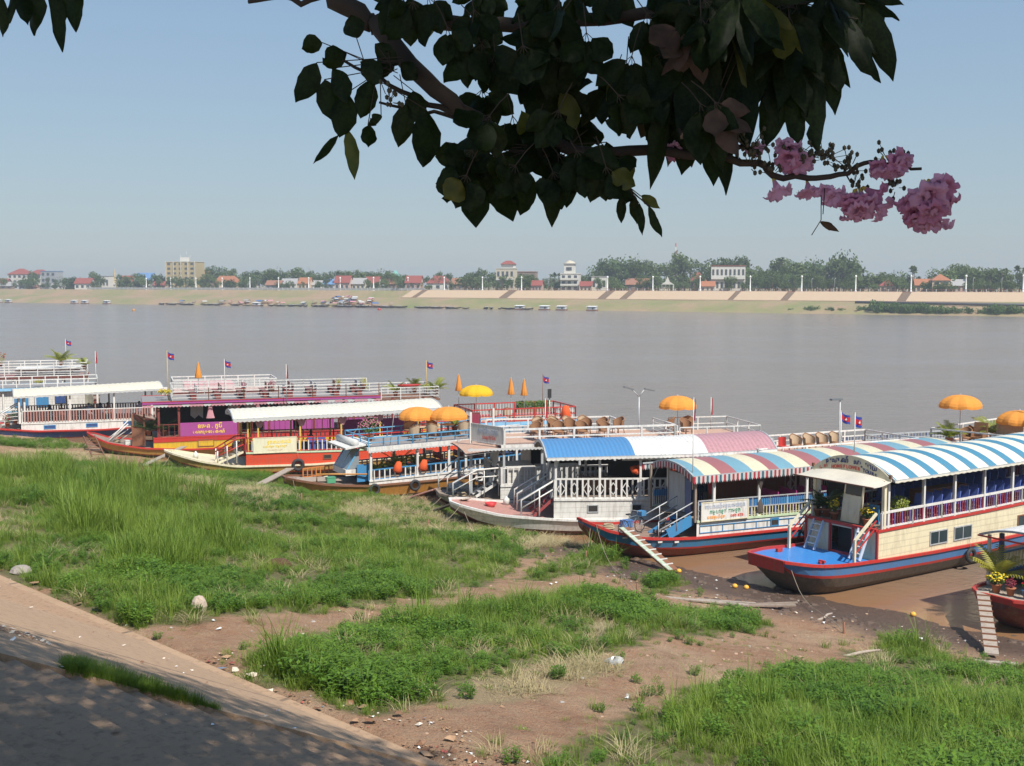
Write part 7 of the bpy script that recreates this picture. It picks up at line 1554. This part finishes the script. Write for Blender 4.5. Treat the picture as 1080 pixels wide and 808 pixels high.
def palm_far(seed, H_, sug=False):
    r = random.Random(seed); t = empty('palm_tree', (0, 0, 0)); mb = MB(); mb.tube([(0, 0, -.5), (.2, .1, H_*.5), (.1, .3, H_)], [.28, .2, .17], BARK, 7); mb.build('trunk', t); mb = MB()
    for k in range(24 if sug else 17):
        a = r.uniform(0, 6.28); el = r.uniform(-.6, 1.4) if sug else r.uniform(-.25, 1.2); l = 1.9 if sug else r.uniform(2.4, 3.2); P0 = Vector((.1, .3, H_)); pts = [P0+Vector((math.cos(a)*math.cos(el)*l*u, math.sin(a)*math.cos(el)*l*u, math.sin(el)*l*u-(.1 if sug else .9)*u*u*l*.6)) for u in (0, .25, .5, .75, 1)]
        sd_ = Vector((-math.sin(a), math.cos(a), 0)); w_ = (.05, .35, .5, .4, .08) if not sug else (.1, .5, .8, .7, .3); mb.grid([[p-sd_*w_[i]-Vector((0, 0, .18)), p, p+sd_*w_[i]-Vector((0, 0, .18))] for i, p in enumerate(pts)], FTP, False)
    mb.build('crown', t); return t
def far_trees():
    protos = [broadleaf(1, 4.4, 9.5), broadleaf(2, 5.4, 8.5), broadleaf(3, 3.4, 9.0), broadleaf(4, 4.8, 7.0, 800), broadleaf(5, 2.6, 10.5, 520, .40), broadleaf(6, 3.6, 6.0, 600)]
    palms = [palm_far(1, 8.5), palm_far(2, 10.5), palm_far(3, 9.5, True)]; PH = [11.0, 13.0, 11.4]; TH = [9.8, 8.8, 9.6, 7.4, 11.2, 6.6]
    r = random.Random(44)
    # silhouette: (x0, x1, top y, number, what)
    S = [(-20, 70, 294, 9, 'b', 60), (30, 45, 287.5, 2, 'b', 76), (68, 110, 291, 7, 'b', 66), (76, 82, 294, 2, 'b', 55), (92, 112, 287.5, 3, 'b', 78), (128, 150, 293.5, 5, 'b', 55), (150, 182, 289, 7, 'b', 66), (214, 228, 288, 3, 'b', 66), (226, 250, 281.5, 5, 'b', 80), (244, 270, 284, 5, 'b', 84), (238, 262, 293, 4, 'b', 46), (268, 302, 284, 8, 'b', 74), (300, 345, 284, 9, 'b', 82), (345, 400, 285.5, 10, 'b', 84), (392, 412, 284, 4, 'b', 78), (412, 430, 288, 3, 'b', 70), (425, 500, 288, 12, 'b', 84), (494, 520, 282, 6, 'b', 70), (545, 600, 289, 8, 'b', 78), (578, 592, 285.5, 3, 'p', 60), (608, 645, 288, 6, 'b', 74), (630, 642, 277.5, 2, 'b', 84), (642, 664, 271, 5, 'b', 88), (658, 692, 269, 6, 'b', 92), (700, 742, 267, 7, 'b', 92), (640, 745, 287, 9, 'b', 62), (680, 735, 284, 5, 'p', 60), (748, 784, 270, 6, 'b', 100), (784, 815, 281, 5, 'b', 80), (812, 862, 272, 7, 'b', 84), (800, 868, 284, 9, 'b', 62), (870, 890, 269, 5, 'b', 72), (884, 925, 287, 8, 'b', 64), (876, 900, 277, 3, 'p', 62), (905, 908, 276, 1, 'p', 64), (920, 960, 289, 8, 'b', 68), (958, 963, 282, 2, 'p', 66), (980, 1010, 284, 5, 'b', 74), (982, 996, 296, 2, 'b', 45), (1004, 1012, 278, 2, 'b', 84), (1010, 1050, 282, 9, 'b', 76), (1034, 1042, 284, 2, 'p', 60), (1052, 1060, 274.5, 2, 'p', 70), (1050, 1110, 284, 9, 'b', 74), (1068, 1078, 281, 2, 'p', 66), (352, 360, 284, 1, 'p', 70), (540, 560, 292, 3, 'p', 60), (820, 826, 271, 1, 'p', 82), (950, 990, 291, 3, 'p', 58)]
    S += [(x, x+26, r.uniform(290, 297), 2, 'b', 50) for x in range(-10, 640, 26)]+[(x, x+24, r.uniform(290, 298), 2, 'b', 52) for x in range(640, 1100, 24)]
    used = set(); n = 0
    labs = ['dense rounded tree on the far bank', 'broad spreading tree on the far bank', 'narrow upright tree on the far bank', 'low wide tree on the far bank', 'tall slender open tree on the far bank', 'small bushy tree on the far bank']
    pl = ['slim coconut palm on the far bank', 'taller coconut palm on the far bank', 'fan-leaved sugar palm on the far bank']
    for x0, x1, y, cnt, kind, off in S:
        cnt = cnt if kind == 'p' or cnt < 3 else int(cnt*.8)
        for i in range(cnt):
            px = x0+(x1-x0)*(i+r.uniform(.2, .8))/cnt; o_ = max(41, off*(.82 if px < 540 else 1)+r.uniform(-6, 8)); q = bank_at(px, o_); m = q.y/FP; Ht = CAMH+(299-(y-1.5+r.uniform(-2, 6.0)*(1 if y > 275 else 1.6)))*m-FZ; Ht = max(3.0, Ht)
            if kind == 'b': k = r.choice([0, 0, 1, 2, 3, 4, 5]) if Ht > 6 else r.choice([3, 5]); pr = protos[k]; hh = TH[k]; lb = labs[k]
            else: k = r.choice([0, 1, 2]); pr = palms[k]; hh = PH[k]; lb = pl[k]
            s_ = Ht/hh; wx = s_ if kind == 'b' and Ht < 12 else s_*.92
            key = (kind, k); nm = 'trees' if kind == 'b' else 'palms'
            grp = lb.replace(' tree on', ' trees on').replace(' palm on', ' palms on')
            if key in used: o = copy_tree(pr, label=lb, group=grp)
            else: used.add(key); o = pr; tag(o, lb, 'tree' if kind == 'b' else 'palm tree', grp)
            if 'category' not in o: o['category'] = 'tree' if kind == 'b' else 'palm tree'
            wx *= r.uniform(.85, 1.2); o.location = (q.x, q.y, FZ-.1); o.scale = (wx, wx, s_); o.rotation_euler = (0, 0, r.uniform(0, 6.28)); n += 1
    for kind, L_ in (('b', protos), ('p', palms)):
        for k, pr in enumerate(L_):
            if (kind, k) not in used:
                for c in list(kids(pr)): bpy.data.objects.remove(c)
                bpy.data.objects.remove(pr)
    # shrubs along the right waterline
    sh = broadleaf(9, 3.6, 3.2, 900, .34, mat=FTG, name='shrub'); sh2 = broadleaf(10, 2.6, 2.3, 500, .3, mat=FTG, name='shrub')
    tag(sh, 'rounded bright green shrub on the right far waterline', 'shrub', 'rounded green shrubs on the right far waterline'); tag(sh2, 'low green bush on the right far waterline', 'shrub', 'low green bushes on the right far waterline')
    a = [(925, 1.2), (932, .9), (940, .9), (947, 1.0), (955, .9), (963, 1.0), (972, .9), (981, .85), (990, .8), (999, .7), (1042, .85), (1052, .95), (1062, .9), (1070, .7)]
    for i, (px, s_) in enumerate(a): q = bank_at(px, 4); o = sh if i == 0 else copy_tree(sh); o.location = (q.x, q.y, .4); o.scale = (s_, s_, s_*1.25); o.rotation_euler = (0, 0, i*1.7)
    a = [(832, .5), (850, .8), (858, .8), (876, .7), (886, .6), (905, .9), (914, 1.0), (1010, .8), (1020, .9), (1080, .9), (1090, 1), (872, .6), (1032, .7)]
    for i, (px, s_) in enumerate(a): q = bank_at(px, 4.5); o = sh2 if i == 0 else copy_tree(sh2); o.location = (q.x, q.y, .5); o.scale = (s_, s_, s_*1.2); o.rotation_euler = (0, 0, i*1.3)
far_trees()
# ------------------------------------------------------------------ the flowering tree that overhangs the promenade
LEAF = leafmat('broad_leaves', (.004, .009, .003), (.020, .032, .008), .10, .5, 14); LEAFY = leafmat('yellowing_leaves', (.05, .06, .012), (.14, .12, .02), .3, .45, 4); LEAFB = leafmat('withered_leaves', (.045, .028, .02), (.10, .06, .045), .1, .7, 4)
TBARK = paint('tree_bark', (.05, .036, .027), .9, .4, (.03, .025, .02)); PET = cloth('pink_petals', (.74, .42, .60), .45); PETD = cloth('deep_pink_petals', (.62, .27, .43), .4); BUD = flat('flower_buds', (.06, .05, .025), .7); THROAT = flat('yellow_throat', (.6, .4, .08), .6)
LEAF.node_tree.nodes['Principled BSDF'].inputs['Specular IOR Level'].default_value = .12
def flowering_tree():
    r = random.Random(21); base = Vector((4.6, -6.0, PZ)); root = empty('flowering_tree', base, 0, 'pink-flowering tree whose dark leafy branches hang across the top of the view', 'tree'); inv = base
    def T(p): return tuple(Vector(p)-inv)
    mb = MB(); top = Vector((3.6, -3.5, PZ+4.2)); mb.tube([T(base), T(base+Vector((-.1, .5, 1.6))), T(top)], [.30, .24, .2], TBARK, 12); mb.build('trunk', root)
    # limbs: the crown above and the two branches in view
    limbs = []
    J = near(345, -70, 2.9)
    def limb(pts, rad, name='branch'): b_ = MB(); b_.tube([T(p) for p in pts], rad, TBARK, 8); b_.build(name, root)
    def rough(pts, k=4, am=.012):
        out = []
        for a, c in zip(pts, pts[1:]):
            for i in range(k): u = i/k; out.append(a.lerp(c, u)+Vector((r.gauss(0, am), r.gauss(0, am), r.gauss(0, am))))
        return out+[pts[-1]]
    start = top
    main = rough([start, Vector((1.8, -1.2, CAMH+3.4)), Vector((-.2, 1.4, CAMH+2.3)), J, near(352, -5, 2.9), near(392, 24, 2.9)], 5, .006)
    limb(main, [max(.024, .11-.13*i/(len(main)-1)) for i in range(len(main))])
    b1 = rough([near(392, 24, 2.9), near(450, 88, 2.85), near(486, 118, 2.85), near(540, 152, 2.85), near(610, 158, 2.8), near(690, 160, 2.8), near(742, 164, 2.75), near(800, 172, 2.7)], 3, .004); limb(b1, [.024-.016*i/(len(b1)-1) for i in range(len(b1))])
    b2 = rough([near(392, 24, 2.9), near(470, 26, 2.9), near(560, 26, 2.95), near(640, 20, 2.9), near(700, 14, 2.85), near(760, 8, 2.8), near(800, -20, 2.8)], 3, .004); limb(b2, [.022-.012*i/(len(b2)-1) for i in range(len(b2))])
    b3 = rough([near(560, 30, 2.95), near(590, 56, 2.9), near(625, 76, 2.9), near(660, 80, 2.88), near(700, 72, 2.85), near(740, 50, 2.8)], 3, .004); limb(b3, [.012-.006*i/(len(b3)-1) for i in range(len(b3))])
    b4 = rough([near(345, -6, 2.9), near(318, 4, 2.9), near(290, -4, 2.9), near(262, 2, 2.92)], 3, .003); limb(b4, [.009-.004*i/(len(b4)-1) for i in range(len(b4))])
    b5 = rough([near(800, 172, 2.7), near(815, 186, 2.7), near(850, 190, 2.68), near(886, 184, 2.66), near(910, 172, 2.66), near(935, 172, 2.65), near(972, 178, 2.64)], 3, .003); limb(b5, [.0085-.005*i/(len(b5)-1) for i in range(len(b5))])
    b6 = rough([near(742, 164, 2.75), near(782, 156, 2.7), near(800, 160, 2.7)], 3, .003); limb(b6, [.006]*len(b6)); b7 = rough([near(486, 118, 2.85), near(452, 112, 2.85), near(425, 96, 2.85), near(385, 74, 2.85), near(352, 58, 2.85)], 3, .003); limb(b7, [.008-.005*i/(len(b7)-1) for i in range(len(b7))])
    b8 = rough([near(500, 130, 2.85), near(470, 120, 2.9), near(432, 118, 2.9), near(400, 108, 2.9)], 3, .003); limb(b8, [.006-.003*i/(len(b8)-1) for i in range(len(b8))])
    lv = {LEAF: MB(), LEAFY: MB(), LEAFB: MB()}; tw = MB()
    def leaf(p, d, L_, w_, m, nrm=None, curl=.15):
        """a leaf with midrib fold, pointed tip and a drooping curve"""
        d = d.normalized(); s_ = d.cross(nrm or Vector((r.gauss(0, .5), 1, r.gauss(0, .4)))); s_ = s_.normalized() if s_.length > .01 else d.orthogonal(); n_ = s_.cross(d).normalized(); rows = []
        wav = r.uniform(0, 6)
        sk = r.uniform(-.1, .1); bite = r.randrange(3, 12) if r.random() < .16 else 99
        for i, (u, w) in enumerate(((0, .03), (.06, .30), (.14, .56), (.24, .8), (.36, .95), (.48, 1), (.6, .95), (.7, .83), (.79, .66), (.87, .45), (.93, .24), (1, .015))):
            c = p+d*L_*u-n_*L_*curl*u*u-Vector((0, 0, .08*L_*u*u)); h = w*w_/2*(1+.05*math.sin(wav+u*23)); c = c+s_*w_*sk*math.sin(u*3); h1 = h*(.45 if i == bite else 1); rows.append([tuple(c-s_*h1+n_*h*.25+n_*.005*math.sin(wav+u*9)-inv), tuple(c-s_*h1*.5+n_*h*.16-inv), tuple(c-inv), tuple(c+s_*h*.5+n_*h*.16-inv), tuple(c+s_*h+n_*h*.25+n_*.005*math.cos(wav+u*8)-inv)])
        lv[m].grid(rows, m, True)
    def spray(p, aim, n=5, L_=.13, w_=.06, m=LEAF, spread=1.0, st_=.07):
        """palmate compound leaf: stalk and n leaflets hanging from its end"""
        aim = aim.normalized(); q = p+aim*st_; tw.tube([T(p), T(p.lerp(q, .5)+Vector((0, 0, .004))), T(q)], .0016, TBARK, 4, False)
        for k in range(n):
            a = (k-(n-1)/2)*.62*spread; side = aim.cross(Vector((0, 1, .2))).normalized(); d = aim*math.cos(a)+side*math.sin(a)+Vector((0, r.gauss(0, .3), -.35)); ln = L_*(1-.1*abs(k-(n-1)/2))*r.uniform(.8, 1.15)
            q2 = q+d.normalized()*.018; tw.bar(T(q), T(q2), .0015, .0015, TBARK); mm = m if r.random() > .04 else LEAFY
            leaf(q2, d, ln, w_*r.uniform(.8, 1.15), mm)
    DN = Vector((0, 0, -1)); RT = Vector((1, 0, 0)); AW = Vector((0, 1, 0))
    # (px, py, depth, aim-x, aim-z, leaflets, length, width): where the photo shows foliage hanging
    def zone(poly, n, L_=(.10, .15), w_=(.05, .07), dep=(2.6, 3.0), ax=0, sp=.5, m=LEAF, brown=0):
        xs = [a for a, _ in poly]; ys = [b_ for _, b_ in poly]; k = 0
        while k < n:
            x, y = r.uniform(min(xs), max(xs)), r.uniform(min(ys), max(ys))
            if not inside((x, y), poly): continue
            k += 1; p = near(x, y, r.uniform(*dep)); mm = LEAFB if r.random() < brown else m
            spray(p, Vector((ax+r.gauss(0, sp), r.gauss(0, .25), -1+r.uniform(0, .5))), r.choice((3, 4, 5)), r.uniform(*L_), r.uniform(*w_), mm)
    zone([(470, -40), (640, -50), (650, 30), (600, 60), (520, 60), (500, 30)], 11, (.06, .10)); zone([(505, 60), (640, 60), (670, 90), (640, 120), (560, 120), (505, 105)], 13, (.07, .10)); zone([(490, 128), (560, 130), (580, 150), (520, 165), (490, 155)], 6, (.06, .085), (.045, .06))
    zone([(650, -20), (740, -30), (790, 0), (790, 70), (720, 90), (655, 70)], 24, (.09, .15), (.045, .065), brown=.15); zone([(570, 130), (680, 130), (690, 140), (600, 148)], 5, (.06, .09)); zone([(735, -50), (840, -60), (850, -10), (800, 20), (745, 20)], 15, (.13, .18), (.045, .06), ax=.2, sp=.35)
    zone([(850, -60), (895, -60), (900, -40), (870, -25)], 6, (.13, .17), (.04, .055), ax=.3, sp=.3); zone([(700, 70), (760, 60), (765, 90), (710, 105)], 9, (.09, .13), brown=.7)
    zone([(430, -10), (520, -20), (550, 10), (480, 20)], 3, (.05, .08), (.035, .05)); zone([(370, -30), (500, -42), (600, -45), (600, -25), (480, -18), (420, -22)], 9, (.05, .09), (.04, .055)); zone([(610, -50), (740, -50), (740, -20), (640, -18)], 9, (.07, .11))
    # single leaves the photo shows against the sky
    def one(px, py, tx, ty, w_, d=2.8, m=LEAF, stem=None):
        a = near(px, py, d); c = near(tx, ty, d+r.uniform(-.03, .03)); v = c-a; leaf(a, v, v.length, w_*d/FP, m, AW+Vector((r.gauss(0, .2), 0, r.gauss(0, .2))), .03)
        if stem: q = near(stem[0], stem[1], d); tw.tube([T(q), T(q.lerp(a, .5)), T(a)], .0015, TBARK, 4, False)
    for a in ((340, 45, 318, 50, 20), (366, 56, 340, 66, 24), (334, 66, 312, 105, 26), (342, 84, 350, 124, 26), (350, 72, 366, 106, 22), (366, 98, 358, 142, 28), (392, 84, 380, 122, 24), (402, 122, 388, 131, 12), (388, 132, 388, 154, 17), (428, 110, 420, 152, 24), (450, 116, 446, 172, 32), (436, 96, 440, 128, 24), (376, 40, 372, 14, 26), (396, 46, 420, 66, 22), (380, 66, 404, 86, 24), (410, 54, 396, 82, 22), (424, 66, 440, 82, 20)): one(*a, stem=(r.uniform(385, 430), r.uniform(60, 80)))
    one(357, 142, 330, 170, 9, m=LEAF); one(366, 136, 374, 186, 15, m=LEAFY)
    for a in ((480, 176, 472, 212, 28), (500, 180, 502, 236, 34), (520, 184, 541, 230, 30), (560, 184, 548, 224, 28), (586, 160, 582, 234, 26), (604, 170, 598, 216, 22), (516, 150, 480, 196, 30), (540, 160, 510, 204, 34), (470, 150, 476, 176, 24), (612, 160, 618, 188, 22), (636, 158, 640, 186, 24), (640, 150, 650, 190, 20)): one(*a, stem=(r.uniform(500, 620), 158))
    for a in ((860, 66, 862, 155, 28), (880, 46, 884, 96, 22), (885, 10, 928, 82, 26), (912, 4, 941, 80, 28), (905, 20, 908, 72, 18), (832, 60, 806, 150, 34), (812, 40, 820, 128, 30), (838, 90, 842, 154, 22), (868, 40, 880, 116, 24), (760, 90, 764, 198, 26), (748, 130, 752, 192, 24), (800, 30, 770, 134, 40), (760, 30, 716, 140, 44), (782, 40, 790, 150, 36), (745, 30, 748, 150, 36), (824, 10, 850, 116, 34), (850, 4, 820, 110, 32), (705, 90, 684, 192, 24), (690, 60, 700, 130, 30), (720, 60, 680, 110, 30)): one(*a, d=2.7, stem=(r.uniform(770, 850), 0))
    for a in ((652, 202, 635, 206, 10), (655, 208, 655, 233, 11), (664, 198, 660, 214, 13), (668, 206, 672, 234, 11), (676, 207, 696, 218, 11), (674, 214, 678, 246, 9), (684, 218, 698, 248, 10)): one(*a, d=2.7, stem=(657, 192), m=LEAFY if a[0] == 676 else LEAF)
    tw.tube([T(near(648, 180, 2.7)), T(near(657, 194, 2.7)), T(near(672, 207, 2.7)), T(near(686, 218, 2.7))], .002, TBARK, 4)
    for a in ((0, -6, 4, 36, 16), (14, -14, 10, 22, 14), (34, -20, 38, 34, 26), (52, -18, 66, 50, 18), (78, -20, 80, 30, 19), (22, -16, 30, 24, 18), (60, -20, 68, 20, 18)): one(*a, d=2.9)
    one(866, 234, 884, 242, 8, d=2.66, m=LEAFB); tw.tube([T(near(866, 206, 2.66)), T(near(866, 232, 2.66)), T(near(856, 248, 2.66))], .0012, TBARK, 4); tw.tube([T(near(870, 196, 2.66)), T(near(868, 226, 2.66))], .0012, TBARK, 4)
    # upper crown, outside the frame: shades the branches and the embankment
    def crown_pt():
        while True:
            d = Vector((r.gauss(0, 1), r.gauss(0, 1), r.gauss(0, 1))).normalized(); rr = r.random()**.45; p = Vector((2.2+8.6*d.x*rr, 2.0+8.4*d.y*rr, 20.2+3.6*d.z*rr))
            if fbm(p.x, p.y, .33) < -.42: continue
            if p.z > CAMH+1.2+max(0, p.y)*.30 and p.z < 26: return p
    up = MB()
    for k in range(14):
        a = 6.28*k/14; e = Vector((2.2+5.5*math.cos(a), 2.0+5.2*math.sin(a), 20+.8*math.sin(k*2))); pts = rough([top, top.lerp(e, .35)+Vector((0, 0, 2.2)), e], 5, .06); up.tube([T(p) for p in pts], [.13-.11*i/(len(pts)-1) for i in range(len(pts))], TBARK, 7)
    up.build('limbs', root)
    cm = MB()
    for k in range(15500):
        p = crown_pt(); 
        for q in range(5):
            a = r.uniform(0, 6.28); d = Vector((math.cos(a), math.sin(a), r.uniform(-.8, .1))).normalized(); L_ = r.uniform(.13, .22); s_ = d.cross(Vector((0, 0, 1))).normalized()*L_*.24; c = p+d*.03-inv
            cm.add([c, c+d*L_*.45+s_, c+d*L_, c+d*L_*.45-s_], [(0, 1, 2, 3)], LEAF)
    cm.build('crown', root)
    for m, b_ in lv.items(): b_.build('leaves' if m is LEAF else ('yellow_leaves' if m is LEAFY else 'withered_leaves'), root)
    tag(tw.build('twigs', root), kind='stuff')
    # flower clusters: ruffled trumpets
    def trumpet(fb, c, ax, L_, R0, m):
        ax = ax.normalized(); a0 = ax.orthogonal().normalized(); b0 = ax.cross(a0); rows = []; ph = r.uniform(0, 6)
        for j, (u, q) in enumerate(((0, .12), (.2, .2), (.4, .30), (.58, .42), (.74, .58), (.85, .78), (.92, .96), (.93, 1.12), (.88, 1.25), (.80, 1.34))):
            row = []
            for k in range(41):
                th = 6.2832*k/40; ru = 1+(.16*math.sin(5*th+ph)+.09*math.sin(17*th+ph*2)+.05*math.sin(29*th))*max(0, (q-.4)); off = (.10*math.sin(7*th+ph)+.09*math.sin(16*th+ph*3))*max(0, q-.5)
                row.append(tuple(c+ax*L_*(u+off)+(a0*math.cos(th)+b0*math.sin(th))*R0*q*ru-inv))
            rows.append(row)
        fb.grid(rows, lambda j, k: THROAT if j < 1 else m, True)
    def cluster(px, py, n, spr, d=2.66, sz=1.0, name='flower_cluster'):
        fb = MB(); c = near(px, py, d)
        for k in range(n):
            a = r.uniform(0, 6.28); o = Vector((math.cos(a)*r.random()*spr[0], r.uniform(-.5, .5)*spr[0], r.uniform(-1, .35)*spr[1])); ax = Vector((o.x*3/spr[0]*.3+r.gauss(0, .3), -.55+r.gauss(0, .35), -.75+r.gauss(0, .3))); trumpet(fb, c+o, ax, .055*sz*r.uniform(.8, 1.2), .024*sz*r.uniform(.85, 1.25), PET if r.random() < .6 else PETD)
        fb.build(name, root)
    cluster(974, 196, 16, (.030, .045), 2.62, 1.0); cluster(904, 200, 10, (.024, .026), 2.66, .92); cluster(930, 164, 6, (.030, .012), 2.64, .85); cluster(840, 162, 5, (.022, .014), 2.7, .75); cluster(815, 186, 1, (.004, .004), 2.7, .8); cluster(851, 190, 2, (.006, .006), 2.7, .75); cluster(874, 196, 2, (.012, .006), 2.68, .75); cluster(832, 146, 2, (.014, .005), 2.7, .7); cluster(800, 146, 2, (.02, .006), 2.72, .6); cluster(714, 150, 2, (.02, .008), 2.8, .7); cluster(490, 56, 2, (.012, .008), 2.9, .6)
    bd = MB()
    for px, py, w_, n in ((790, 150, 26, 26), (868, 160, 30, 46), (838, 160, 18, 18), (945, 190, 12, 20), (935, 160, 16, 10), (896, 172, 16, 18), (900, 190, 14, 14), (815, 176, 14, 12), (790, 168, 14, 10), (410, 100, 14, 12)):
        c0 = near(px, py+8, 2.68)
        for k in range(n): q = near(px+r.gauss(0, w_*.5), py+r.gauss(0, 7), 2.68+r.uniform(-.04, .04)); bd.lathe(q-inv, [(0, .006), (.0045, .002), (.004, -.004), (0, -.007)], BUD, 6); bd.bar(T(q), T(c0.lerp(q, .4)), .0014, .0014, BUD)
    tag(bd.build('buds', root), kind='stuff')
flowering_tree()
haze_box()
